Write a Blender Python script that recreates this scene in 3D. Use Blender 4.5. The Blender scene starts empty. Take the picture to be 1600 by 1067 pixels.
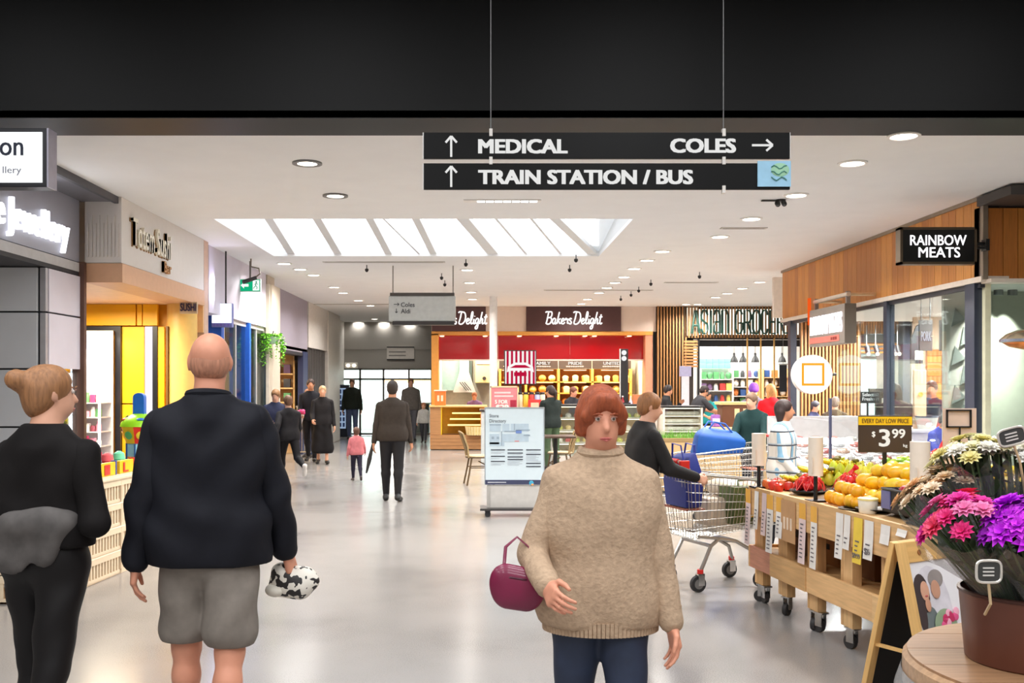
import bpy, math, random
import numpy as np
from mathutils import Vector, Matrix, Euler
random.seed(7)
RNG = random.Random(11)
SC = bpy.context.scene
COL = SC.collection
PI = math.pi
F = 1556.0           # focal length in pixels of the 1600 px wide frame
HZ = 1.57            # eye height

# ---------------------------------------------------------------- camera
cam_data = bpy.data.cameras.new('camera')
cam_data.sensor_width = 36.0
cam_data.lens = 36.0 * F / 1600.0
cam_data.shift_x = (800 - 752) / 1600.0
cam_data.shift_y = (600 - 533.5) / 1600.0
cam_data.clip_start = 0.05
cam_data.clip_end = 200
cam = bpy.data.objects.new('camera', cam_data)
COL.objects.link(cam)
cam.location = (0, 0, HZ)
cam.rotation_euler = (PI / 2, 0, 0)
SC.camera = cam

# ---------------------------------------------------------------- view, world
SC.view_settings.view_transform = 'Standard'
SC.view_settings.look = 'None'
SC.view_settings.gamma = 1.0
SC.view_settings.use_curve_mapping = False
SC.view_settings.exposure = 0.14
w = bpy.data.worlds.new('overcast')
SC.world = w
w.use_nodes = True
w.node_tree.nodes['Background'].inputs[0].default_value = (0.93, 0.97, 1.0, 1)
w.node_tree.nodes['Background'].inputs[1].default_value = 4.0
SC.cycles.max_bounces = 8
SC.cycles.diffuse_bounces = 5
SC.cycles.glossy_bounces = 4
SC.cycles.transparent_max_bounces = 12
SC.cycles.sample_clamp_indirect = 4.0
SC.cycles.caustics_reflective = False
SC.cycles.caustics_refractive = False


def lamp(x, y, z, watts, size=.3, size_y=None, col=(1, .93, .85), rot=(0, 0, 0), spread=175, parent=None, name='lamp'):
    d = bpy.data.lights.new(name, 'AREA')
    d.energy = watts
    d.color = col
    d.shape = 'RECTANGLE' if size_y else 'DISK'
    d.size = size
    if size_y:
        d.size_y = size_y
    d.spread = math.radians(spread)
    o = bpy.data.objects.new(name, d)
    COL.objects.link(o)
    o.location = (x, y, z)
    o.rotation_euler = rot
    if parent:
        o.parent = parent
    return o


# unseen fill lamps added over the entrance zone to light the foreground
for lx in (-4.2, -1.4, 1.4, 4.2):
    for ly in (-3.0, -.6, 1.8, 4.2):
        lamp(lx, ly, 4.82, 50, 1.2, col=(.97, .98, 1), spread=170, name='entrance_fill')


# ---------------------------------------------------------------- measuring helpers
def PX(px, Y):
    return (px - 752.0) * Y / F


def PZ(py, Y):
    return HZ + (600.0 - py) * Y / F


def lin(c):
    c = c / 255.0
    return c / 12.92 if c <= .04045 else ((c + .055) / 1.055) ** 2.4


def rgb(c):
    return (lin(c[0]), lin(c[1]), lin(c[2]), 1)


# ---------------------------------------------------------------- materials
MATS = {}


def M(c, rough=.55, metal=0., var=.07, scale=14., bump=0., spec=.5, stretch=None, key=None, coat=0.):
    k = ('M', tuple(c), rough, metal, var, scale, bump, spec, stretch, coat)
    if k in MATS:
        return MATS[k]
    m = bpy.data.materials.new(key or 'surface')
    m.use_nodes = True
    nt = m.node_tree
    b = nt.nodes['Principled BSDF']
    b.inputs['Roughness'].default_value = rough
    b.inputs['Metallic'].default_value = metal
    b.inputs['Specular IOR Level'].default_value = spec
    b.inputs['Coat Weight'].default_value = coat
    tc = nt.nodes.new('ShaderNodeTexCoord')
    mp = nt.nodes.new('ShaderNodeMapping')
    if stretch:
        mp.inputs['Scale'].default_value = stretch
    nz = nt.nodes.new('ShaderNodeTexNoise')
    nz.inputs['Scale'].default_value = scale
    nz.inputs['Detail'].default_value = 3
    mx = nt.nodes.new('ShaderNodeMix')
    mx.data_type = 'RGBA'
    r = rgb(c)
    mx.inputs[6].default_value = tuple(min(1, v * (1 - 2 * var)) for v in r[:3]) + (1,)
    mx.inputs[7].default_value = tuple(min(1, v * (1 + 2 * var)) for v in r[:3]) + (1,)
    nt.links.new(tc.outputs['Object'], mp.inputs[0])
    nt.links.new(mp.outputs[0], nz.inputs[0])
    nt.links.new(nz.outputs[0], mx.inputs[0])
    nt.links.new(mx.outputs[2], b.inputs['Base Color'])
    if bump:
        bp = nt.nodes.new('ShaderNodeBump')
        bp.inputs['Strength'].default_value = bump
        bp.inputs['Distance'].default_value = .01
        nt.links.new(nz.outputs[0], bp.inputs['Height'])
        nt.links.new(bp.outputs[0], b.inputs['Normal'])
    MATS[k] = m
    return m


def wood(c, rough=.5, axis='z', var=.16, scale=9.):
    st = {'z': (6, 6, .5), 'x': (.5, 6, 6), 'y': (6, .5, 6)}[axis]
    return M(c, rough, 0, var, scale, .1, .4, st, key='wood')


def E(c, strength, key='glow'):
    k = ('E', tuple(c), strength)
    if k in MATS:
        return MATS[k]
    m = bpy.data.materials.new(key)
    m.use_nodes = True
    nt = m.node_tree
    nt.nodes.clear()
    e = nt.nodes.new('ShaderNodeEmission')
    e.inputs[0].default_value = rgb(c)
    e.inputs[1].default_value = strength
    o = nt.nodes.new('ShaderNodeOutputMaterial')
    nt.links.new(e.outputs[0], o.inputs[0])
    MATS[k] = m
    return m


def glass(tint=(235, 245, 243), refl=.10, alpha=.0, rough=.02):
    k = ('G', tint, refl, alpha, rough)
    if k in MATS:
        return MATS[k]
    m = bpy.data.materials.new('glass')
    m.use_nodes = True
    nt = m.node_tree
    nt.nodes.clear()
    tr = nt.nodes.new('ShaderNodeBsdfTransparent')
    tr.inputs[0].default_value = rgb(tint)
    gl = nt.nodes.new('ShaderNodeBsdfGlossy')
    gl.inputs['Roughness'].default_value = rough
    lw = nt.nodes.new('ShaderNodeLayerWeight')
    lw.inputs[0].default_value = .35
    mr = nt.nodes.new('ShaderNodeMapRange')
    mr.inputs[3].default_value = refl
    mr.inputs[4].default_value = max(.3, refl * 1.6)
    mx = nt.nodes.new('ShaderNodeMixShader')
    o = nt.nodes.new('ShaderNodeOutputMaterial')
    nt.links.new(lw.outputs['Fresnel'], mr.inputs[0])
    nt.links.new(mr.outputs[0], mx.inputs[0])
    nt.links.new(tr.outputs[0], mx.inputs[1])
    nt.links.new(gl.outputs[0], mx.inputs[2])
    last = mx
    if alpha:
        df = nt.nodes.new('ShaderNodeBsdfDiffuse')
        df.inputs[0].default_value = rgb((225, 228, 230))
        m2 = nt.nodes.new('ShaderNodeMixShader')
        m2.inputs[0].default_value = alpha
        nt.links.new(mx.outputs[0], m2.inputs[1])
        nt.links.new(df.outputs[0], m2.inputs[2])
        last = m2
    nt.links.new(last.outputs[0], o.inputs[0])
    MATS[k] = m
    return m


WHITE = M((232, 228, 222), .6)
CHROME = M((200, 200, 200), .22, 1.0, .03)
STEEL = M((150, 150, 152), .35, .9, .05)
BLACK = M((18, 18, 19), .45)
DARK = M((42, 40, 40), .5)
RUBBER = M((38, 38, 40), .7)
NAVYP = M((52, 58, 74), .4, .2)
PINE = wood((222, 178, 122), .55, 'x')
PINEZ = wood((222, 178, 122), .55, 'z')
OAK = wood((178, 118, 62), .45, 'z')


# ---------------------------------------------------------------- mesh builder
class MB:
    def __init__(s):
        s.v = []
        s.f = []

    def add(s, vs, fs):
        n = len(s.v)
        s.v += [tuple(p) for p in vs]
        s.f += [tuple(i + n for i in f) for f in fs]
        return s

    def box(s, x0, x1, y0, y1, z0, z1):
        vs = [(x, y, z) for x in (x0, x1) for y in (y0, y1) for z in (z0, z1)]
        return s.add(vs, [(0, 1, 3, 2), (4, 6, 7, 5), (0, 4, 5, 1), (2, 3, 7, 6), (0, 2, 6, 4), (1, 5, 7, 3)])

    def cbox(s, c, d, mtx=None):
        h = [q / 2 for q in d]
        vs = [Vector((x, y, z)) for x in (-h[0], h[0]) for y in (-h[1], h[1]) for z in (-h[2], h[2])]
        if mtx is not None:
            vs = [mtx @ q for q in vs]
        c = Vector(c)
        return s.add([c + q for q in vs], [(0, 1, 3, 2), (4, 6, 7, 5), (0, 4, 5, 1), (2, 3, 7, 6), (0, 2, 6, 4), (1, 5, 7, 3)])

    def bar(s, p0, p1, wd, ht, up=(0, 0, 1)):
        p0, p1 = Vector(p0), Vector(p1)
        d = (p1 - p0).normalized()
        u = Vector(up)
        sd = d.cross(u)
        if sd.length < 1e-4:
            sd = d.cross(Vector((0, 1, 0)))
        sd.normalize()
        u = sd.cross(d)
        vs = [p + sd * (a * wd / 2) + u * (b * ht / 2) for p in (p0, p1) for a, b in ((-1, -1), (1, -1), (1, 1), (-1, 1))]
        return s.add(vs, [(3, 2, 1, 0), (4, 5, 6, 7), (0, 1, 5, 4), (1, 2, 6, 5), (2, 3, 7, 6), (3, 0, 4, 7)])

    def cyl(s, p0, p1, r0, r1=None, n=12, caps=True):
        r1 = r0 if r1 is None else r1
        return s.tube([p0, p1], [r0, r1], n, caps)

    def tube(s, pts, r, n=8, caps=True, flat=1., closed=False):
        pts = [Vector(p) for p in pts]
        if not hasattr(r, '__len__'):
            r = [r] * len(pts)
        b = len(s.v)
        prev = None
        m = len(pts)
        for i, p in enumerate(pts):
            if closed:
                d = pts[(i + 1) % m] - pts[i - 1]
            else:
                d = pts[min(i + 1, m - 1)] - pts[max(i - 1, 0)]
            d.normalize()
            if prev is None:
                a = d.orthogonal().normalized() if abs(d.z) > .99 else d.cross(Vector((0, 0, 1))).normalized()
            else:
                a = (prev - d * prev.dot(d)).normalized()
            prev = a
            c = d.cross(a)
            for k in range(n):
                t = 2 * PI * k / n
                s.v.append(tuple(p + a * (math.cos(t) * r[i]) + c * (math.sin(t) * r[i] * flat)))
        seg = m if closed else m - 1
        for i in range(seg):
            j = (i + 1) % m
            for k in range(n):
                k2 = (k + 1) % n
                s.f.append((b + i * n + k, b + i * n + k2, b + j * n + k2, b + j * n + k))
        if caps and not closed:
            s.f.append(tuple(b + k for k in reversed(range(n))))
            s.f.append(tuple(b + (m - 1) * n + k for k in range(n)))
        return s

    def lathe(s, prof, c=(0, 0, 0), n=20, caps=True, mtx=None):
        b = len(s.v)
        c = Vector(c)
        for r, z in prof:
            for k in range(n):
                t = 2 * PI * k / n
                p = Vector((math.cos(t) * r, math.sin(t) * r, z))
                if mtx is not None:
                    p = mtx @ p
                s.v.append(tuple(c + p))
        for i in range(len(prof) - 1):
            for k in range(n):
                k2 = (k + 1) % n
                s.f.append((b + i * n + k, b + i * n + k2, b + (i + 1) * n + k2, b + (i + 1) * n + k))
        if caps:
            s.f.append(tuple(b + k for k in reversed(range(n))))
            s.f.append(tuple(b + (len(prof) - 1) * n + k for k in range(n)))
        return s

    def ball(s, c, r, n=10, m=6, mtx=None):
        if not hasattr(r, '__len__'):
            r = (r, r, r)
        prof = []
        b = len(s.v)
        c = Vector(c)
        for i in range(m + 1):
            a = PI * i / m
            if i in (0, m):
                p = Vector((0, 0, -math.cos(a) * r[2]))
                s.v.append(tuple(c + (mtx @ p if mtx is not None else p)))
                continue
            for k in range(n):
                t = 2 * PI * k / n
                p = Vector((math.sin(a) * math.cos(t) * r[0], math.sin(a) * math.sin(t) * r[1], -math.cos(a) * r[2]))
                s.v.append(tuple(c + (mtx @ p if mtx is not None else p)))
        top = b + 1 + (m - 1) * n
        for k in range(n):
            k2 = (k + 1) % n
            s.f.append((b, b + 1 + k2, b + 1 + k))
            for i in range(m - 2):
                q = b + 1 + i * n
                s.f.append((q + k, q + k2, q + n + k2, q + n + k))
            s.f.append((top, top - n + k, top - n + k2))
        return s

    def prism(s, poly, y0, y1, axis='y'):
        # poly in (x, z) for axis y, (y, z) for axis x, (x, y) for axis z
        def mk(a, b, t):
            return {'y': (a, t, b), 'x': (t, a, b), 'z': (a, b, t)}[axis]
        n = len(poly)
        vs = [mk(a, b, y0) for a, b in poly] + [mk(a, b, y1) for a, b in poly]
        fs = [tuple(range(n)), tuple(reversed(range(n, 2 * n)))]
        fs += [(i, i + n, (i + 1) % n + n, (i + 1) % n) for i in range(n)]
        return s.add(vs, fs)

    def build(s, name, mat, parent=None, smooth=True, bevel=0., loc=None, label=None, kind=None, ang=40):
        me = bpy.data.meshes.new(name)
        me.from_pydata(s.v, [], s.f)
        me.update()
        return finish(me, name, mat, parent, smooth, bevel, loc, label, kind, ang)


def finish(me, name, mat, parent=None, smooth=True, bevel=0., loc=None, label=None, kind=None, ang=40):
    if mat is not None:
        me.materials.append(mat)
    if bevel:
        import bmesh
        bm = bmesh.new()
        bm.from_mesh(me)
        bmesh.ops.recalc_face_normals(bm, faces=bm.faces)
        es = [e for e in bm.edges if len(e.link_faces) == 2 and e.calc_face_angle(0) > .6]
        bmesh.ops.bevel(bm, geom=es, offset=bevel, segments=2, profile=.6, affect='EDGES', clamp_overlap=True)
        bm.to_mesh(me)
        bm.free()
    if smooth:
        me.shade_smooth()
        me.set_sharp_from_angle(angle=math.radians(ang))
    o = bpy.data.objects.new(name, me)
    COL.objects.link(o)
    if parent is not None:
        o.parent = parent
    if loc is not None:
        o.location = loc
    if label:
        o['label'] = label
    if kind:
        o['kind'] = kind
    return o


def tag(o, label=None, cat=None, group=None, kind=None):
    if label:
        o['label'] = label
    if cat:
        o['category'] = cat
    if group:
        o['group'] = group
    if kind:
        o['kind'] = kind
    return o


def root(name, label=None, cat=None, loc=(0, 0, 0), rz=0., group=None, kind=None):
    o = bpy.data.objects.new(name, None)
    o.empty_display_size = .1
    COL.objects.link(o)
    o.location = loc
    o.rotation_euler = (0, 0, rz)
    return tag(o, label, cat, group, kind)


KIDS = {}


def kids(o):
    return [c for c in bpy.data.objects if c.parent == o]


def dup(o, loc=None, rot=None, scale=None, label=None, group=None, tree=None):
    # copies of a thing, its parts and their sub-parts (mesh data shared)
    tree = tree if tree is not None else KIDS.setdefault(o.name, [(c, kids(c)) for c in kids(o)])
    r = o.copy()
    COL.objects.link(r)
    if loc is not None:
        r.location = loc
    if rot is not None:
        r.rotation_euler = rot
    if scale is not None:
        r.scale = scale if hasattr(scale, '__len__') else (scale,) * 3
    if label:
        r['label'] = label
    if group:
        r['group'] = group
    for c, gs in tree:
        k = c.copy()
        COL.objects.link(k)
        k.parent = r
        for g in gs:
            q = g.copy()
            COL.objects.link(q)
            q.parent = k
    return r


def txt(body, cap, mat, loc, parent=None, width=None, name='lettering', face='-y', bold=0., shear=0., depth=.004, align='CENTER', rz=0., sharp=0., label=None, tilt=0., line=1.):
    cu = bpy.data.curves.new(name, 'FONT')
    cu.body = body
    cu.size = 1.0
    cu.shear = shear
    cu.space_line = line
    cu.extrude = depth / (cap / .727) if cap else depth
    cu.align_x = 'LEFT'
    cu.resolution_u = 3
    t = bpy.data.objects.new(name, cu)
    me = bpy.data.meshes.new_from_object(t)
    bpy.data.objects.remove(t)
    if bold:
        # heavier strokes: the outline laid down several times, slightly shifted
        vs = [tuple(v.co) for v in me.vertices]
        fs = [tuple(q.vertices) for q in me.polygons]
        V_, F_ = [], []
        for dx, dy in ((-1, -.5), (-1, .5), (-.3, 0), (.3, 0), (1, -.5), (1, .5)):
            o_ = len(V_)
            V_ += [(a + dx * bold, b_ + dy * bold, c_ + .003 * len(F_) / len(fs)) for a, b_, c_ in vs]
            F_ += [tuple(i + o_ for i in q) for q in fs]
        bpy.data.meshes.remove(me)
        me = bpy.data.meshes.new(name)
        me.from_pydata(V_, [], F_)
    n = len(me.vertices)
    co = np.empty(n * 3)
    me.vertices.foreach_get('co', co)
    co = co.reshape(n, 3)
    sc = cap / .727
    x0, x1 = co[:, 0].min(), co[:, 0].max()
    sx = width / (x1 - x0) if width else sc
    X = (co[:, 0] - (x0 if align == 'LEFT' else (x0 + x1) / 2)) * sx
    Z = co[:, 1] * sc
    D = co[:, 2] * sc
    if face == '-y':      # read by someone looking along +y
        out = np.stack([X, D, Z], 1)
    elif face == '+x':    # stands on a wall that faces +x
        out = np.stack([-D, X, Z], 1)
    elif face == '-x':
        out = np.stack([D, -X, Z], 1)
    me.vertices.foreach_set('co', out.astype(np.float32).ravel())
    me.update()
    o = finish(me, name, mat, parent, False, 0, loc, label)
    if tilt:
        o.rotation_euler.x = tilt
    if rz:
        o.rotation_euler.z = rz
    return o


ORD = ['first', 'second', 'third', 'fourth', 'fifth', 'sixth', 'seventh', 'eighth', 'ninth', 'tenth', 'eleventh', 'twelfth', 'thirteenth',
       'fourteenth', 'fifteenth', 'sixteenth', 'seventeenth', 'eighteenth', 'nineteenth', 'twentieth']


def mesh_of(mb, name, mat, smooth=True, bevel=0., ang=40):
    o = mb.build(name, mat, None, smooth, bevel, ang=ang)
    me = o.data
    bpy.data.objects.remove(o)
    return me


def put(name, me, loc, parent=None, rot=None, scale=None, label=None, cat=None, group=None):
    o = bpy.data.objects.new(name, me)
    COL.objects.link(o)
    o.location = loc
    if parent is not None:
        o.parent = parent
    if rot is not None:
        o.rotation_euler = rot
    if scale is not None:
        o.scale = scale if hasattr(scale, '__len__') else (scale,) * 3
    return tag(o, label, cat, group)
# ================================================================ STRUCTURE
CE = 3.47
YB = 7.1     # face of the dark beam
# --- floor: polished concrete
fm = bpy.data.materials.new('polished_concrete')
fm.use_nodes = True
nt = fm.node_tree
bs = nt.nodes['Principled BSDF']
tc = nt.nodes.new('ShaderNodeTexCoord')
n1 = nt.nodes.new('ShaderNodeTexNoise'); n1.inputs['Scale'].default_value = .7; n1.inputs['Detail'].default_value = 5
n2 = nt.nodes.new('ShaderNodeTexNoise'); n2.inputs['Scale'].default_value = 160; n2.inputs['Detail'].default_value = 2
ad = nt.nodes.new('ShaderNodeMath'); ad.operation = 'ADD'
cr = nt.nodes.new('ShaderNodeValToRGB')
cr.color_ramp.elements[0].position = .7; cr.color_ramp.elements[0].color = rgb((122, 119, 117))
cr.color_ramp.elements[1].position = 1.3; cr.color_ramp.elements[1].color = rgb((156, 152, 149))
nt.links.new(tc.outputs['Object'], n1.inputs[0]); nt.links.new(tc.outputs['Object'], n2.inputs[0])
nt.links.new(n1.outputs[0], ad.inputs[0]); nt.links.new(n2.outputs[0], ad.inputs[1])
nt.links.new(ad.outputs[0], cr.inputs[0]); nt.links.new(cr.outputs[0], bs.inputs['Base Color'])
mr = nt.nodes.new('ShaderNodeMapRange'); mr.inputs[3].default_value = .14; mr.inputs[4].default_value = .25
nt.links.new(n1.outputs[0], mr.inputs[0]); nt.links.new(mr.outputs[0], bs.inputs['Roughness'])
bs.inputs['Specular IOR Level'].default_value = .6
tag(MB().box(-9, 13, -5, 34, -.1, 0).build('floor', fm, smooth=False), kind='structure')
fj = bpy.data.objects['floor']
JM = M((120, 116, 112), .5)
for jy in (12.2, 18.1):
    MB().box(-3.6, 3.2, jy, jy + .018, 0, .0012).build('joint', JM, fj, False)
PAV = M((205, 202, 196), .8)
tag(MB().box(-30, 40, 34, 80, -.12, -.02).build('pavement', PAV, smooth=False), kind='structure')

CEIL = M((240, 240, 240), .75, var=.02, scale=3)
c_ = root('ceiling', kind='structure')
HX0, HX1, HY0, HY1 = -3.08, 1.75, 11.46, 14.8
b = MB()
for x0, x1, y0, y1 in ((-9, 13, YB, HY0), (-9, HX0, HY0, HY1), (HX1, 13, HY0, HY1), (-9, 13, HY1, 34)):
    b.box(x0, x1, y0, y1, CE, CE + .05)
b.build('ceiling_slab', CEIL, c_, False)
MB().box(-9, 13, -5, YB + .02, 4.9, 5.0).build('entrance_ceiling', M((30, 29, 29), .6), c_, False)
BEAM = M((9, 9, 9), .5, spec=.25, var=.1, scale=2)
tag(MB().box(-9, 13, YB, YB + .5, CE - .004, 4.95).build('beam', BEAM, smooth=False), kind='structure')

# --- outer shell
SHELL = M((206, 200, 192), .7)
tag(MB().box(-9.1, -9, -5, 34, 0, 5).build('wall_left', SHELL, smooth=False), kind='structure')
tag(MB().box(13, 13.1, -5, 34, 0, 5).build('wall_right', SHELL, smooth=False), kind='structure')
tag(MB().box(-9, 13, -5.1, -5, 0, 5).build('wall_back', SHELL, smooth=False), kind='structure')

# --- skylight: well, sloping glazing, bars
sk = root('window_1', kind='structure')
WELL = M((225, 226, 226), .7, var=.02)
b = MB()
zt = 4.0
b.box(HX0 - .1, HX0, HY0, HY1, CE + .05, zt).box(HX1, HX1 + .1, HY0, HY1, CE + .05, zt)
b.box(HX0 - .1, HX1 + .1, HY0 - .1, HY0, CE + .05, zt).box(HX0 - .1, HX1 + .1, HY1, HY1 + .1, CE + .05, 3.62)
b.build('skylight_well', WELL, sk, False)


def gz(y):
    return 3.56 + (14.8 - y) * .1


MB().add([(HX0, HY0, gz(HY0)), (HX1, HY0, gz(HY0)), (HX1, HY1, gz(HY1)), (HX0, HY1, gz(HY1))], [(0, 1, 2, 3)]).build('skylight_glass', glass((250, 252, 255), .02), sk, False)
BARM = M((226, 227, 228), .6, var=.02)
for t, bt, wd in ((423, 455, .11), (498, 528, .11), (580, 607, .1), (652, 677, .1), (727, 770, .16), (872, 925, .13), (604, 655, .028), (779, 822, .035), (834, 876, .035)):
    xb, xt = PX(bt, 14.8), PX(t, 12.98)
    k = (xt - xb) / 1.82
    xe = xb + k * (14.8 - HY0)
    MB().bar((xb, 14.8, gz(14.8) - .03), (xe, HY0, gz(HY0) - .03), wd, .06).build('glazing_bar', BARM, sk, False)
# frosted end panes beyond the last bar
MB().add([(1.42, HY0, 3.9), (HX1, HY0, 3.9), (HX1, HY1, 3.55), (1.6, HY1, 3.55)], [(0, 1, 2, 3)]).build('frosted_pane', glass((225, 228, 230), .05, .55, .4), sk, False)

# --- far end: grey wall above glass doors
GREYW = M((150, 146, 140), .7, var=.03, scale=2)
YE = 30.5
ew = root('wall_far', kind='structure')
b = MB()
b.box(-9, -4.45, YE, YE + .2, 0, CE).box(-4.45, -1.2, YE, YE + .2, 2.05, CE).box(-1.2, 13, YE, YE + .2, 0, CE)
b.build('wall_face', GREYW, ew, False)
for zz, hh in ((2.62, .0),):
    MB().box(-4.45, -1.2, YE - .012, YE, zz, zz + .012).build('joint', JM, ew, False)
d_ = root('door_1', kind='structure')
ALU = M((120, 118, 114), .4, .6)
xs = [-4.42, -3.72, -3.0, -2.22, -1.52, -1.22]
for x in xs:
    MB().box(x - .03, x + .03, YE + .05, YE + .12, 0, 2.05).build('door_stile', ALU, d_, False)
for z in (.04, 1.72, 2.03):
    MB().box(-4.45, -1.2, YE + .05, YE + .12, z - .03, z + .03).build('door_rail', ALU, d_, False)
for i in range(5):
    if i == 2:
        continue     # the open leaf
    MB().box(xs[i] + .03, xs[i + 1] - .03, YE + .08, YE + .09, .06, 2.0).build('door_pane', glass((235, 245, 240), .06), d_, False)
# beyond the doors: low soffit with a warm glowing strip for the bright band, a dark counter, a pale wall
cp = root('canopy', kind='structure')
MB().box(-7, 1.5, YE + .3, YE + 5, 2.35, 2.45).build('canopy_roof', M((190, 180, 160), .7), cp, False)
MB().box(-3.2, -1.2, YE + 2.0, YE + 2.1, 1.62, 1.76).build('glowing_strip', E((255, 214, 140), 5), cp, False)
lb = root('lobby_counter', 'dark grey counter with pale top standing outside the glass doors', 'counter', (-2.55, YE + 2.2, 0))
MB().box(-.75, .85, -.3, .3, 0, .92).build('counter_body', M((74, 76, 72), .6), lb, False)
MB().box(-.8, .9, -.34, .34, .92, .96).build('counter_top', WHITE, lb, False, .006)

# ---------------------------------------------------------------- LEFT SIDE
# grey panelled shopfront
PANEL = M((214, 218, 224), .42, .1, .04, 3)
PANELD = M((164, 165, 178), .4, .1, .04, 3)
GAP = M((38, 38, 44), .6)
lw_ = root('wall_side', kind='structure')
MB().box(-4.6, -4.06, 5.2, 10.06, 2.80, 3.42).build('fascia_panel', PANELD, lw_, False)
MB().box(-4.6, -4.05, 5.2, 10.06, 2.70, 2.79).build('fascia_panel', M((196, 196, 198), .5), lw_, False)
MB().box(-4.6, -4.055, 5.2, 10.07, 2.66, 2.70).build('fascia_gap', GAP, lw_, False)
MB().box(-4.6, -3.70, 5.2, 10.12, 3.42, 3.46).build('bulkhead', M((104, 104, 112), .5), lw_, False)
MB().box(-3.72, -3.68, 5.2, 10.12, 3.40, CE + .002).build('ceiling_trim', M((70, 70, 76), .5), lw_, False)
zs = [2.66, 2.24, 1.71, 1.17, .62, .06]
for i in range(5):
    z1, z0 = zs[i] - .008, zs[i + 1] + .008
    for x0, x1 in ((-5.0, -4.12), (-5.9, -5.02)):
        MB().box(x0, x1, 9.235, 9.27, z0, z1).build('panel', PANEL, lw_, False, .004)
    MB().box(-4.10, -4.045, 9.25, 9.30, z0, z1).build('panel', M((190, 190, 196), .3, .5), lw_, False, .004)
    if i < 2:
        MB().box(-4.075, -4.04, 9.31, 10.03, z0, z1).build('panel', M((216, 212, 224), .4, .1, .04, 3), lw_, False, .004)
MB().box(-6.0, -4.09, 9.275, 9.36, 0, 2.66).box(-4.14, -4.09, 9.36, 9.42, 0, 2.66).box(-4.14, -4.075, 9.36, 10.03, 1.72, 2.66).build('panel_backing', GAP, lw_, False)
MB().box(-4.12, -4.0, 10.03, 10.09, 0, 2.8).build('corner_trim', M((96, 66, 54), .5), lw_, False)

# pink lavender strip of shop front between sushi bar and blue shop, then pale shop fronts
PALEW = M((214, 208, 204), .55, var=.03)
LAV = M((186, 180, 196), .6, var=.03)
ws = root('wall_shopfronts', kind='structure')
MB().box(-5.2, -3.66, 13.15, 13.35, 0, CE).build('party_wall', M((212, 178, 158), .6), ws, False)
MB().box(-4.4, -3.72, 13.6, 17.2, 2.55, CE).build('shop_header', M((206, 200, 214), .6, var=.02), ws, False)
MB().box(-4.02, -3.70, 15.9, 16.0, 0, 2.55).build('post', M((40, 104, 214), .45), ws, False)
MB().box(-3.92, -3.72, 14.25, 14.4, 0, 2.55).build('post', M((28, 92, 190), .45), ws, False)
MB().box(-3.80, -3.76, 13.4, 17.2, 0, .12).build('plinth', M((150, 150, 152), .5), ws, False)
for y0, y1 in ((14.5, 15.2), (15.2, 15.88), (16.05, 16.6), (16.6, 17.2)):
    MB().box(-3.79, -3.75, y0, y0 + .05, .12, 2.55).box(-3.79, -3.75, y0 + .05, y1, 2.48, 2.55).build('door_frame', M((206, 206, 206), .4, .4), ws, False)
    MB().box(-3.775, -3.765, y0 + .05, y1, .12, 2.48).build('door_pane', glass((228, 236, 236), .12), ws, False)
MB().box(-6, -5.2, 13.4, 17.2, 0, CE).build('shop_back_wall', PALEW, ws, False)
# square pale column with a recessed upper band
pc = root('wall_pillar', kind='structure')
PILL = M((216, 203, 186), .5, var=.03, scale=4)
MB().box(-4.1, -3.62, 17.25, 17.95, 0, 3.3).build('column_shaft', PILL, pc, False, .03)
MB().box(-4.08, -3.72, 17.3, 17.9, 3.3, CE).build('column_neck', M((196, 182, 164), .5), pc, False)
MB().box(-3.99, -3.73, 17.22, 17.25, .05, 2.45).build('column_mirror', glass((205, 222, 224), .25), pc, False)
MB().box(-4.08, -4.0, 17.2, 17.25, 0, 3.3).box(-3.72, -3.66, 17.2, 17.25, 0, 3.3).build('column_trim', M((226, 214, 196), .4), pc, False)
# shop with mauve header and warm interior
MB().box(-4.6, -4.0, 18.0, 22.9, 2.27, CE).build('shop_header', M((158, 150, 164), .6, var=.03), ws, False)
MB().box(-4.1, -3.98, 22.25, 22.85, 0, 2.3).build('post', M((34, 44, 84), .5), ws, False)
MB().box(-4.2, -3.99, 18.0, 22.3, 2.2, 2.27).build('shop_lintel', M((40, 38, 48), .5), ws, False)
MB().box(-6.6, -4.0, 18.0, 18.1, 0, 2.3).box(-6.6, -6.5, 18, 22.9, 0, 2.3).box(-6.6, -4.3, 22.8, 22.9, 0, 2.3).build('shop_inner_wall', M((226, 196, 150), .6), ws, False)
MB().box(-6.6, -4.0, 18.0, 22.9, 2.3, 2.36).build('shop_inner_ceiling', M((232, 214, 184), .6), ws, False)
# black slat screen and white pilaster
MB().box(-4.6, -3.98, 22.95, 27.9, 2.42, CE).build('shop_header', M((214, 208, 202), .6), ws, False)
MB().box(-4.5, -4.2, 22.95, 25.7, 0, 2.42).build('screen_backing', M((26, 24, 26), .6), ws, False)
for i in range(12):
    y = 23.0 + i * .23
    MB().box(-4.2, -4.02, y, y + .05, 0, 2.42).build('slat', M((92, 86, 84), .5), ws, False)
MB().box(-4.5, -3.95, 25.75, 27.85, 0, CE).build('pilaster', M((208, 202, 194), .5), ws, False, .02)
MB().box(-9, -4.2, 27.9, YE, 0, CE).build('side_wall', M((204, 200, 194), .6), ws, False)

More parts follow.
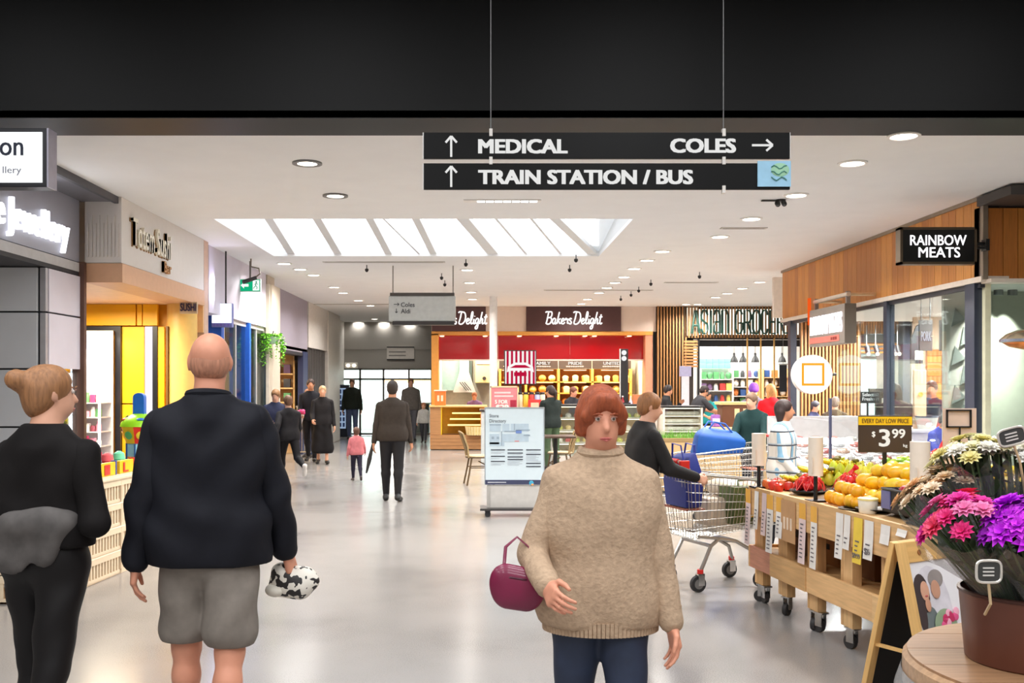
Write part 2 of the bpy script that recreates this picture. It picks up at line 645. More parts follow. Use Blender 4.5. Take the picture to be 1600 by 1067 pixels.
# ---------------------------------------------------------------- sushi bar on the left
su = root('sushi_kiosk', 'white sign box with wooden letters over a yellow sushi kiosk', 'kiosk')
SBX = M((222, 216, 210), .45, var=.02)
MB().box(-4.02, -3.65, 10.1, 13.1, 2.80, CE - .002).build('sign_box', SBX, su, False)
PEACH = M((214, 168, 132), .5, var=.04)
MB().box(-4.02, -3.64, 10.1, 13.1, 2.60, 2.795).build('canopy_band', PEACH, su, False)
MB().box(-6.0, -4.02, 10.1, 13.1, 2.60, 2.66).build('canopy_soffit', M((238, 200, 160), .5), su, False)  # lighter peach puts the lit look of the underside into the colour
# ribs shaped to stand in for a letter reflection on the box end
b = MB()
for i in range(9):
    b.box(-4.0 + i * .038, -3.98 + i * .038, 10.085, 10.1, 2.86, 3.28 if i % 2 else 3.2)
tag(b.build('reflection_rib', SBX, su, False), kind='stuff')
WL = M((150, 112, 66), .5)
txt('Totem Sushi', .30, M((250, 240, 222), .4), (-3.632, 10.98, 3.02), su, 1.26, face='+x', bold=.008, depth=.02, label='cream raised letters with brown sides')
txt('Totem Sushi', .31, WL, (-3.648, 10.96, 3.005), su, 1.27, face='+x', bold=.0, depth=.006, name='lettering_side')
txt('Bar', .13, M((186, 132, 74), .4), (-3.63, 11.5, 2.85), su, .27, face='+x', bold=.03, depth=.016)
YEL = M((246, 180, 8), .45, var=.03, scale=2)
YELD = M((222, 158, 8), .45)
yw = 12.8
# yellow end wall, built of separate panels
for x0, x1, z0, z1 in ((-5.2, -4.44, 2.32, 2.6), (-4.43, -4.36, 2.32, 2.6), (-4.355, -4.16, 2.32, 2.6), (-4.62, -4.33, 1.32, 2.31), (-4.62, -4.33, .0, 1.31), (-4.16, -4.07, .0, 2.31)):
    MB().box(x0 + .003, x1 - .003, yw, yw + .06, z0 + .003, z1 - .003).build('yellow_panel', YEL, su, False, .004)
MB().box(-6.0, -3.9, yw + .14, yw + .2, 0, 2.6).build('end_wall', YELD, su, False)
b = MB().box(-4.69, -4.62, yw - .05, yw + .05, .35, 2.31).box(-5.2, -4.69, yw - .05, yw + .05, 2.25, 2.31).box(-4.22, -4.16, yw - .02, yw + .05, .2, 2.31)
b.build('black_frame', M((28, 28, 34), .35), su, False)
MB().box(-4.33, -4.22, yw + .02, yw + .05, .2, 2.31).build('glowing_strip', E((245, 240, 255), 1.0), su, False)
CREAM = M((238, 196, 112), .4, var=.04)
MB().lathe([(.19, 0), (.19, 2.6)], (-3.88, yw + .12, 0), 28).build('rounded_pier', CREAM, su, True)
MB().box(-4.035, -4.01, yw - .06, yw + .06, 0, 2.31).build('pier_trim', M((120, 84, 30), .5), su, False)
# recess with picture, beyond the pier
MB().box(-4.4, -3.66, 13.1, 13.14, 2.25, 2.6).build('recess_header', M((236, 190, 140), .5), su, False)
for i, z in enumerate((1.05, 1.62)):
    MB().box(-3.86, -3.64, 12.98, 13.1, z, z + .03).build('recess_shelf', M((206, 150, 80), .5), su, False)
pf = root('framed_picture', 'small dark framed picture in the lit niche behind the bald man', 'picture', (-3.84, 13.08, 2.08))
MB().box(-.09, .09, -.02, .015, -.15, .15).build('picture_frame', M((74, 46, 26), .5), pf, False, .01)
MB().box(-.055, .055, -.028, -.018, -.11, .11).build('picture_sheet', M((186, 140, 84), .6, var=.3, scale=9), pf, False)
kw = root('purple_sign', 'small dark lettered sign hanging under the end of the sushi canopy', 'sign', (PX(295, 12.6), 12.6, 0))
MB().box(-.11, .11, -.02, .02, PZ(490, 12.6), PZ(472, 12.6)).build('sign_panel', M((206, 180, 150), .4), kw, False)
MB().cyl((0, 0, PZ(472, 12.6)), (0, 0, 2.6), .008).build('sign_rod', STEEL, kw)
txt('SUSHI', .1, M((56, 48, 88), .5), (0, -.03, PZ(486, 12.6)), kw, .2, bold=.02)
# lit fridge behind the black frame, five shelves of packs
fr = root('display_fridge', 'bright glass fronted fridge of pink packs in black frame on yellow wall', 'fridge', (-4.96, yw - .12, 0))
MB().box(-.27, .27, .0, .02, .3, 2.25).build('fridge_back', M((236, 234, 236), .5), fr, False)
MB().box(-.27, .27, -.40, .02, .0, .3).build('fridge_base', M((60, 60, 64), .5), fr, False)
MB().box(.235, .25, -.40, -.36, .3, 2.2).build('light_tube', E((255, 250, 255), 5), fr, False)
MB().box(-.27, -.06, -.03, -.01, 2.02, 2.2).build('header_card', M((46, 52, 150), .5), fr, False)
MB().box(-.23, -.10, -.034, -.03, 2.07, 2.10).box(-.23, -.14, -.034, -.03, 2.12, 2.14).build('card_print', WHITE, fr, False)
MB().box(-.26, -.12, -.03, -.01, 1.55, 2.0).build('light_panel', E((240, 246, 255), 1.6), fr, False)
fz = [.42, .62, .80, .98, 1.16, 1.34]
for z in fz:
    MB().box(-.26, .25, -.38, 0, z - .012, z).build('fridge_shelf', M((230, 226, 230), .3), fr, False)
lamp(-4.96, yw - .4, 2.2, 14, .4, .2, (1, .97, 1), name='fridge_lamp')
PK = [M((232, 70, 120), .45), M((240, 160, 180), .45), M((236, 236, 230), .45), M((94, 150, 96), .45), M((150, 72, 88), .45)]
PKN = ('pink', 'pale pink', 'white', 'green', 'dark red')
PSH = [('drink_tub', MB().lathe([(.028, 0), (.032, .01), (.032, .085), (.02, .10), (.02, .125)], (0, 0, 0), 10), 0.),
       ('snack_pack', MB().box(-.031, .031, -.03, .03, 0, .1), .006),
       ('snack_pot', MB().lathe([(.03, 0), (.034, .02), (.034, .06), (.026, .075)], (0, 0, 0), 10), 0.)]
pkm = {(m, q): mesh_of(PSH[q][1], PSH[q][0], PK[m], True, PSH[q][2]) for m in range(5) for q in range(3)}
for i, z in enumerate(fz):
    for j in range(7):
        m, q = (i * 3 + j * (1 + i % 2)) % 5, (i + j) % 3
        put(PSH[q][0], pkm[m, q], (-4.96 - .215 + j * .07, yw - .42, z + .001),
            label='%s %s on the %s shelf of the bright fridge, %s from side wall' % (PKN[m], PSH[q][0].replace('_', ' '), ORD[i], ORD[j]), cat='packet', group='packs in the bright fridge')
lamp(-4.6, 11.6, 2.55, 110, 1.0, .8, (1, .85, .62), name='sushi_fill')  # added under the canopy to brighten the yellow interior
# ---------------------------------------------------------------- right: timber fascia, glass shopfront
XR = 5.05
wr = root('wall_timber', kind='structure')
OAKS = [wood((198 + d, 132 + d, 66 + d // 2), .45, 'z', .13) for d in (-12, -4, 4, 12)]
y = 10.1
i = 0
while y < 16.65:
    w_ = min(.165, 16.7 - y)
    MB().box(XR, XR + .04, y + .003, y + w_ - .003, 2.66, 3.43).build('plank', OAKS[RNG.randrange(4)], wr, False)
    y += w_
OAKD = [wood((196 + d, 124 + d, 54 + d // 2), .5, 'z', .13) for d in (-8, 0, 8)]
for k in range(14):
    x = XR + .05 + k * .15
    MB().box(x + .003, x + .147, 10.02, 10.06, 2.62, 3.34).build('plank', OAKD[k % 3], wr, False)
MB().box(XR + .04, XR + .2, 10.1, 16.7, 2.62, CE).box(XR, XR + 2.3, 10.06, 10.2, 2.62, 3.36).box(XR + .01, XR + .2, 16.68, 16.72, 2.62, CE).build('plank_backing', M((60, 44, 30), .7), wr, False)
TRM = M((150, 136, 120), .4, .5)
MB().box(XR - .02, XR + .05, 10.0, 16.72, 3.43, CE).box(XR - .02, XR + .03, 9.98, 10.04, 2.62, 3.45).build('edge_trim', TRM, wr, False)
MB().box(XR - .03, XR + .25, 10.0, 16.72, 2.60, 2.655).box(XR + .02, XR + 2.3, 9.9, 10.1, 2.585, 2.62).build('lower_trim', M((226, 214, 200), .4), wr, False)
MB().box(XR - .05, XR + 2.3, 9.4, 10.05, 3.36, 3.45).build('corner_soffit', M((64, 60, 58), .5), wr, False)
MB().box(XR + .01, XR + .06, 10.1, 16.7, 2.55, 2.60).build('head_frame', M((44, 46, 54), .4), wr, False)
g_ = root('window_2', kind='structure')
for ya, yb in ((10.16, 10.36), (12.36, 12.46), (16.2, 16.34)):
    MB().box(XR - .02, XR + .08, ya, yb, 0, 2.60).build('post', NAVYP, g_, False)
for ya, yb in ((10.36, 12.36), (12.46, 14.2)):
    MB().box(XR + .02, XR + .03, ya, yb, 1.1, 2.56).build('glass_pane', glass((240, 246, 246), .02), g_, False)
MB().box(XR + .07, XR + 2.2, 10.14, 10.15, .3, 2.60).build('glass_pane', glass((226, 236, 232), .07), g_, False)
MB().box(XR + .06, XR + .12, 10.1, 10.2, 0, 2.6).build('glass_edge', M((220, 220, 190), .3), g_, False)
# behind the corner glass: pale green wall washed by three spots, patterned print
MB().box(XR + .2, XR + 3.5, 11.3, 11.35, 0, 2.62).build('washed_wall', M((206, 204, 190), .5, var=.05), g_, False)
for k in range(3):
    x = PX(1538 + 22 * k, 11.1)
    MB().cyl((x, 11.1, 2.62), (x, 11.1, 2.56), .05, n=14).build('spot_fitting', STEEL, g_)
    lamp(x, 11.15, 2.55, 16, .06, col=(1, .97, .92), spread=70, name='wall_washer')
b = MB()
for k in range(7):
    x = XR + .28 + (k % 2) * .1
    b.prism([(x, .9 + k * .22), (x + .16, .98 + k * .22), (x + .04, 1.12 + k * .22)], 11.285, 11.3)
tag(b.build('print_shape', M((140, 148, 140), .5), g_, False), kind='stuff')
MB().box(XR + .06, 8.6, 10.16, 16.7, 2.62, 2.68).build('inner_ceiling', M((250, 246, 242), .6), g_, False)

# ---- butcher interior
bi = root('wall_butcher', kind='structure')
MB().box(7.8, 7.9, 10.2, 23, 0, CE).build('inner_wall', M((232, 228, 220), .6), bi, False)
WBK = 18.4
MB().box(6.55, 7.42, WBK + .3, WBK + .35, 1.0, 2.5).build('bright_wall', M((206, 232, 232), .5), bi, False)
# fluted timber header, black band and shelf bands at the back
for k in range(34):
    x = 6.9 + k * .048
    MB().box(x, x + .034, WBK, WBK + .03, 2.5, 2.84).build('slat', OAKS[k % 4], bi, False)
MB().box(6.85, 8.6, WBK + .03, WBK + .2, 2.3, 3.4).build('header_backing', M((150, 92, 40), .6), bi, False)
MB().box(6.9, 8.6, WBK - .05, WBK + .2, 2.34, 2.49).build('black_band', BLACK, bi, False)
for z in (2.14, 2.21, 2.28):
    MB().box(6.85, 8.5, WBK - .02, WBK + .05, z, z + .03).build('timber_rail', OAKS[int(z * 100) % 4], bi, False)
MB().box(7.62, 7.75, 18, 18.2, 0, 2.9).build('inner_post', NAVYP, bi, False)
# slatted screen between the butcher and the grocery
SL = wood((166, 118, 72), .5, 'z')
SLB = M((58, 44, 36), .7)
for k in range(17):
    x = PX(1252, 17.6) + k * .062
    MB().box(x, x + .028, 17.58, 17.64, .0, 2.75).build('slat', SL, bi, False)
MB().box(PX(1250, 17.7), PX(1345, 17.7), 17.70, 17.72, 0, 2.75).build('screen_backing', SLB, bi, False)
MB().box(5.2, 9, 17.7, 17.8, 2.75, CE).build('screen_head', M((226, 214, 202), .6), bi, False)
# right rear: tan wall with timber boards and a small lit window
MB().box(PX(1428, 15.6), 8.4, 15.6, 15.66, 0, 2.62).build('tan_wall', M((214, 186, 160), .6), bi, False)
for k in range(9):
    z = PZ(640, 15.5) + k * .105
    MB().box(PX(1450, 15.5), PX(1472, 15.5), 15.52, 15.58, z, z + .1).build('board', OAKS[k % 4], bi, False)
wn = root('window_3', kind='structure')
MB().box(PX(1474, 15.5), PX(1515, 15.5), 15.5, 15.58, PZ(628, 15.5), PZ(555, 15.5)).build('window_frame', M((196, 150, 104), .5), wn, False)
for i in range(2):
    for j in range(3):
        x0 = PX(1478 + 17 * i, 15.5)
        z0 = PZ(624 - 22 * j, 15.5)
        MB().box(x0, x0 + .15, 15.485, 15.5, z0, z0 + .2).build('lit_pane', E((255, 222, 160), 1.0), wn, False)
lamp(7.0, 17.5, 2.45, 60, .5, col=(.92, 1, 1), name='butcher_lighting')  # extra light added to brighten the back wall, no fitting here
for lx, ly in ((6.0, 12), (6.6, 14.4), (7.2, 17.0), (6.0, 16.5)):
    lamp(lx, ly, 2.58, 130, .6, col=(1, .96, .93), name='butcher_lighting')

# ---------------------------------------------------------------- bakery
YK = 24.4
bk = root('wall_bakery', kind='structure')
CRM = M((226, 204, 190), .6, var=.02)
MAR = M((72, 38, 38), .45, var=.04)
MB().box(-1.22, 4.35, YK, YK + .3, 2.86, CE).build('header', CRM, bk, False)
GOLD = M((226, 158, 74), .45, var=.05)
MB().box(-1.22, 4.2, YK - .02, YK + .9, 2.77, 2.86).build('soffit', GOLD, bk, False)
MB().box(-1.22, -1.05, YK - .02, YK + .5, 0, 2.8).build('end_post', GOLD, bk, False)
MB().box(4.02, 4.2, YK, YK + .5, 0, 2.8).build('end_post', M((206, 140, 110), .4), bk, False)
RED = M((168, 12, 22), .12, var=.06, scale=2, coat=.5)
for x0, x1 in ((-1.05, .42), (.42, 2.2), (2.2, 4.02)):
    MB().box(x0 + .002, x1 - .002, YK + .3, YK + .36, 2.18, 2.77).build('red_panel', RED, bk, False)
MB().box(-1.05, 4.02, YK + .28, YK + .38, 2.15, 2.185).build('red_panel_edge', M((236, 220, 210), .4), bk, False)
MB().box(-1.1, 4.4, 27.2, 27.3, 0, CE).build('inner_wall', M((216, 206, 190), .6), bk, False)
MB().box(-1.15, -1.05, YK + .4, 27.2, 0, CE).box(4.2, 4.3, YK + .4, 27.2, 0, CE).build('inner_side_wall', M((206, 212, 206), .6), bk, False)
MB().box(-1.1, 4.3, YK + .36, 27.2, 2.9, 2.96).build('inner_ceiling', WHITE, bk, False)
for i, (cx, nm) in enumerate(((2.26, 'long maroon'), (-.55, 'short maroon'))):
    sg = root('bakery_sign', '%s bakery sign with white script over the %s' % (nm, ('red panels' if i == 0 else 'kitchen, partly hidden by hanging grey sign')), 'sign', (cx, YK, 0))
    hw = 1.16 if i == 0 else .66
    MB().box(-hw, hw, -.06, 0, 2.865, 3.46).build('sign_board', MAR, sg, False, .005)
    SCRIPT = sg
    # brush script lettering, drawn stroke by stroke
    STR = {
        'B': ([[(0, .95), (.12, 1.02), (.42, 1.0)], [(.32, 1.0), (.2, .5), (.06, 0)], [(.32, 1.0), (.62, 1.0), (.64, .74), (.5, .56), (.26, .52)], [(.28, .52), (.56, .5), (.6, .24), (.42, .02), (.16, -.02), (.02, .1)]], .66),
        'a': ([[(.36, .42), (.2, .46), (.04, .24), (.1, .02), (.26, .08), (.38, .4)], [(.38, .42), (.3, .1), (.36, 0), (.48, .12)]], .46),
        'k': ([[(.3, 1.0), (.16, .5), (.04, 0)], [(.42, .44), (.26, .36), (.14, .24), (.24, .2), (.32, .04), (.46, .08)]], .44),
        'e': ([[(.06, .2), (.3, .28), (.3, .42), (.18, .44), (.06, .24), (.12, .02), (.28, .02), (.4, .14)]], .38),
        'r': ([[(.04, .3), (.16, .48), (.2, .36), (.36, .4), (.3, .2), (.3, .04), (.42, .1)]], .4),
        's': ([[(.33, .40), (.2, .47), (.1, .36), (.2, .25), (.29, .13), (.2, -.01), (.02, .06)]], .38),
        'D': ([[(0, .92), (.12, 1.02), (.4, 1.0)], [(.3, .98), (.18, .5), (.04, .06), (.3, -.02), (.6, .2), (.72, .6), (.62, .94), (.36, 1.0)]], .74),
        'l': ([[(.12, .2), (.3, .6), (.34, .96), (.26, .98), (.14, .5), (.12, .1), (.2, 0), (.32, .1)]], .32),
        'i': ([[(.14, .42), (.08, .12), (.14, 0), (.26, .1)], [(.2, .62), (.215, .66)]], .24),
        'g': ([[(.36, .42), (.2, .46), (.04, .24), (.1, .04), (.26, .1), (.38, .4)], [(.38, .42), (.24, -.3), (.06, -.42), (.02, -.28), (.24, -.06), (.44, .1)]], .44),
        'h': ([[(.3, 1.0), (.16, .5), (.04, 0)], [(.1, .26), (.26, .44), (.34, .36), (.28, .1), (.34, 0), (.46, .1)]], .46),
        't': ([[(.24, .8), (.12, .3), (.1, .06), (.2, 0), (.32, .1)], [(.02, .56), (.36, .6)]], .32),
        ' ': ([], .14)}
    total = sum(STR[c][1] for c in 'Bakers Delight')
    wd = 1.0 * 1.38
    hgt = .29
    x = -wd / 2
    b = MB()
    for c in 'Bakers Delight':
        for st in STR[c][0]:
            if len(st) > 2:   # smooth the stroke
                q = [Vector((p[0], p[1])) for p in st]
                pts = []
                for j in range(len(q) - 1):
                    p0, p1, p2, p3 = q[max(j - 1, 0)], q[j], q[j + 1], q[min(j + 2, len(q) - 1)]
                    for k in range(4):
                        t = k / 4
                        pts.append(.5 * ((2 * p1) + (p2 - p0) * t + (2 * p0 - 5 * p1 + 4 * p2 - p3) * t * t + (3 * p1 - p0 - 3 * p2 + p3) * t ** 3))
                pts.append(q[-1])
                st = pts
            b.tube([(x + p[0] * wd / total, -.075, 3.04 + p[1] * hgt) for p in st], .017, 5)
        x += STR[c][1] * wd / total
    b.build('script_lettering', E((255, 252, 248), 1.3), sg)

# menu boards with words over the bread shelves
MEN = M((58, 48, 44), .5)
for i, (x0, x1, wd, tw) in enumerate(((.48, 1.18, 'LOVE', 'with every loaf'), (1.20, 2.05, 'FAMILY', 'baked fresh each day'), (2.07, 2.95, 'PRIDE', 'in what we make here'), (2.97, 4.0, 'UNITED', 'by our bread'))):
    mb = root('menu_board', 'dark menu board headed %s above the bread shelves' % wd, 'sign', ((x0 + x1) / 2, 26.6, 0), group=None)
    hw = (x1 - x0) / 2
    MB().box(-hw, hw, 0, .04, 1.98, 2.36).build('board_panel', MEN, mb, False, .004)
    txt(wd, .085, E((255, 248, 238), .95), (0, -.008, 2.085), mb, .1 * len(wd) * .75, bold=.03, depth=.002)
    b = MB()
    for k in range(8):
        b.box(-.24 + k * .06, -.195 + k * .06, -.006, 0, 2.03, 2.05)
    tag(b.build('small_print', M((220, 206, 190), .5), mb, False), kind='stuff')

# bread shelves with loaves
bs_ = root('bread_shelf', 'golden timber bread shelving along the back of the bakery', 'shelf', (0, 26.75, 0))
SHW = M((236, 182, 84), .5, var=.06)
for x in (.5, 1.19, 2.06, 2.96, 3.98):
    MB().box(x - .03, x + .03, -.25, .3, .9, 1.97).build('shelf_upright', SHW, bs_, False)
bz = (1.02, 1.34, 1.64)
for z in bz:
    MB().box(.5, 3.98, -.25, .3, z - .03, z).build('shelf_board', SHW, bs_, False)
MB().box(.5, 3.98, .3, .33, .9, 1.98).build('shelf_back', M((170, 112, 52), .6), bs_, False)
for x in (.85, 1.62, 2.5, 3.5):
    for z in (1.93, 1.6):
        MB().box(x - .3, x + .3, -.2, -.17, z, z + .015).build('shelf_light', E((255, 226, 170), 3), bs_, False)
CR = [M((222, 160, 76), .6, var=.2, scale=9), M((240, 200, 118), .6, var=.2, scale=9), M((246, 222, 160), .6, var=.15, scale=9)]
rl = [mesh_of(MB().ball((0, 0, .1), (.115, .13, .1), 12, 8), 'round_loaf', m) for m in CR]
b0 = MB()
prof = [(-.075, 0), (.075, 0), (.08, .1), (.09, .13), (.06, .17), (0, .185), (-.06, .17), (-.09, .13), (-.08, .1)]
b0.prism(prof, -.14, .14)
tl = [mesh_of(b0, 'tin_loaf', m, True, .012) for m in CR]
bgm = [mesh_of(MB().tube([(-.2, 0, .04), (-.15, 0, .045), (0, 0, .05), (.15, 0, .045), (.2, 0, .04)], [.015, .035, .045, .035, .015], 8), 'baguette', m) for m in CR]
BAY = (('LOVE', .55, 1.15), ('FAMILY', 1.25, 2.02), ('PRIDE', 2.12, 2.92), ('UNITED', 3.02, 3.95))
for bi_, (bn, x0, x1) in enumerate(BAY):
    for zi, z in enumerate(bz):
        n = max(2, int((x1 - x0) / (.21 if (bi_ + zi) % 2 else .2)))
        kind = ('round_loaf', 'tin_loaf')[(bi_ + zi) % 2 if zi < 2 else (0 if bi_ in (0, 1) else 1)]
        for k in range(n):
            m = RNG.randrange(3)
            me = rl[m] if kind == 'round_loaf' else tl[m]
            x = x0 + (k + .5) * (x1 - x0) / n
            put(kind, me, (x, 26.66 + RNG.uniform(-.02, .02), z + .001), rot=(0, 0, RNG.uniform(-.2, .2)), scale=RNG.uniform(.85, 1.),
                label='%s %s, %s along the %s shelf below the %s board' % (('brown', 'golden', 'pale')[m], kind.replace('_', ' '), ORD[k], ('low', 'middle', 'top')[zi], bn), cat='bread', group='loaves on the bakery shelves')
for lx in (-.5, 1.0, 2.4, 3.6):
    lamp(lx, 25.9, 2.88, 80, .5, col=(1, .86, .64), name='bakery_lamp')
for i, px in enumerate((690, 758, 812, 870, 915, 930, 985)):
    x = PX(px, YK - .1)
    s = root('soffit_light', 'small warm downlight under the golden bakery soffit, %s from the kitchen end' % ORD[i], 'light', (x, YK + .08, 2.77))
    MB().lathe([(.07, 0), (.07, -.02), (.05, -.02)], n=14).build('light_rim', M((240, 220, 190), .4), s)
    MB().lathe([(.05, 0), (.05, -.03)], n=14).build('light_lens', E((255, 226, 170), 9), s)
# kitchen behind the opening on the left: extractor hood, board, oven
ho = root('extractor_hood', 'pale metal extractor hood above kitchen machinery in the bakery', 'hood', (-.45, 26.6, 0))
MB().prism([(-.3, 1.35), (.3, 1.35), (.12, 1.9), (-.12, 1.9)], -.25, .25).build('hood_cone', M((206, 212, 214), .35, .4), ho, False)
MB().box(-.12, .12, -.12, .12, 1.9, 2.9).build('hood_duct', M((206, 212, 214), .35, .4), ho, False)
for k in range(3):
    MB().bar((-.12 + k * .06, -.3, 1.62), (.06 + k * .06, -.3, 1.4), .02, .02).build('hood_slot', DARK, ho, False)
wh = root('water_heater', 'cream boxed water heater on grey bakery wall beside white column', 'heater', (.08, 26.4, 0))
MB().box(-.24, .24, 0, .3, 1.6, 2.2).build('heater_case', M((212, 202, 150), .5), wh, False, .02)
MB().cyl((0, -.01, 1.72), (0, -.03, 1.72), .05, n=16).build('heater_knob', DARK, wh)
MB().box(-.2, .2, -.02, 0, 2.1, 2.24).build('heater_grille', M((176, 196, 204), .4), wh, False)
MB().box(-.22, .35, 26.72, 26.76, 0, 2.9).build('grey_wall', M((138, 140, 134), .6), bk, False)
MB().box(-1.05, -.25, 26.9, 26.95, 1.4, 2.9).build('teal_wall', M((150, 178, 180), .5), bk, False)
# counters
cl = root('bakery_counter', 'timber bakery counter with yellow lit shelves and a basket front', 'counter', (-.5, 23.9, 0))
TMB = wood((176, 128, 84), .5, 'x')
for k in range(4):
    MB().box(-.72, .62, -.22, .5, .02 + k * .085, .1 + k * .085).build('plinth_board', TMB, cl, False, .004)
MB().box(-.72, -.46, -.2, .5, .36, 1.02).build('counter_end', TMB, cl, False)
MB().box(.48, .62, -.2, .5, .36, 1.02).build('counter_end', wood((214, 134, 50), .5, 'z'), cl, False)
MB().box(-.46, .48, .42, .5, .36, 1.02).build('counter_back', M((240, 196, 60), .5), cl, False)
MB().box(-.46, -.44, -.2, .42, .36, 1.02).build('yellow_side', M((246, 196, 30), .5), cl, False)
for k, z in enumerate((.58, .72, .86)):
    MB().box(-.3 + .05 * k, .48, -.12 + .08 * k, .42, z, z + .02).build('display_shelf', M((250, 226, 150), .4), cl, False)
    MB().box(-.3 + .05 * k, .48, -.14 + .08 * k, -.12 + .08 * k, z - .005, z + .03).build('shelf_light', E((255, 222, 130), 2.2), cl, False)
MB().box(-.74, .64, -.24, .52, 1.02, 1.06).build('counter_top', M((230, 190, 120), .4), cl, False, .006)
bsk = root('wicker_basket', 'pale ribbed wicker basket low in the timber bakery counter', 'basket', (-.12, 23.72, .36))
MB().lathe([(.22, 0), (.25, .2), (.235, .2), (.2, .02)], n=24).build('basket_bowl', M((232, 202, 140), .7, var=.2), bsk)
for k in range(12):
    a = PI + k * PI / 11
    MB().cyl((.222 * math.cos(a), .222 * math.sin(a), 0), (.256 * math.cos(a), .256 * math.sin(a), .2), .012, n=6).build('basket_rib', M((246, 222, 170), .7), bsk)
for k in range(4):
    put('round_loaf', rl[k % 3], (-.74 + .26 * k + .12, 23.98, .8 if k % 2 else .662 - .001), scale=.62, label='small round loaf inside the yellow counter display, %s from the timber end' % ORD[k], cat='bread', group='loaves in the yellow counter') if False else None
ob_ = root('orange_box', 'orange and white carton on the timber bakery counter end', 'box', (PX(688, 23.9), 23.9, 1.06))
MB().box(-.13, .13, -.1, .1, 0, .34).build('box_body', M((240, 124, 52), .5), ob_, False, .006)
MB().box(-.15, .16, -.12, .12, .34, .37).build('box_lid', M((244, 226, 206), .5), ob_, False, .004)
for k in range(2):
    MB().box(-.07 + k * .09, -.02 + k * .09, -.104, -.1, .1, .24).build('box_mark', M((250, 216, 190), .5), ob_, False)
cm = root('main_counter', 'long low timber service counter in front of the bread shelves', 'counter', (2.2, 24.1, 0))
MB().box(-1.5, 1.75, -.2, .5, 0, .98).build('counter_front', TMB, cm, False)
MB().box(-1.52, 1.77, -.24, .52, .98, 1.03).build('counter_top', M((214, 196, 170), .35), cm, False, .006)

# ---------------------------------------------------------------- asian grocery
ag = root('wall_grocery', kind='structure')
YG = 24.3
def slatrow(x0, x1, y, z0, z1, st=.075, wd=.034, mats=None, parent=ag):
    x = x0
    k = 0
    while x < x1:
        MB().box(x, x + wd, y, y + .06, z0, z1).build('slat', SL, parent, False)
        x += st
slatrow(4.30, 4.98, YG, .0, CE)
slatrow(4.98, 7.9, YG, 2.70, CE)
slatrow(7.9, 8.6, YG, 0, CE, .09)
MB().box(4.28, 4.98, YG + .1, YG + .14, 0, CE).box(4.98, 5.2, YG + .1, YG + .14, 0, 2.7).box(4.98, 9.5, YG + .1, YG + .14, 2.66, CE).build('slat_backing', M((46, 36, 30), .7), ag, False)
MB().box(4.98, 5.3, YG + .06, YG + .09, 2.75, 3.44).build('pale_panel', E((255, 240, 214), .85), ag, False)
for k in range(9):
    MB().box(4.95, 5.28, YG - .01, YG + .05, 1.98 + k * .075, 2.03 + k * .075).build('slat', SL, ag, False)
MB().box(5.28, 5.33, YG, YG + .12, 0, 2.66).build('door_edge', BLACK, ag, False)
for px in (1168, 1189, 1210):
    x = PX(px, YG)
    MB().box(x - .015, x + .015, YG, YG + .04, 0, 2.7).build('gold_rod', M((208, 160, 90), .4, .4), ag, False)
MB().box(4.9, 9.5, 29.6, 29.7, 0, CE).build('inner_wall', M((238, 232, 222), .6), ag, False)
MB().box(4.8, 4.9, YG + .2, 29.6, 0, CE).build('inner_side_wall', M((230, 226, 222), .6), ag, False)
MB().box(5.1, 9.4, 24.6, 24.72, 2.5, 2.66).build('dark_duct', M((40, 40, 44), .6), ag, False)
for k in range(3):
    MB().box(5.35 + k * .9, 6.0 + k * .9, 25.2, 25.3, 2.52, 2.56).build('tube_light', E((255, 252, 245), 4), ag, False)
for lx in (5.6, 6.8, 8.2):
    for ly in (25.4, 27.6):
        lamp(lx, ly, 3.4, 75, .8, col=(1, .97, .92), name='grocery_lamp')
gs = root('grocery_sign', 'tall narrow dark green lettering of the asian grocery over pale slats', 'sign', (0, YG - .1, 0))
GLY = {
    'A': ([[(0, 0), (.42, 1), (.58, 1), (1, 0)], [(.2, .35), (.8, .35)]], .26),
    'S': ([[(.95, .8), (.7, 1), (.3, 1), (.05, .8), (.1, .6), (.9, .4), (.95, .2), (.7, 0), (.3, 0), (.05, .2)]], .24),
    'I': ([[(.5, 0), (.5, 1)]], .12),
    'a': ([[(.1, .8), (.3, 1), (.7, 1), (.9, .8), (.9, 0)], [(.9, .5), (.3, .5), (.1, .35), (.1, .12), (.3, 0), (.9, .05)]], .24),
    'n': ([[(.08, 0), (.08, 1), (.7, 1), (.92, .8), (.92, 0)]], .24),
    'G': ([[(.95, .82), (.7, 1), (.3, 1), (.05, .8), (.05, .2), (.3, 0), (.7, 0), (.95, .2), (.95, .45), (.55, .45)]], .25),
    'R': ([[(.08, 0), (.08, 1), (.7, 1), (.92, .85), (.92, .62), (.7, .48), (.1, .48)], [(.5, .48), (.95, .02), (1.5, .02)]], .25),
    'O': ([[(.3, 0), (.05, .2), (.05, .8), (.3, 1), (.7, 1), (.95, .8), (.95, .2), (.7, 0), (.3, 0)]], .25),
    'C': ([[(.95, .8), (.7, 1), (.3, 1), (.05, .8), (.05, .2), (.3, 0), (.7, 0), (.95, .2)]], .24),
    'E': ([[(.95, 1), (.08, 1), (.08, 0), (.95, 0)], [(.08, .5), (.8, .5)]], .22),
    'Y': ([[(0, 1), (.5, .5), (1, 1)], [(.5, .5), (.5, 0)]], .25)}
GRN = M((26, 62, 52), .4)
x = PX(1081, YG - .1)
for c in 'ASIan GROCERY':
    if c == ' ':
        x += .13
        continue
    st, wd = GLY[c]
    b = MB()
    for q in st:
        b.tube([(x + p[0] * wd * .72, 0, 2.80 + p[1] * .56) for p in q], .029, 6)
    b.build('letter', GRN, gs)
    x += wd * .84
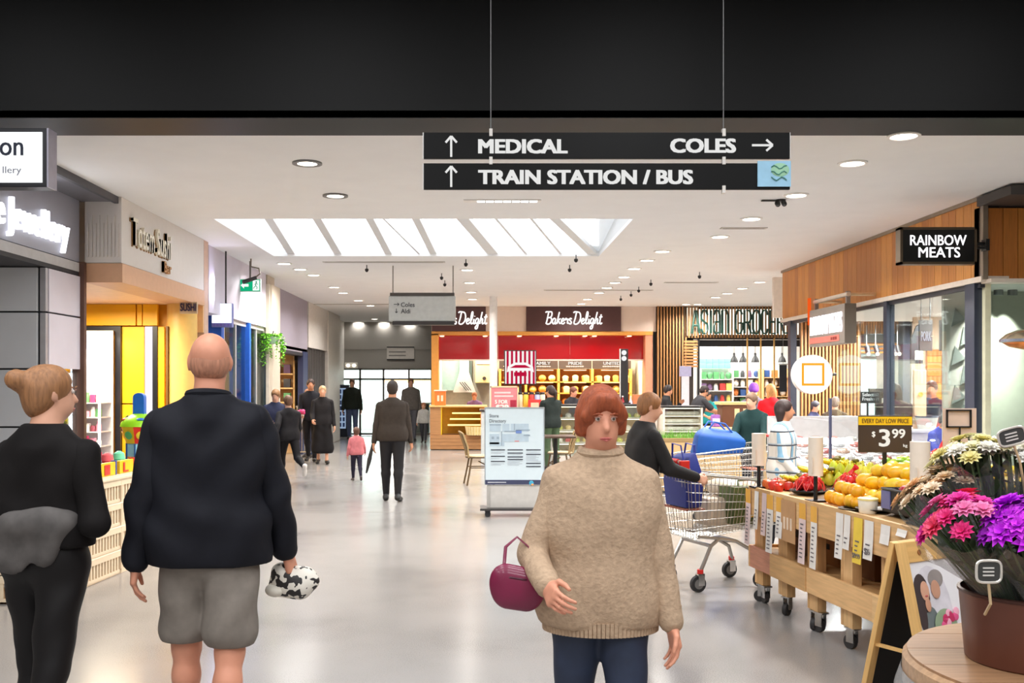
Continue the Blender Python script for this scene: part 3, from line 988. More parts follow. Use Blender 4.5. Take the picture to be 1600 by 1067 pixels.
MB().box(5.0, 7.8, .17, .19, 2.78, 3.4).build('sign_glow_strip', E((248, 255, 240), 2.2), gs, False)
# gondola shelves of goods
GC = [M(c, .5) for c in ((228, 226, 220), (206, 120, 60), (86, 150, 96), (196, 60, 56), (52, 84, 140), (236, 206, 110), (120, 90, 130), (60, 60, 64))]
GN = ('white', 'orange', 'green', 'red', 'blue', 'yellow', 'purple', 'black')
gbox = [mesh_of(MB().box(-.075, .075, -.07, .07, 0, .2), 'grocery_box', m, True, .006) for m in GC]
gjar = [mesh_of(MB().lathe([(.055, 0), (.06, .02), (.06, .13), (.04, .16), (.04, .19)], n=12), 'grocery_jar', m) for m in GC]
gbag = [mesh_of(MB().ball((0, 0, .1), (.085, .05, .1), 8, 6), 'grocery_bag', m) for m in GC]
for gi, (px0, px1, yy, z0, tall, nm) in enumerate(((1093, 1142, 26.4, .4, 5, 'white unit by the pale door panel'), (1143, 1186, 27.0, .3, 6, 'white unit under the black lamps'), (1190, 1228, 26.6, .3, 6, 'timber unit behind the gold rods'))):
    x0, x1 = PX(px0, yy), PX(px1, yy)
    u = root('shelf_unit', 'tall %s inside the grocery' % nm, 'shelf', (0, yy, 0))
    um = WHITE if gi < 2 else PINEZ
    MB().box(x0 - .02, x0 + .01, -.2, .3, 0, 1.98).build('unit_side', um, u, False)
    MB().box(x1 - .01, x1 + .02, -.2, .3, 0, 1.98).build('unit_side', um, u, False)
    MB().box(x0, x1, .27, .3, 0, 1.98).build('unit_back', M((214, 210, 206), .6), u, False)
    for k in range(tall):
        z = .5 + k * (1.5 / tall)
        MB().box(x0, x1, -.2, .27, z - .02, z).build('unit_shelf', um, u, False)
        n = int((x1 - x0) / .165)
        for j in range(n):
            m = RNG.choice((0, 0, 0, 1, 2, 4, 7, 5, 6, 3)) if not (gi == 0 and k == tall - 1) else 2
            t = RNG.randrange(3)
            x = x0 + (j + .5) * (x1 - x0) / n
            put(('grocery_box', 'grocery_jar', 'grocery_bag')[t], (gbox, gjar, gbag)[t][m], (x, yy - .08, z + .001), scale=.95,
                label='%s %s, %s along the %s shelf of the %s' % (GN[m], ('box', 'jar', 'bag')[t], ORD[j], ORD[k], nm), cat='groceries', group='goods on the grocery shelves')
for j in range(5):
    for k in range(2):
        put('grocery_box', mesh_of(MB().box(-.08, .08, -.07, .07, 0, .13), 'green_carton', M((120, 206, 176), .5), True, .006) if j == 0 and k == 0 else bpy.data.meshes['green_carton'],
            (PX(1098 + 9.6 * j, 26.5), 26.5, 1.985 + .135 * k), label='mint green carton on top of the white grocery shelf, %s along, %s' % (ORD[j], ('lower layer', 'upper layer')[k]), cat='carton', group='mint cartons on the grocery shelf')
for i, px in enumerate((1147, 1161, 1180, 1222)):
    pl = root('pendant_lamp', 'black cone pendant lamp hanging over the grocery aisle, %s from the pale door panel' % ORD[i], 'lamp', (PX(px, 25.6), 25.6, PZ(566, 25.6)))
    MB().lathe([(.105, 0), (.08, .09), (.03, .17), (.03, .24)], n=16, caps=False).build('lamp_shade', BLACK, pl)
    MB().cyl((0, 0, .24), (0, 0, CE - PZ(566, 25.6)), .008, n=6).build('lamp_cord', BLACK, pl)
    MB().ball((0, 0, .04), .04, 8, 6).build('lamp_bulb', E((255, 240, 210), 3), pl)
bn = root('hanging_banner', 'black vertical banner at the grocery doorway edge', 'banner', (PX(1223, 24.2), 24.16, 0))
MB().box(-.09, .09, 0, .02, PZ(612, 24.2), PZ(570, 24.2)).build('banner_cloth', M((30, 30, 36), .7), bn, False)
MB().cyl((-.11, .01, PZ(569, 24.2)), (.11, .01, PZ(569, 24.2)), .012).cyl((0, .01, PZ(569, 24.2)), (0, .01, CE), .006).build('banner_rod', STEEL, bn)
pd = root('door_panel_sign', 'pale lavender notice on white stand beside the grocery slats', 'sign', (PX(1071, 23.6), 23.6, 0))
MB().box(-.14, .14, 0, .03, PZ(588, 23.6), PZ(572, 23.6)).build('notice_board', M((176, 172, 206), .5), pd, False, .005)
MB().box(-.09, .09, .0, .03, 0, PZ(588, 23.6)).build('notice_stand', M((222, 216, 224), .5), pd, False)
# ================================================================ CEILING FITTINGS
TRIMW = M((236, 234, 230), .4)
GLOW = E((255, 244, 226), 14)
dl_rim = mesh_of(MB().lathe([(.125, 0), (.125, -.012), (.10, -.016), (.092, -.002)], n=24, caps=False), 'light_rim', TRIMW)
dl_lens = mesh_of(MB().lathe([(.094, -.003), (.094, -.008)], n=24), 'light_lens', GLOW)
dl_cup = mesh_of(MB().lathe([(.128, 0), (.128, -.014), (.085, -.014), (.085, -.002)], n=24, caps=False), 'light_rim', M((120, 118, 116), .4))


def downlight(px, py, label, watts=26, rim=dl_rim, sc=1.):
    Y = F * (CE - HZ) / (600 - py)
    r = root('ceiling_downlight', label, 'ceiling light', (PX(px, Y), Y, CE - .0005), group='recessed ceiling downlights')
    r.scale = (sc, sc, sc)
    put('light_rim', rim, (0, 0, 0), r)
    put('light_lens', dl_lens, (0, 0, 0), r)
    if watts:
        lamp(PX(px, Y), Y, CE - .03, watts, .32, col=(1, .965, .92), spread=150, name='downlight_lamp')


for i, (px, py) in enumerate(((1412, 211), (1332, 254), (1244, 304), (1174, 341), (1125, 369), (1035, 392), (1011, 406), (991, 419), (975, 432), (961, 441), (948, 449), (936, 457), (918, 467), (908, 474))):
    downlight(px, py, 'recessed downlight in the long diagonal row to the bakery, %s from the beam' % ORD[i], 60 if i < 6 else 34)
for i, (px, py) in enumerate(((480, 254), (524, 305))):
    downlight(px, py, 'grey rimmed downlight on the sushi side of the skylight, %s from the dark beam' % ORD[i], 60, dl_cup)
for i, (px, py) in enumerate(((730, 421), (734, 441), (736, 456), (738, 467))):
    downlight(px, py, 'round downlight in the short row beside the white column, %s from the skylight' % ORD[i], 34)
for i, (px, py) in enumerate(((444, 411), (469, 420), (490, 429), (522, 448), (536, 457), (560, 469), (579, 477))):
    downlight(px, py, 'round downlight in the row from the skylight corner to the hanging grey sign, %s along' % ORD[i], 34)
for i, (px, py) in enumerate(((459, 490), (471, 492), (512, 499), (550, 509))):
    downlight(px, py, 'small bright downlight above the walkway to the glass doors, %s from the mauve shop' % ORD[i], 34)
for i, (px, py) in enumerate(((1187, 440), (1160, 450), (1136, 458), (1118, 464), (1072, 475), (1090, 475))):
    downlight(px, py, 'round downlight in front of the grocery slats, %s from the timber fascia' % ORD[i], 34)


for i, (px, py) in enumerate(((560, 503), (600, 503), (640, 503), (585, 498), (622, 498))):
    downlight(px, py, 'added fill downlight just before the far grey wall, %s from the emergency lamp' % ORD[i], 6)  # downlights added here to lighten the far wall


def ceil_pt(px, py):
    Y = F * (CE - HZ) / (600 - py)
    return PX(px, Y), Y


# linear lit diffuser before the skylight, thin slot diffusers
x, Y = ceil_pt(788, 313)
t = root('ceiling_slot_light', 'long lit slot fitting in the ceiling below the black overhead sign', 'ceiling light', (x, Y, CE))
MB().box(-.42, .38, -.06, .06, -.012, 0).build('slot_frame', TRIMW, t, False)
MB().box(-.28, .34, -.035, .035, -.016, -.01).build('slot_lens', E((255, 252, 246), 3), t, False)
for k in range(6):
    MB().box(-.2 + k * .09, -.19 + k * .09, -.036, .036, -.02, -.009).build('slot_fin', M((170, 168, 164), .5), t, False)
DIFF = M((140, 134, 126), .5)
for i, (px, py, hw, nm) in enumerate(((1162, 356, .28, 'bare slot diffuser beside the diagonal downlight row'), (600, 409, .95, 'slot diffuser just past the skylight'), (935, 453, 1.1, 'slot diffuser above the maroon bakery sign'),
                                     (570, 475, 1.3, 'slot diffuser in front of the hanging grey sign'), (1080, 441, .5, 'slot diffuser near the grocery slats'))):
    x, Y = ceil_pt(px, py)
    t = root('ceiling_diffuser', 'thin grey air ' + nm, 'air vent', (x, Y, CE), group='slot diffusers')
    MB().box(-hw, hw, -.05, .05, -.01, 0).build('vent_frame', M((200, 196, 190), .5), t, False)
    MB().box(-hw + .03, hw - .03, -.02, .02, -.013, -.008).build('vent_slot', DIFF, t, False)
spk = [mesh_of(MB().cyl((0, 0, 0), (0, 0, -.09), .012, n=8), 'sprinkler_stem', DARK), mesh_of(MB().lathe([(.02, -.16), (.045, -.13), (.045, -.09), (.02, -.08)], n=10), 'sprinkler_head', BLACK)]
for i, (px, py, wh) in enumerate(((900, 402, 'at the bakery corner of the skylight'), (890, 418, 'behind the one at the skylight corner'), (573, 418, 'over the walkway past the skylight'), (728, 409, 'in the pair above the hanging grey sign'), (343, 440, 'above the lit white shop sign'),
                                  (419, 465, 'first in the line along the blue shop'), (440, 470, 'second in the line along the blue shop'), (458, 476, 'third in the line along the blue shop'), (472, 480, 'fourth in the line along the blue shop'),
                                  (486, 486, 'fifth in the line along the blue shop'), (1093, 429, 'between the diagonal row and the timber fascia'), (1017, 441, 'first of four before the bakery sign'), (998, 452, 'second of four before the bakery sign'),
                                  (986, 459, 'third of four before the bakery sign'), (970, 466, 'last of four before the bakery sign'), (690, 431, 'upper one beside the grey sign rod'), (695, 442, 'lower one beside the grey sign rod'))):
    x, Y = ceil_pt(px, py - 4)
    t = root('ceiling_sprinkler', 'small black ceiling sprinkler, ' + wh, 'sprinkler', (x, Y, CE), group='ceiling sprinklers')
    t.scale = (.65, .65, .7)
    put('sprinkler_stem', spk[0], (0, 0, 0), t)
    put('sprinkler_head', spk[1], (0, 0, 0), t)
x, Y = ceil_pt(1220, 312)
t = root('security_camera', 'black multi lens security camera under the ceiling beside the black overhead sign', 'camera', (x, Y, CE))
MB().lathe([(.05, 0), (.05, -.02)], n=14).build('camera_base', DARK, t)
for k in range(4):
    a = k * PI / 2 + .4
    MB().ball((.045 * math.cos(a), .045 * math.sin(a), -.04), .028, 10, 8).build('camera_lens', BLACK, t)
MB().bar((-.2, 0, -.012), (-.05, 0, -.012), .03, .012).build('camera_arm', DARK, t, False)

# exit sign on a bracket with a camera in front
ex = root('exit_sign', 'green running man exit sign hung from the ceiling near the blue shop', 'sign', (PX(391, 15.4), 15.4, 0))
z0, z1 = PZ(456, 15.4), PZ(436, 15.4)
MB().box(-.165, .165, -.02, .02, z0, z1).build('sign_case', M((225, 235, 230), .4), ex, False)
MB().box(-.155, .155, -.026, -.02, z0 + .01, z1 - .01).build('sign_face', E((20, 172, 120), 1.0), ex, False)
wm = E((235, 255, 246), 1.1)
b = MB().box(.045, .145, -.030, -.026, z0 + .02, z1 - .02)
b.prism([(-.14, (z0 + z1) / 2), (-.09, (z0 + z1) / 2 + .05), (-.09, (z0 + z1) / 2 + .02), (-.02, (z0 + z1) / 2 + .02), (-.02, (z0 + z1) / 2 - .02), (-.09, (z0 + z1) / 2 - .02), (-.09, (z0 + z1) / 2 - .05)], -.030, -.026)
b.build('sign_symbol', wm, ex, False)
gm = E((16, 130, 92), .8)
zc = (z0 + z1) / 2
b = MB().ball((.1, -.032, zc + .05), (.013, .004, .013), 8, 6)
for p, q in (((.1, zc + .035), (.092, zc - .005)), ((.092, zc - .005), (.07, zc - .03)), ((.092, zc - .005), (.115, zc - .03)), ((.115, zc - .03), (.105, zc - .06)), ((.07, zc - .03), (.055, zc - .05)), ((.1, zc + .03), (.075, zc + .01)), ((.1, zc + .03), (.125, zc + .012))):
    b.bar((p[0], -.032, p[1]), (q[0], -.032, q[1]), .008, .014, up=(0, 1, 0))
b.build('running_man', gm, ex, False)
MB().cyl((0, 0, z1), (0, 0, CE), .014).build('hanging_rod', M((96, 92, 86), .4, .5), ex)
sc_ = root('cctv_camera', 'dark bullet camera on a curved arm in front of the green exit sign', 'camera', (PX(392, 15.1), 15.1, 0))
zz = PZ(440, 15.1)
MB().cyl((-.1, -.1, zz - .02), (.08, 0, zz + .06), .03, n=12).build('camera_body', DARK, sc_)
MB().tube([(.06, 0, zz + .06), (.14, 0, zz + .12), (.12, 0, zz + .2), (0, 0, CE - .12), (0, 0, CE)], .012, 8).build('camera_arm', M((120, 110, 96), .4, .4), sc_)

# ================================================================ SIGNS
SB = M((6, 6, 6), .4, var=.02, spec=.2)
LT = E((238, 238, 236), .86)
TY = 6.5
sg = root('overhead_sign', 'long black two board overhead sign with white directions hung on wires', 'sign', (0, TY, 0))
for n_, (pa, pb) in enumerate(((207, 248), (255, 296))):
    x0, x1, z0, z1 = PX(662, TY), PX(1234, TY), PZ(pb, TY), PZ(pa, TY)
    MB().box(x0, x1, 0, .025, z0, z1).build('sign_board', SB, sg, False, .002)
    MB().box(x0 - .006, x0, -.002, .027, z0, z1).box(x1, x1 + .004, -.002, .027, z0, z1).build('board_edge', M((196, 194, 190), .3, .6), sg, False)
cap = PZ(217, TY) - PZ(239, TY)
for s, a, bb, base in (('MEDICAL', 747, 887, 239), ('COLES', 1047, 1150, 238), ('TRAIN STATION / BUS', 747, 1083, 287)):
    txt(s, cap, LT, (PX((a + bb) / 2, TY), -.003, PZ(base, TY)), sg, PX(bb, TY) - PX(a, TY), bold=.045, depth=.002)


def arrow(b, cx, cz, L, hd, ang, y0, y1, w_):
    d = Vector((math.cos(ang), math.sin(ang)))
    tip = Vector((cx, cz)) + d * L / 2
    tail = Vector((cx, cz)) - d * L / 2
    ym = (y0 + y1) / 2
    b.bar((tail.x, ym, tail.y), (tip.x, ym, tip.y), w_, y1 - y0, up=(0, 1, 0))
    for s_ in (-1, 1):
        e = tip - Matrix.Rotation(s_ * .72, 2) @ d * hd
        b.bar((tip.x, ym, tip.y), (e.x, ym, e.y), w_, y1 - y0, up=(0, 1, 0))


for px, py, ang in ((705, 229, PI / 2), (705, 276, PI / 2), (1191, 227, 0)):
    b = MB()
    arrow(b, PX(px, TY), PZ(py, TY), .135, .055, ang, -.004, -.001, .014)
    b.build('arrow', LT, sg, False)
for px in (767, 1131):
    x = PX(px, TY)
    MB().cyl((x, .012, PZ(207, TY)), (x, .012, 4.9), .004, n=6).build('wire', M((120, 120, 120), .4, .5), sg)
    for py in ((207, 251) if px == 767 else (207, 251, 296)):
        MB().box(x - .011, x + .011, -.008, .03, PZ(py + 6, TY), PZ(py - 6, TY)).build('clip', WHITE, sg, False, .003)
stk = root('sticker', 'pale blue poster stuck on the end of the lower black sign board', 'sticker', (0, TY, 0))
MB().box(PX(1183, TY), PX(1235, TY), -.012, -.006, PZ(292, TY), PZ(252, TY)).build('sticker_sheet', M((160, 208, 236), .5), stk, False)
b = MB().ball((PX(1218, TY), -.013, PZ(266, TY)), (.06, .003, .045), 14, 8)
b.build('sticker_patch', M((160, 210, 176), .5), stk)
b = MB()
for k in range(3):
    zc = PZ(262 + k * 9, TY)
    b.tube([(PX(1204 + q * 4, TY), -.018, zc + .012 * math.sin(q * 1.4 + k)) for q in range(7)], .0035, 5)
b.build('sticker_scribble', M((74, 140, 130), .5), stk)

# light box "…on" projecting from the jewellery shop
lbx = root('jewellery_lightbox', 'glowing white shop lightbox in black frame reading on, above grey fascia', 'sign', (PX(73, 7.0), 7.0, 0))
z0, z1 = PZ(292, 7), PZ(200, 7)
MB().box(-1.0, 0, 0, .14, z0, z1).build('box_frame', M((24, 24, 30), .4), lbx, False, .006)
MB().box(-.97, -.03, -.008, 0, z0 + .03, z1 - .03).build('lit_face', E((250, 254, 255), 1.15), lbx, False)
MB().box(0, .012, 0, .14, z0, z1).build('edge_strip', M((176, 172, 186), .4, .3), lbx, False)
txt('on', .142, M((28, 36, 60), .5), (PX(19, 7) - PX(73, 7), -.012, PZ(243, 7)), lbx, .165, depth=.002, bold=.01)
txt('llery', .05, M((150, 150, 164), .5), (PX(20, 7) - PX(73, 7), -.012, PZ(271, 7)), lbx, .13, depth=.002)
MB().box(-1.1, -1.0, .03, .11, z0 + .15, z1 - .15).build('bracket', DARK, lbx, False)
js = root('jewellery_letters', 'glowing white halo letters on the dark grey fascia of the jewellery shop', 'sign', (-4.06, 8.82, 2.92))
txt('fine Jewellery', .27, E((250, 250, 255), 1.7), (.035, 0, 0), js, 1.78, face='+x', bold=.012, depth=.02)
lamp(-3.9, 8.9, 3.05, 3, 1.6, .25, (.92, .93, 1), rot=(0, -PI / 2, 0), name='letter_halo')

# RAINBOW MEATS lightbox
RY = 9.9
rm = root('rainbow_meats_sign', 'black framed lightbox reading RAINBOW MEATS on the timber fascia corner', 'sign', (0, RY, 0))
x0, x1, z0, z1 = PX(1406, RY), PX(1526, RY), PZ(413, RY), PZ(355, RY)
BRZ = M((96, 82, 66), .35, .5)
b = MB()
for a in ((x0, x1, z0, z0 + .025), (x0, x1, z1 - .025, z1), (x0, x0 + .025, z0, z1), (x1 - .025, x1, z0, z1)):
    b.box(a[0], a[1], -.012, .1, a[2], a[3])
b.build('sign_frame', BRZ, rm, False)
MB().box(x0 + .02, x1 - .02, 0, .09, z0 + .02, z1 - .02).build('sign_face', M((12, 13, 13), .35), rm, False)
wl = E((255, 250, 255), 1.5)
for s, a, bb, base in (('RAINBOW', 1422, 1510, 383), ('MEATS', 1435, 1500, 402)):
    txt(s, .105, wl, (PX((a + bb) / 2, RY), -.004, PZ(base, RY)), rm, PX(bb, RY) - PX(a, RY), bold=.01, depth=.003)
MB().cyl((x1, .05, PZ(380, RY)), (XR + .01, .05, PZ(380, RY)), .02).build('bracket_arm', BLACK, rm)
MB().cyl((x1, .05, PZ(386, RY)), (XR + .01, .05, PZ(386, RY)), .014).build('bracket_arm', BLACK, rm)
MB().box(XR - .03, XR + .005, 0, .1, PZ(391, RY), PZ(373, RY)).build('bracket_plate', BLACK, rm, False)
# small blade sign further in
bsn = root('blade_sign', 'grey boxed blade sign with white RAINBOW MEATS letters hung below the timber fascia', 'sign', (4.62, 13.35, 0))
z0, z1 = 2.09, 2.60
GB = M((132, 124, 116), .45, .2)
MB().box(0, .15, -.68, .68, z0, z1).build('sign_box', GB, bsn, False, .006)
MB().box(.002, .148, -.69, -.68, z0 + .004, z1 - .004).build('box_end', M((92, 82, 72), .5), bsn, False)
txt('RAINBOW MEATS', .26, E((255, 248, 255), 1.6), (-.006, .0, 2.25), bsn, 1.22, face='-x', bold=.03, depth=.01)
MB().box(-.006, 0, -.5, .66, 2.13, 2.21).build('red_strip', M((206, 108, 96), .5), bsn, False)
tag(MB().box(-.009, -.006, -.42, -.36, 2.15, 2.19).box(-.009, -.006, -.34, -.27, 2.15, 2.19).box(-.009, -.006, -.25, -.2, 2.15, 2.19).build('strip_print', M((120, 40, 36), .5), bsn, False), kind='stuff')
for q in (-.6, .6):
    MB().box(.05, .1, q - .02, q + .02, z1, z1 + .16).build('hanger', STEEL, bsn, False)
    MB().cyl((.07, q, z1 + .12), (.43, q, z1 + .12), .022).build('bracket_arm', M((206, 176, 140), .4, .4), bsn)
MB().cyl((.07, -.64, z1 + .12), (.07, .64, z1 + .12), .03).build('hanging_bar', M((206, 196, 184), .35, .5), bsn)
MB().box(-.01, .02, .66, .72, 2.4, 2.78).build('orange_end', E((255, 96, 30), .8), bsn, False)
# round lit sign with an orange square
cs = root('round_lightbox', 'round glowing white sign with orange square ring beside the butcher glass', 'sign', (PX(1268, 14.5), 14.5, PZ(585, 14.5)))
rx = Matrix.Rotation(PI / 2, 3, 'X')
MB().lathe([(.285, -.06), (.285, .06)], n=48, mtx=rx).build('sign_drum', M((230, 230, 230), .4), cs)
MB().lathe([(.275, .06), (.275, .064)], n=48, mtx=rx).build('lit_face', E((252, 254, 255), 1.5), cs)
OR = E((244, 170, 50), 1.0)
b = MB()
s_, t_ = .165, .035
for a in ((-s_, s_, s_ - t_, s_), (-s_, s_, -s_, -s_ + t_), (-s_, -s_ + t_, -s_, s_), (s_ - t_, s_, -s_, s_)):
    b.box(a[0], a[1], -.07, -.064, a[2], a[3])
b.build('orange_square', OR, cs, False)
MB().cyl((.28, 0, 0), (.36, 0, 0), .02).build('bracket', DARK, cs)
# hanging grey directional sign
HYY = 16.0
hs = root('hanging_sign', 'grey double ended hanging sign with arrows reading Coles and Aldi', 'sign', (0, HYY, 0))
x0, x1, z0, z1 = PX(608, HYY), PX(712, HYY), PZ(508, HYY), PZ(458, HYY)
MB().box(x0, x1, -.07, .07, z0 + .06, z1 - .05).build('sign_panel', M((186, 186, 180), .35, .2), hs, False, .01)
MB().box(x0 + .02, x1 - .02, -.08, .08, z1 - .05, z1).build('top_cap', M((66, 58, 50), .4), hs, False)
MB().box(x0 + .06, x1 - .02, -.08, .08, z0, z0 + .06).build('bottom_cap', M((48, 42, 38), .4), hs, False)
TX = M((54, 54, 54), .5)
txt('Coles', .075, TX, (PX(627, HYY), -.073, PZ(480, HYY)), hs, .22, align='LEFT', depth=.002, bold=.015)
txt('Aldi', .075, TX, (PX(627, HYY), -.073, PZ(490, HYY)), hs, .15, align='LEFT', depth=.002, bold=.015)
b = MB()
arrow(b, PX(620, HYY), PZ(476, HYY), .085, .035, 0, -.076, -.072, .01)
arrow(b, PX(620, HYY), PZ(486, HYY), .07, .03, -PI / 2, -.076, -.072, .01)
b.build('arrow', TX, hs, False)
for px in (614, 708):
    MB().cyl((PX(px, HYY), 0, z1), (PX(px, HYY), 0, CE), .01, n=8).build('rod', M((150, 146, 140), .4, .5), hs)
# small sign board on the far wall, exit light
fs = root('wall_sign', 'small white board with black bars on the far grey wall', 'sign', (PX(626, YE), YE - .03, 0))
z0, z1 = PZ(563, YE), PZ(541, YE)
MB().box(-.42, .42, 0, .03, z0, z1).build('sign_board', M((206, 200, 194), .5), fs, False)
for z in (z0 + .02, z1 - .03):
    MB().box(-.42, .42, -.01, 0, z - .02, z + .025).build('sign_bar', M((40, 38, 38), .5), fs, False)
for k in range(2):
    MB().box(-.36, .16, -.005, 0, z0 + .13 + k * .11, z0 + .165 + k * .11).build('print_line', M((120, 116, 112), .5), fs, False)
el = root('emergency_light', 'glowing twin emergency lamp on the far wall above the doors', 'light', (PX(549, YE), YE - .06, PZ(571, YE)))
MB().box(-.2, .2, 0, .06, -.09, .09).build('lamp_case', M((220, 216, 210), .4), el, False, .02)
for s_ in (-1, 1):
    MB().ball((s_ * .09, -.02, 0), (.06, .03, .05), 12, 8).build('lamp_head', E((255, 244, 220), 2.5), el)

# white shop sign projecting at the blue shop
ws_ = root('white_shop_sign', 'glowing white projecting sign of the blue shop', 'sign', (PX(346, 14.2), 14.2, 0))
z0, z1 = PZ(511, 14.2), PZ(474, 14.2)
MB().box(-.14, .15, 0, .1, z0, z1).build('sign_case', M((120, 130, 190), .4), ws_, False)
MB().box(-.135, .145, -.006, 0, z0 + .06, z1 - .005).build('lit_face', E((246, 248, 255), 1.6), ws_, False)
b = MB()
for k in range(5):
    b.box(-.12 + k * .05, -.085 + k * .05, -.008, -.004, z0 + .012, z0 + .05)
tag(b.build('small_lettering', M((120, 110, 190), .5), ws_, False), kind='stuff')
MB().cyl((.05, .05, z1), (.05, .05, CE), .012).build('hanging_rod', DARK, ws_)
lamp(PX(346, 14.2), 13.9, 2.9, 6, .3, .3, (.75, .72, 1.0), rot=(-PI / 2, 0, 0), name='sign_glow')

# ================================================================ DIRECTORY KIOSK
DY = 11.86
dr = root('directory_board', 'white store directory board with map and listings on castors', 'directory', (PX(804, DY), DY, 0))
hw = .35
zt, zm = PZ(638, DY), PZ(757, DY)
WB = M((206, 222, 230), .35, var=.02)
MB().box(-hw, hw, 0, .09, zm, zt).build('board_panel', WB, dr, False, .006)
MB().box(-hw - .008, -hw, -.004, .095, zm, zt).box(hw, hw + .008, -.004, .095, zm, zt).box(-hw - .008, hw + .008, -.004, .095, zt, zt + .012).build('board_frame', M((170, 178, 184), .35, .5), dr, False)
MB().box(-hw + .02, hw - .02, .01, .08, .10, zm - .012).build('lower_panel', M((196, 194, 190), .5), dr, False)
MB().box(-hw + .02, -hw + .06, .004, .01, .10, zm - .012).build('lower_trim', M((170, 168, 164), .5), dr, False)
MB().box(-hw, hw, -.004, 0, zm, zm + .055).build('footer_band', M((56, 62, 92), .5), dr, False)
MB().box(-hw + .03, -hw + .25, -.006, -.004, zm + .022, zm + .032).build('footer_text', M((200, 204, 214), .5), dr, False)
MB().ball((.2, -.006, zm + .02), (.028, .003, .028), 12, 8).build('footer_mark', M((64, 160, 196), .5), dr)
MB().ball((.212, -.009, zm + .0), (.016, .003, .012), 12, 8).build('footer_mark', M((240, 160, 90), .5), dr)
GT = M((112, 122, 132), .5)
txt('Store', .042, GT, (-hw + .05, -.003, PZ(652, DY)), dr, .11, align='LEFT', depth=.001, bold=.01)
txt('Directory', .042, GT, (-hw + .05, -.003, PZ(660, DY)), dr, .2, align='LEFT', depth=.001, bold=.01)


def dpx(px):
    return (px - 804) * DY / F


LB = M((176, 196, 210), .5)
LB2 = M((146, 164, 180), .5)
for a, bb, c, d in ((765, 782, 662, 674), (785, 796, 662, 674), (798, 826, 662, 674), (765, 780, 678, 694), (784, 826, 678, 690), (765, 788, 691, 697)):
    MB().box(dpx(a), dpx(bb), -.003, -.0005, PZ(d, DY), PZ(c, DY)).build('map_block', LB, dr, False)
b = MB()
for a, bb, c, d in ((765, 783, 663, 664.5), (788, 806, 673, 674.5), (803, 804.5, 662, 672), (783, 784.5, 674, 696), (806, 828, 671, 672.5), (768, 772, 682, 686), (776, 780, 682, 686), (818, 828, 679, 681)):
    b.box(dpx(a), dpx(bb), -.005, -.003, PZ(d, DY), PZ(c, DY))
b.build('map_lines', LB2, dr, False)
MB().box(dpx(806), dpx(815), -.005, -.003, PZ(677, DY), PZ(672, DY)).build('map_marker', M((110, 140, 200), .5), dr, False)
MB().box(dpx(804), dpx(811), -.005, -.003, PZ(690, DY), PZ(688.5, DY)).build('map_marker', M((210, 130, 130), .5), dr, False)
for col in ((767, 789, (702, 712, 720)), (793, 817, (702, 707, 713, 717)), (822, 845, (702, 709, 723, 728))):
    for yy in col[2]:
        MB().box(dpx(col[0]), dpx(col[1]), -.004, -.001, PZ(yy + 1.6, DY), PZ(yy, DY)).build('listing_bar', M((60, 66, 78), .5), dr, False)
    b = MB()
    for yy in range(704, 728, 2):
        if all(abs(yy - q) > 2 for q in col[2]):
            b.box(dpx(col[0]), dpx(col[1] - (yy * 7) % 9), -.003, -.001, PZ(yy + .7, DY), PZ(yy, DY))
    tag(b.build('listing_text', M((176, 186, 196), .5), dr, False), kind='stuff')
MB().box(-hw - .06, hw + .04, -.12, .22, .075, .1).build('base_plate', M((70, 68, 68), .4, .4), dr, False)
for x in (-hw + .03, hw - .05):
    for y in (-.08, .18):
        cw = MB().cyl((x, y - .018, .035), (x, y + .018, .035), .035, n=14).box(x - .02, x + .02, y - .024, y + .024, .05, .076).build('castor', RUBBER, dr)

# ================================================================ CAFE FURNITURE AND ISLAND
colm = root('wall_column', kind='structure')
MB().lathe([(.085, 0), (.085, CE)], (PX(771, 21.6), 21.6, 0), 28).build('column_shaft', M((240, 238, 236), .5), colm)
MB().lathe([(.1, 0), (.1, .12)], (PX(771, 21.6), 21.6, 0), 28).build('column_base', M((210, 208, 206), .5), colm)
RAT = M((176, 150, 104), .6, var=.25, scale=30)
RATD = M((96, 74, 44), .6, var=.2, scale=30)


def bistro_chair(x, y, rz, label):
    r = root('bistro_chair', label, 'chair', (x, y, 0), rz, 'rattan cafe chairs')
    # faces local +x
    MB().lathe([(.0, .43), (.19, .432), (.205, .445), (.19, .46), (0, .456)], n=24, caps=False).build('seat', M((196, 176, 140), .7, var=.3, scale=60), r)
    MB().tube([(.2 * math.cos(a), .2 * math.sin(a), .43) for a in np.linspace(0, 2 * PI, 25)[:-1]], .012, 6, closed=True).build('seat_rim', RATD, r)
    for sx, sy in ((1, -1), (1, 1), (-1, -1), (-1, 1)):
        MB().tube([(sx * .13, sy * .14, .43), (sx * .17, sy * .17, .2), (sx * .21, sy * .19, 0)], .014, 8).build('leg', RATD, r)
    for s in (-1, 1):
        MB().tube([(-.18, s * .15, .0 + .43), (-.2, s * .19, .6), (-.27, s * .19, .8)], .013, 8).build('back_post', RAT, r)
    MB().tube([(-.27, -.19, .8), (-.30, -.1, .825), (-.31, 0, .83), (-.30, .1, .825), (-.27, .19, .8)], .013, 8).build('back_rail', RAT, r)
    for k in range(7):
        q = -.13 + k * .26 / 6
        MB().tube([(-.175, q * .9, .44), (-.22, q, .62), (-.295, q, .82)], .011, 6).build('back_slat', RAT if k % 2 else RATD, r)
    MB().tube([(.16, -.155, .27), (-.16, -.155, .27)], .009, 6).build('stretcher', RATD, r)
    MB().tube([(.16, .155, .27), (-.16, .155, .27)], .009, 6).build('stretcher', RATD, r)
    MB().tube([(.15, -.15, .28), (-.0, -.0, .36), (.15, .15, .28)], .009, 6).build('stretcher', RATD, r)
    return r


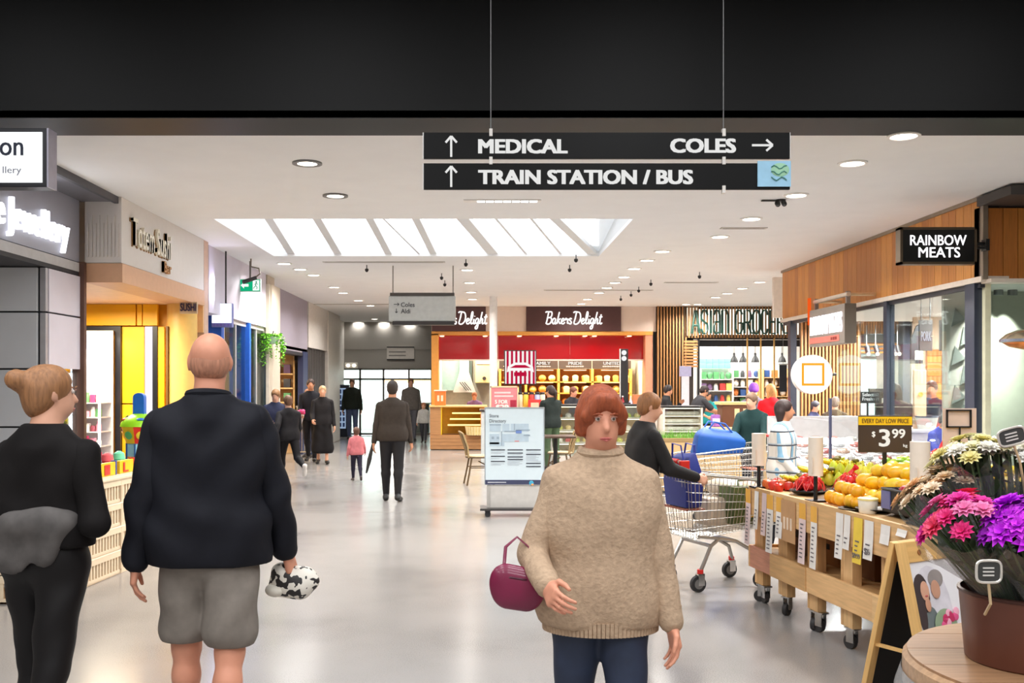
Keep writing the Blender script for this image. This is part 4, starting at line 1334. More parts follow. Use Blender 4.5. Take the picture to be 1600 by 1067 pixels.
bistro_chair(PX(748, 15.6), 15.6, .15, 'rattan bistro chair with leaning slatted back beside the directory board')
bistro_chair(PX(876, 16.3), 16.4, PI - .3, 'rattan bistro chair turned away at the small cafe table')
bistro_chair(PX(917, 15.6), 15.7, PI + .5, 'rattan bistro chair just behind the woman in the cream jumper')
ct = root('cafe_table', 'small dark square cafe table beside the directory board', 'table', (PX(868, 15.9), 15.9, 0))
MB().box(-.3, .3, -.3, .3, .72, .75).build('table_top', M((74, 54, 42), .35), ct, False, .006)
MB().cyl((0, 0, .03), (0, 0, .72), .035).build('table_post', BLACK, ct)
for k in range(4):
    a = k * PI / 2 + .6
    MB().bar((0, 0, .04), (.28 * math.cos(a), .28 * math.sin(a), .015), .05, .03).build('table_foot', BLACK, ct, False)

# island counter of the cafe, with glass cases
il = root('island_counter', 'white island counter of the cafe behind the directory board', 'counter', (PX(810, 20), 20.2, 0))
MB().box(-.75, .72, -.3, .5, 0, 1.02).build('counter_body', M((200, 206, 206), .4), il, False, .01)
MB().box(-.78, .76, -.33, .53, 1.02, 1.06).build('counter_top', M((60, 54, 52), .3), il, False, .006)
po = root('price_poster', 'pink offer poster reading 5 FOR $29 on the cafe island', 'poster', (PX(788, 19.9), 19.95, 1.06))
MB().box(-.26, .26, 0, .03, 0, .44).build('poster_board', M((214, 130, 136), .5, var=.12, scale=6), po, False, .004)
MB().box(-.28, .28, -.01, .04, .44, .47).box(-.28, -.26, -.01, .04, 0, .47).box(.26, .28, -.01, .04, 0, .47).build('poster_frame', M((226, 206, 170), .5), po, False)
txt('5 FOR', .075, WHITE, (-.06, -.004, .12), po, .26, bold=.05, depth=.002)
txt('$29', .10, WHITE, (-.04, -.004, .0), po, .26, bold=.05, depth=.002)
MB().box(.12, .24, -.006, 0, .03, .19).build('offer_block', M((160, 28, 56), .5), po, False)
for k in range(2):
    MB().box(-.2, .18 - .05 * k, -.004, 0, .25 + k * .07, .285 + k * .07).build('print_line', M((240, 196, 196), .5), po, False)
JR = [M((240, 226, 190), .4), M((244, 196, 70), .4), M((206, 60, 50), .4), M((176, 190, 230), .4)]
JN = ('cream', 'yellow', 'red', 'pale blue')
for i, px in enumerate((813, 822, 831, 840, 848)):
    j = root('lidded_jar', '%s jar with dark lid on the cafe island, %s from the pink poster' % (JN[i % 4], ORD[i]), 'jar', (PX(px, 20), 20.1, 1.06), group='jars on the cafe island')
    MB().lathe([(.05, 0), (.055, .02), (.055, .28), (.045, .3)], n=14).build('jar_body', JR[i % 4], j)
    MB().lathe([(.05, .3), (.05, .34), (.02, .35)], n=14).build('jar_lid', DARK, j)
rb = root('red_carton', 'red printed carton standing before the jars on the cafe island', 'box', (PX(836, 19.8), 19.88, 1.06))
MB().box(-.13, .13, 0, .08, 0, .2).build('carton_body', M((206, 52, 50), .5), rb, False, .004)
MB().box(-.08, .08, -.004, 0, .04, .14).build('carton_label', M((240, 190, 160), .5), rb, False)
st = root('striped_sign', 'square red and white striped sign with ribbon badge above the cafe island', 'sign', (PX(813, 20.6), 20.6, 0))
z0, z1 = PZ(601, 20.6), PZ(547, 20.6)
hw2 = .335
MB().box(-hw2, hw2, 0, .1, z0, z1).build('sign_case', M((40, 26, 28), .5), st, False, .006)
MB().box(-hw2 + .02, hw2 - .02, -.006, 0, z0 + .02, z1 - .02).build('lit_face', E((250, 244, 240), .9), st, False)
CRI = E((200, 24, 66), .8)
for k in range(7):
    x = -hw2 + .05 + k * .09
    MB().box(x, x + .045, -.010, -.006, z0 + .02, z1 - .02).build('red_stripe', CRI, st, False)
zc = (z0 + z1) / 2
MB().prism([(-.28, zc - .1), (-.26, zc + .02), (-.12, zc + .1), (.12, zc + .1), (.26, zc + .02), (.28, zc - .1), (.2, zc - .07), (-.2, zc - .07)], -.016, -.010).build('ribbon', E((252, 246, 244), .95), st, False)
MB().prism([(-.22, zc - .01), (-.1, zc + .05), (.1, zc + .05), (.22, zc - .01), (.1, zc - .01), (-.1, zc - .01)], -.020, -.016).build('ribbon_band', CRI, st, False)
MB().box(-.13, .13, -.016, -.010, zc - .18, zc - .1).build('red_tab', CRI, st, False)
MB().cyl((0, .05, 1.06), (0, .05, z0), .03).build('sign_post', DARK, st)


def glass_case(name, px0, px1, Y, ztop, zbot, label, n):
    x0, x1 = PX(px0, Y), PX(px1, Y)
    r = root(name, label, 'display case', ((x0 + x1) / 2, Y, 0))
    h = (x1 - x0) / 2
    fr_ = M((226, 214, 200), .4)
    MB().box(-h, h, 0, .6, 0, zbot).build('case_base', M((206, 198, 190), .5), r, False, .01)
    MB().box(-h, h, .57, .6, zbot, ztop).build('case_back', M((240, 226, 206), .5), r, False)
    for x in (-h, h - .035):
        MB().box(x, x + .035, -.01, .6, zbot, ztop).build('case_end', fr_, r, False)
    MB().box(-h - .02, h + .02, -.02, .62, ztop, ztop + .03).build('case_top', BLACK, r, False, .004)
    MB().box(-h + .03, h - .03, 0, .006, zbot, ztop).build('case_glass', glass((246, 250, 248), .06), r, False)
    nz_ = 4
    for k in range(nz_):
        z = zbot + .02 + k * (ztop - zbot) / nz_
        MB().box(-h + .035, h - .035, .06, .57, z - .012, z).build('case_shelf', M((240, 236, 228), .3), r, False)
        MB().box(-h + .035, h - .035, .055, .06, z + (ztop - zbot) / nz_ - .045, z + (ztop - zbot) / nz_ - .03).build('shelf_light', E((255, 240, 210), 3.0), r, False)
    return r, h, [zbot + .02 + k * (ztop - zbot) / nz_ for k in range(nz_)]


CAK = [M(c, .5, var=.15, scale=20) for c in ((236, 206, 150), (150, 92, 50), (244, 236, 224), (206, 90, 90), (196, 200, 110))]
CKN = ('golden', 'chocolate', 'cream', 'pink', 'green')
bun = [mesh_of(MB().lathe([(.055, 0), (.06, .03), (.05, .06), (.02, .08)], n=12), 'cake', m) for m in CAK]
tray = mesh_of(MB().box(-.09, .09, -.07, .07, 0, .05), 'sandwich_pack', CAK[2], True, .012)
for (nm, a, bb, Y, zt_, zb_, lab, sh) in (('cake_case', 866, 1022, 19.0, 1.15, .2, 'long glass cake case with lit shelves behind the woman in cream', 'cake'),
                                         ('sandwich_case', 1036, 1098, 18.6, 1.13, .55, 'short glass case of packed sandwiches beside the planter grass', 'sandwich_pack')):
    r, h, zs_ = glass_case(nm, a, bb, Y, zt_, zb_, lab, 4)
    n = int(2 * h / .165)
    for k, z in enumerate(zs_):
        for j in range(n):
            if sh == 'cake' and j > 9:
                continue
            m = (k * 2 + j) % 5
            put(sh, bun[m] if sh == 'cake' else tray, (r.location.x - h + .12 + j * .165, Y + .2, z + .001),
                label='%s %s on the %s shelf of the %s, %s from the directory side' % (CKN[m] if sh == 'cake' else 'wrapped', sh.replace('_', ' '), ORD[k], nm.replace('_', ' '), ORD[j]), cat='food', group='food in the ' + nm.replace('_', ' '))
bp_ = root('black_pole_sign', 'narrow black upright sign with two white round badges above the cake case', 'sign', (PX(975, 20), 20.0, 0))
MB().box(-.085, .085, 0, .06, 1.2, PZ(545, 20)).build('sign_blade', M((30, 28, 30), .4), bp_, False, .006)
MB().box(-.085, -.07, -.01, .07, 1.2, PZ(545, 20)).build('blade_edge', M((220, 216, 210), .4), bp_, False)
MB().box(-.12, .12, -.1, .15, 1.06, 1.2).build('sign_foot', DARK, bp_, False)
for py in (551, 560):
    MB().lathe([(.05, 0), (.05, .01)], (0, 0, PZ(py, 20)), 18, mtx=Matrix.Rotation(PI / 2, 3, 'X')).build('round_badge', E((250, 250, 250), .9), bp_)
rc = root('rear_counter', 'pale rear counter carrying bottles and a red drink rack behind the cake case', 'counter', (PX(990, 20.2), 20.1, 0))
MB().box(-.95, .6, -.25, .35, 0, 1.02).build('counter_body', M((214, 206, 196), .5), rc, False)
MB().box(-.97, .62, -.27, .37, 1.02, 1.06).build('counter_top', M((226, 220, 210), .4), rc, False)
BT = [M((150, 30, 40), .3), M((110, 70, 160), .3), M((206, 196, 226), .3), M((196, 40, 34), .3)]
BTN = ('dark red', 'purple', 'pale', 'bright red')
btm = [(mesh_of(MB().lathe([(.034, 0), (.038, .01), (.038, .15), (.014, .21), (.014, .25)], n=12), 'bottle_body', m), mesh_of(MB().lathe([(.017, .25), (.017, .275)], n=10), 'bottle_cap', WHITE)) for m in BT]
for i in range(10):
    r = root('drink_bottle', '%s drink bottle on the rear counter, %s along the row' % (BTN[i % 4], ORD[i]), 'bottle', (PX(948 + i * 6.2, 20), 19.98 + .06 * (i % 2), 1.06), group='bottles behind the cake case')
    put('bottle_body', btm[i % 4][0], (0, 0, 0), r)
    put('bottle_cap', btm[i % 4][1], (0, 0, 0), r)
cr_ = root('counter_register', 'white register screen with timber surround on the rear counter', 'register', (PX(1005, 19.9), 19.95, 1.06))
MB().box(-.2, .2, 0, .1, .02, .3).build('register_case', M((186, 110, 70), .5), cr_, False, .01)
MB().box(-.1, .12, -.006, 0, .04, .2).build('register_screen', M((236, 232, 230), .4), cr_, False)
MB().box(-.22, .22, -.05, .12, 0, .02).build('register_foot', DARK, cr_, False)

# ---- planter with grass, timber table behind, trolley with blue bag
pt = root('planter', 'long tan planter box topped with short green grass', 'planter', (PX(1095, 14.6), 14.6, 0))
TAN = M((196, 164, 116), .55, var=.05, scale=3)
for k, (a, bb) in enumerate(((-.95, .0), (.0, .95))):
    MB().box(a + .002, bb - .002, -.25, -.22, .03, .78).build('planter_panel', TAN, pt, False, .003)
MB().box(-.95, .95, -.22, .3, .03, .74).build('planter_body', TAN, pt, False)
MB().box(-.96, -.93, -.26, .31, .74, .79).box(.93, .96, -.26, .31, .74, .79).box(-.96, .96, -.26, -.22, .74, .79).box(-.96, .96, .28, .31, .74, .79).build('planter_rim', M((150, 122, 78), .5), pt, False)
MB().box(-.9, .9, -.2, .28, 0, .03).build('planter_plinth', DARK, pt, False)
b = MB()
for k in range(900):
    x, y = RNG.uniform(-.92, .92), RNG.uniform(-.2, .27)
    a = RNG.uniform(0, 2 * PI)
    h = RNG.uniform(.08, .2)
    dx, dy = math.cos(a) * .009, math.sin(a) * .009
    tx, ty = x + RNG.uniform(-.05, .05), y + RNG.uniform(-.05, .05)
    b.add([(x - dx, y - dy, .73), (x + dx, y + dy, .73), (tx, ty, .73 + h)], [(0, 1, 2)])
tag(b.build('grass', M((104, 158, 62), .6, var=.25, scale=4), pt, False), kind='stuff')
tb = root('side_table', 'cream timber table with drawers behind the planter', 'table', (PX(1143, 16.4), 16.4, 0))
MB().box(-.42, .42, -.25, .25, .82, .87).build('table_top', M((214, 190, 150), .5), tb, False, .006)
for sx in (-1, 1):
    for sy in (-1, 1):
        MB().box(sx * .38 - .03, sx * .38 + .03, sy * .2 - .03, sy * .2 + .03, 0, .82).build('table_leg', M((206, 180, 140), .5), tb, False)
cb = root('brown_cabinet', 'brown food cabinet with warm lit windows on the cream table', 'cabinet', (PX(1146, 16.4), 16.4, .87))
MB().box(-.22, .24, -.15, .2, 0, .36).build('cabinet_body', M((98, 58, 34), .5), cb, False, .006)
MB().box(-.02, .06, -.155, -.15, .06, .3).box(.12, .2, -.155, -.15, .06, .3).build('cabinet_window', M((230, 206, 160), .4), cb, False)
MB().box(-.26, .28, -.18, .22, .36, .41).build('cabinet_top', M((226, 190, 130), .5), cb, False, .006)
pg = root('purple_goods', 'small purple patterned packet beside the brown cabinet', 'packet', (PX(1117, 16.3), 16.3, .87))
MB().box(-.06, .08, -.05, .05, 0, .2).build('packet_body', M((150, 96, 176), .5, var=.3, scale=20), pg, False, .02)
MB().box(-.05, .07, -.056, -.05, .06, .14).build('packet_label', M((230, 214, 236), .5), pg, False)
# ================================================================ SHOPPING TROLLEYS
WIRE = M((176, 172, 166), .3, .85, .03)
REDP = M((214, 40, 34), .4)


def lerp(a, b_, t):
    return tuple(p + (q - p) * t for p, q in zip(a, b_))


def trolley(name, loc, rz, label):
    r = root(name, label, 'trolley', loc, rz)
    # local: front towards +x, left side +y; wheels at x 0 and .56
    B0 = [(-.06, -.21, .40), (-.06, .21, .40), (.72, .15, .47), (.72, -.15, .47)]
    T0 = [(-.12, -.27, .90), (-.12, .27, .90), (.86, .20, .78), (.86, -.20, .78)]
    b = MB()

    def side(i, j, n, rows):
        for k in range(n + 1):
            t = k / n
            b.tube([lerp(B0[i], B0[j], t), lerp(T0[i], T0[j], t)], .0026, 4)
        for q in range(rows + 1):
            t = q / rows
            b.tube([lerp(B0[i], T0[i], t), lerp(B0[j], T0[j], t)], .0026 if q % 3 else .004, 4)
    side(0, 3, 26, 7)
    side(1, 2, 26, 7)
    side(3, 2, 10, 7)
    side(0, 1, 12, 7)
    for k in range(11):
        t = k / 10
        b.tube([lerp(B0[0], B0[1], t), lerp(B0[3], B0[2], t)], .0026, 4)
    for k in range(9):
        t = k / 8
        b.tube([lerp(B0[0], B0[3], t), lerp(B0[1], B0[2], t)], .0026, 4)
    tag(b.build('basket_wires', WIRE, r), kind='stuff')
    MB().tube(T0, .008, 8, closed=True).build('basket_rim', WIRE, r)
    MB().tube([(-.12, -.25, .93), (-.19, -.25, .99), (-.19, .25, .99), (-.12, .25, .93)], .012, 8).build('handle_bar', WIRE, r)
    MB().cyl((-.19, -.21, .99), (-.19, .21, .99), .019, n=12).build('handle_grip', REDP, r)
    for s in (-1, 1):
        MB().box(-.21, -.13, s * .26 - .016, s * .26 + .016, .93, 1.0).build('handle_end', REDP, r, False, .008)
    # child seat flap
    b = MB()
    for k in range(7):
        y = -.18 + .06 * k
        b.tube([(.02, y, .62), (.10, y, .90)], .003, 4)
    b.tube([(.02, -.19, .62), (.02, .19, .62)], .004, 5).tube([(.10, -.2, .90), (.10, .2, .90)], .004, 5)
    tag(b.build('seat_flap', WIRE, r), kind='stuff')
    MB().box(-.10, .06, -.18, .18, .61, .625).build('seat_board', M((150, 84, 66), .5), r, False, .004)
    # chassis
    for s in (-1, 1):
        MB().tube([(0, s * .21, .15), (.10, s * .20, .34), (.18, s * .19, .39), (.34, s * .18, .36), (.52, s * .19, .26), (.56, s * .2, .15)], .015, 8).build('chassis_tube', WIRE, r)
        MB().tube([(-.02, s * .22, .42), (.18, s * .19, .39)], .012, 8).build('chassis_strut', WIRE, r)
    MB().bar((.1, -.2, .34), (.1, .2, .34), .03, .02).build('chassis_cross', STEEL, r, False)
    MB().bar((.3, -.18, .365), (.3, .18, .365), .08, .02).build('chassis_cross', STEEL, r, False)
    for x in (0, .56):
        for s in (-1, 1):
            y = s * .21
            wh_ = root('castor', None, None, (x, y, 0))
            wh_.parent = r
            MB().cyl((-.02, -.016, .0625), (-.02, .016, .0625), .062, n=20).build('tyre', RUBBER, wh_)
            MB().cyl((-.02, -.019, .0625), (-.02, .019, .0625), .038, n=16).build('hub', M((120, 118, 116), .4), wh_)
            MB().box(-.03, .025, -.025, -.02, .05, .135).box(-.03, .025, .02, .025, .05, .135).box(-.03, .025, -.025, .025, .13, .14).build('fork', CHROME, wh_, False)
            MB().cyl((0, 0, .138), (0, 0, .17), .024, n=12).build('collar', REDP, wh_)
    return r


TRX, TRY, TRA = 1.53, 7.52, math.radians(20)
tr = trolley('shopping_trolley', (TRX - .02 - math.sin(TRA) * -.21 * 1 - .0, TRY + .21 * math.cos(TRA), 0), TRA, 'wire supermarket trolley with red handle standing beside the fruit table')


def trl(x, y, z):   # point in the frame of the first trolley
    c, s = math.cos(TRA), math.sin(TRA)
    o = tr.location
    return (o.x + x * c - y * s, o.y + x * s + y * c, z)


BLUE = M((30, 46, 130), .55, var=.12, scale=6)
bag = root('blue_bag', 'dark blue shopping bag in the child seat of the trolley', 'bag', trl(-.03, -.02, .63), TRA)
MB().add([(-.07, -.15, 0), (.07, -.15, 0), (.08, .15, 0), (-.07, .15, 0), (-.08, -.17, .2), (.085, -.16, .22), (.08, .17, .24), (-.09, .16, .2), (-.03, -.13, .38), (.05, -.10, .42), (.04, .14, .40), (-.04, .13, .37)],
         [(3, 2, 1, 0), (0, 1, 5, 4), (1, 2, 6, 5), (2, 3, 7, 6), (3, 0, 4, 7), (4, 5, 9, 8), (5, 6, 10, 9), (6, 7, 11, 10), (7, 4, 8, 11), (8, 9, 10, 11)]).build('bag_body', BLUE, bag, True, .015)
for s in (-1, 1):
    MB().tube([(s * .05, -.08, .36), (s * .06, -.06, .47), (s * .06, .06, .48), (s * .05, .08, .36)], .009, 6, flat=.5).build('bag_handle', M((44, 58, 150), .6), bag)
gb = root('green_bag', 'olive green carrier bag with a bright picture panel standing in the trolley basket', 'bag', trl(.55, -.07, .475), TRA)
MB().add([(-.2, -.06, 0), (.16, -.05, 0), (.16, .12, 0), (-.2, .12, 0), (-.22, -.1, .30), (.19, -.085, .28), (.19, .13, .28), (-.22, .13, .30)],
         [(3, 2, 1, 0), (0, 1, 5, 4), (1, 2, 6, 5), (2, 3, 7, 6), (3, 0, 4, 7), (4, 5, 6, 7)]).build('bag_body', M((84, 98, 50), .6, var=.12), gb, True, .012)
pm = Matrix.Rotation(-.12, 3, 'X')
MB().cbox((-.03, -.082, .15), (.16, .004, .18), pm).build('picture_panel', M((196, 156, 60), .5, var=.25, scale=18), gb, False)
MB().cbox((-.03, -.086, .15), (.09, .004, .10), pm).build('picture_flower', M((70, 80, 170), .5, var=.3, scale=26), gb, False)
MB().cbox((-.03, -.089, .15), (.035, .004, .04), pm).build('picture_center', M((220, 90, 60), .5), gb, False)
MB().tube([(-.12, 0, .29), (-.12, .0, .34), (.08, 0, .34), (.08, 0, .28)], .008, 6).build('bag_handle', M((84, 98, 50), .6), gb)
pk = root('wrapped_groceries', 'pale plastic wrapped groceries heaped at the front of the trolley', 'groceries', trl(.28, .05, .46), TRA)
for i in range(5):
    MB().ball((RNG.uniform(-.12, .45), RNG.uniform(-.04, .08), .24 + RNG.uniform(0, .08)), (.12, .08, .07), 12, 8, Matrix.Rotation(i, 3, 'Z')).build('parcel', M(((236, 226, 216), (230, 190, 170), (226, 214, 190))[i % 3], .35, var=.15, scale=20), pk)
MB().box(-.1, .42, -.08, .1, .0, .22).build('parcel', M((206, 190, 170), .5), pk, False, .03)

tr2 = trolley('shopping_trolley', (PX(1185, 10.9), 11.2, 0), PI + .1, 'second trolley carrying a bright blue bag in front of the planter')
c2, s2 = math.cos(PI + .1), math.sin(PI + .1)
b2 = root('bright_blue_bag', 'bright blue soft bag lying across the second trolley', 'bag', (PX(1128, 10.9), 11.15, .80), PI + .1)
MB().add([(-.28, -.14, 0), (.28, -.12, -.02), (.28, .14, -.02), (-.26, .14, 0), (-.3, -.15, .14), (.2, -.16, .22), (.26, .16, .22), (-.3, .15, .14), (-.22, -.08, .24), (.12, -.1, .29), (.14, .1, .29), (-.2, .08, .24)],
         [(3, 2, 1, 0), (0, 1, 5, 4), (1, 2, 6, 5), (2, 3, 7, 6), (3, 0, 4, 7), (4, 5, 9, 8), (5, 6, 10, 9), (6, 7, 11, 10), (7, 4, 8, 11), (8, 9, 10, 11)]).build('bag_body', M((20, 84, 168), .5, var=.15, scale=6), b2, True, .03)
for s in (-1, 1):
    MB().tube([(-.15, s * .09, .23), (-.06, s * .1, .33), (.06, s * .1, .35), (.12, s * .09, .27)], .01, 6).build('bag_handle', M((20, 84, 168), .5), b2)

# ================================================================ FRUIT TABLE
TO = Vector((1.965, 7.22, 0))
TA = math.atan2(-.991, .130)
TU = Vector((math.cos(TA), math.sin(TA), 0))
TV = Vector((-math.sin(TA), math.cos(TA), 0))


def tw(x, y, z):
    return tuple(TO + TU * x + TV * y + Vector((0, 0, z)))


ft = root('fruit_table', 'long rough pine fruit stall table on castors with hanging price strips', 'table', tuple(TO), TA)
TL, TWD = 2.62, 1.3
PN = [wood((222 + d, 178 + d, 124 + d), .6, 'x', .14) for d in (-14, -5, 5, 12)]
PNZ = [wood((222 + d, 178 + d, 124 + d), .6, 'z', .14) for d in (-14, -5, 5, 12)]
for k in range(9):
    y0 = k * TWD / 9
    MB().box(0, TL, y0 + .002, y0 + TWD / 9 - .002, .80, .825).build('table_board', PN[k % 4], ft, False, .002)
segs = ((0, .36, 0), (.362, .90, 3), (.902, 1.72, 1), (1.722, TL, 2))
for i, (a, bb, m) in enumerate(segs):
    MB().box(a, bb, -.025, 0, .63, .832).build('apron_board', PN[m], ft, False, .003)
    MB().box(a, bb, -.02 - .008 * (i % 2), .004, .25, .405).build('rail_board', M((190, 130, 104), .6, var=.15, stretch=(.5, 6, 6)) if i == 0 else PN[(m + 1) % 4], ft, False, .003)
MB().box(0, TL, .02, TWD, .36, .385).build('lower_shelf', PN[0], ft, False)
MB().box(-.025, 0, -.02, TWD, .63, .832).build('end_board', PN[0], ft, False, .003)
MB().box(-.025, 0, -.02, TWD, .25, .405).build('end_board', PN[1], ft, False, .003)
MB().box(TL, TL + .025, -.02, TWD, .63, .832).build('end_board', PN[3], ft, False, .003)
wheel_parts = None
px_ = (.06, .46, .90, 1.34, 1.80, 2.26, 2.56)
for i, x in enumerate(px_):
    for yy in (.03, TWD - .09):
        MB().box(x - .055, x + .055, yy, yy + .06, .13, .80).build('leg', PNZ[(i + int(yy)) % 4], ft, False, .003)
        MB().box(x - .085, x - .057, yy, yy + .07, .13, .80).build('leg_face', PNZ[(i + 2) % 4], ft, False, .003)
        for dx in ((-.03, .04) if i % 2 == 0 else (0,)):
            cw = root('castor', None, None, (x + dx, yy + .03, 0), RNG.uniform(0, 3))
            cw.parent = ft
            MB().cyl((-.015, -.014, .042), (-.015, .014, .042), .042, n=16).build('wheel', M((52, 50, 50), .5), cw)
            MB().box(-.03, .025, -.022, -.017, .04, .12).box(-.03, .025, .017, .022, .04, .12).box(-.04, .04, -.03, .03, .12, .13).build('fork', CHROME, cw, False)
# cartons on the lower shelf
CT = [M(c, .7, var=.1) for c in ((92, 58, 34), (150, 96, 44), (118, 74, 40), (206, 140, 40))]
for i, (x, h) in enumerate(((.26, .2), (.68, .18), (1.12, .22), (1.56, .2), (2.0, .22), (2.4, .18))):
    cbx = root('fruit_carton', '%s cardboard fruit carton under the fruit table, %s from the trolley end' % (('dark brown', 'tan', 'brown', 'orange')[i % 4], ORD[i]), 'carton', tw(x, .5, .386), TA, 'cartons under the fruit table')
    MB().box(-.18, .18, -.28, .28, 0, h).build('carton_body', CT[i % 4], cbx, False, .006)
    MB().box(-.06, .06, -.284, -.28, h * .55, h * .75).build('hand_hole', M((30, 20, 14), .8), cbx, False)
# price strips hung along the apron
SW = M((236, 232, 226), .6)
SPK = M((230, 206, 204), .6)
SYE = M((240, 206, 70), .6)
SOR = M((236, 176, 70), .6)
INK = M((110, 104, 108), .6)
for i, (px, bot, wd, m, top) in enumerate(((1172, 850, 9, SPK, SOR), (1185, 826, 7, SW, None), (1197, 836, 8, SPK, None), (1206, 863, 10, SW, SOR), (1221, 840, 10, SW, SOR), (1257, 880, 10, SPK, SOR), (1275, 888, 10, SW, SOR), (1315, 872, 10, SW, None),
                                           (1327, 858, 9, SW, None), (1344, 880, 12, SYE, None), (1361, 874, 12, SW, None), (1387, 850, 12, SW, None), (1413, 838, 13, SW, None))):
    Y = (1.96 + .131 * 7.14) / ((px - 752) / F + .131)
    x = (7.22 - Y) / .991
    ln = .81 - PZ(bot, Y)
    hw_ = wd * Y / F / 2 / .45
    hw_ = min(hw_, .05)
    s_ = root('price_strip', '%s paper price strip on the fruit table apron, %s from the trolley end' % ({id(SW): 'white', id(SPK): 'pinkish', id(SYE): 'yellow'}[id(m)], ORD[i]), 'price strip', tw(x, -.027, .81), TA + RNG.uniform(-.03, .03), 'price strips along the fruit table')
    MB().add([(-hw_, -.002, 0), (hw_, -.002, 0), (hw_, -.006, -ln / 2), (hw_ + .003, -.016, -ln), (-hw_ + .003, -.016, -ln), (-hw_, -.006, -ln / 2),
              (-hw_, -.001, 0), (hw_, -.001, 0), (hw_, -.005, -ln / 2), (hw_ + .003, -.015, -ln), (-hw_ + .003, -.015, -ln), (-hw_, -.005, -ln / 2)],
             [(0, 1, 2, 5), (5, 2, 3, 4), (7, 6, 11, 8), (8, 11, 10, 9), (0, 5, 11, 6), (5, 4, 10, 11), (1, 7, 8, 2), (2, 8, 9, 3), (4, 3, 9, 10), (6, 7, 1, 0)]).build('strip_paper', m, s_, False)
    if top:
        MB().box(-hw_, hw_, -.005, -.0035, -.1, 0).build('strip_header', top, s_, False)
    b = MB()
    k = -.13
    while k > -ln + .03:
        yk = -.0045 - .004 * min(1, -k / (ln / 2)) - max(0, (-k - ln / 2) / (ln / 2)) * .0105
        b.box(-hw_ * .5, hw_ * (.1 + .3 * (int(-k * 300) % 2)), yk - .001, yk, k - .008, k)
        k -= .026
    tag(b.build('strip_print', INK, s_, False), kind='stuff')
    if px == 1344:
        txt('$3.99', .03, INK, (.002, -.017, -ln + .03), s_, hw_ * 1.7, depth=.001)
    if px == 1361:
        txt('$6', .035, INK, (.002, -.017, -ln + .03), s_, hw_ * 1.3, depth=.001)
cc = root('cardboard_flap', 'plain brown cardboard flap hung on the fruit table apron', 'cardboard', tw(.66, -.03, .81), TA)
MB().box(-.10, .11, -.004, .0, -.28, -.01).build('flap_board', M((196, 150, 104), .7), cc, False)
for k in range(3):
    MB().box(-.06 + k * .05, -.035 + k * .05, -.006, -.004, -.2, -.12).build('print_mark', M((236, 214, 190), .7), cc, False)

# paper bag rolls on black posts
RP = M((240, 226, 208), .7, var=.04)
for i, (x, y, wr_, za, zb) in enumerate(((.07, .02, .05, 727, 677), (.92, .035, .046, 743, 683), (1.98, .1, .05, 765, 690))):
    p = tw(x, y, 0)
    z0, z1 = PZ(za, p[1]), PZ(zb, p[1])
    r = root('bag_roll', 'white roll of produce bags on black post, %s' % ('at the trolley end of the fruit table', 'mid way along the fruit table', 'beside the flower stand')[i], 'bag roll', (p[0], p[1], .825), TA)
    MB().cyl((0, 0, 0), (0, 0, z0 - .825 + .02), .013 if i < 2 else .014, n=10).build('roll_post', BLACK, r)
    MB().box(-.05, .05, -.05, .05, 0, .012).build('post_foot', BLACK, r, False)
    MB().lathe([(.02, z0 - .825), (wr_, z0 - .825), (wr_, z1 - .825), (.02, z1 - .825)], n=24).build('paper_roll', RP, r)
    MB().box(wr_ * .55, wr_ * .95, -wr_ * .9, -wr_ * .86, z0 - .825 + .02, z0 - .825 + .12).build('loose_sheet', RP, r, False)
# price sign 3.99
SY = 6.5
ps = root('price_sign', 'dark brown price card reading $3.99 kg with yellow header over the fruit', 'price sign', (PX(1383, SY), SY, 0), -.05)
hw_ = (PX(1424, SY) - PX(1342, SY)) / 2
z0, z1 = PZ(707, SY), PZ(649, SY)
BRN = M((66, 52, 42), .45, var=.04)
MB().box(-hw_, hw_, 0, .012, z0, z1).build('card', BRN, ps, False, .003)
MB().box(-hw_, hw_, -.004, 0, PZ(664, SY), PZ(651, SY)).build('yellow_band', M((250, 206, 16), .45, var=.02), ps, False)
txt('EVERY DAY LOW PRICE', .030, M((120, 84, 20), .5), (0, -.006, PZ(661, SY)), ps, hw_ * 1.75, depth=.001, bold=.02)
IV = E((250, 244, 230), .9)
txt('3', .115, IV, (-.005, -.004, PZ(697, SY)), ps, .072, depth=.002, bold=.02)
txt('99', .06, IV, (.085, -.004, PZ(684, SY)), ps, .085, depth=.002, bold=.02)
txt('$', .035, IV, (-.075, -.004, PZ(682, SY)), ps, .022, depth=.002, bold=.02)
txt('kg', .02, IV, (.128, -.004, PZ(698, SY)), ps, .026, depth=.002)
MB().box(-.012, .012, .002, .022, .825, z0 + .04).build('sign_post', BLACK, ps, False)
BY = 6.0
bsg = root('blank_card_stand', 'blank peach card stand in a black frame on thin black rod behind the fruit', 'stand', (PX(1501, BY), BY, 0))
MB().box(-.1, .1, .01, .02, PZ(735, BY), PZ(638, BY)).build('card_back', M((232, 204, 184), .5), bsg, False)
b = MB()
x0, x1, z0, z1 = PX(1479, BY) - PX(1501, BY), PX(1518, BY) - PX(1501, BY), PZ(668, BY), PZ(640, BY)
for a in ((x0, x1, z0, z0 + .008), (x0, x1, z1 - .008, z1), (x0, x0 + .008, z0, z1), (x1 - .008, x1, z0, z1)):
    b.box(a[0], a[1], -.004, .008, a[2], a[3])
b.build('card_frame', BLACK, bsg, False)
MB().cyl((-.005, 0, .825), (-.005, 0, z0), .005, n=8).build('card_rod', BLACK, bsg)
MB().box(-.06, .06, -.05, .05, .825, .835).build('rod_foot', BLACK, bsg, False)

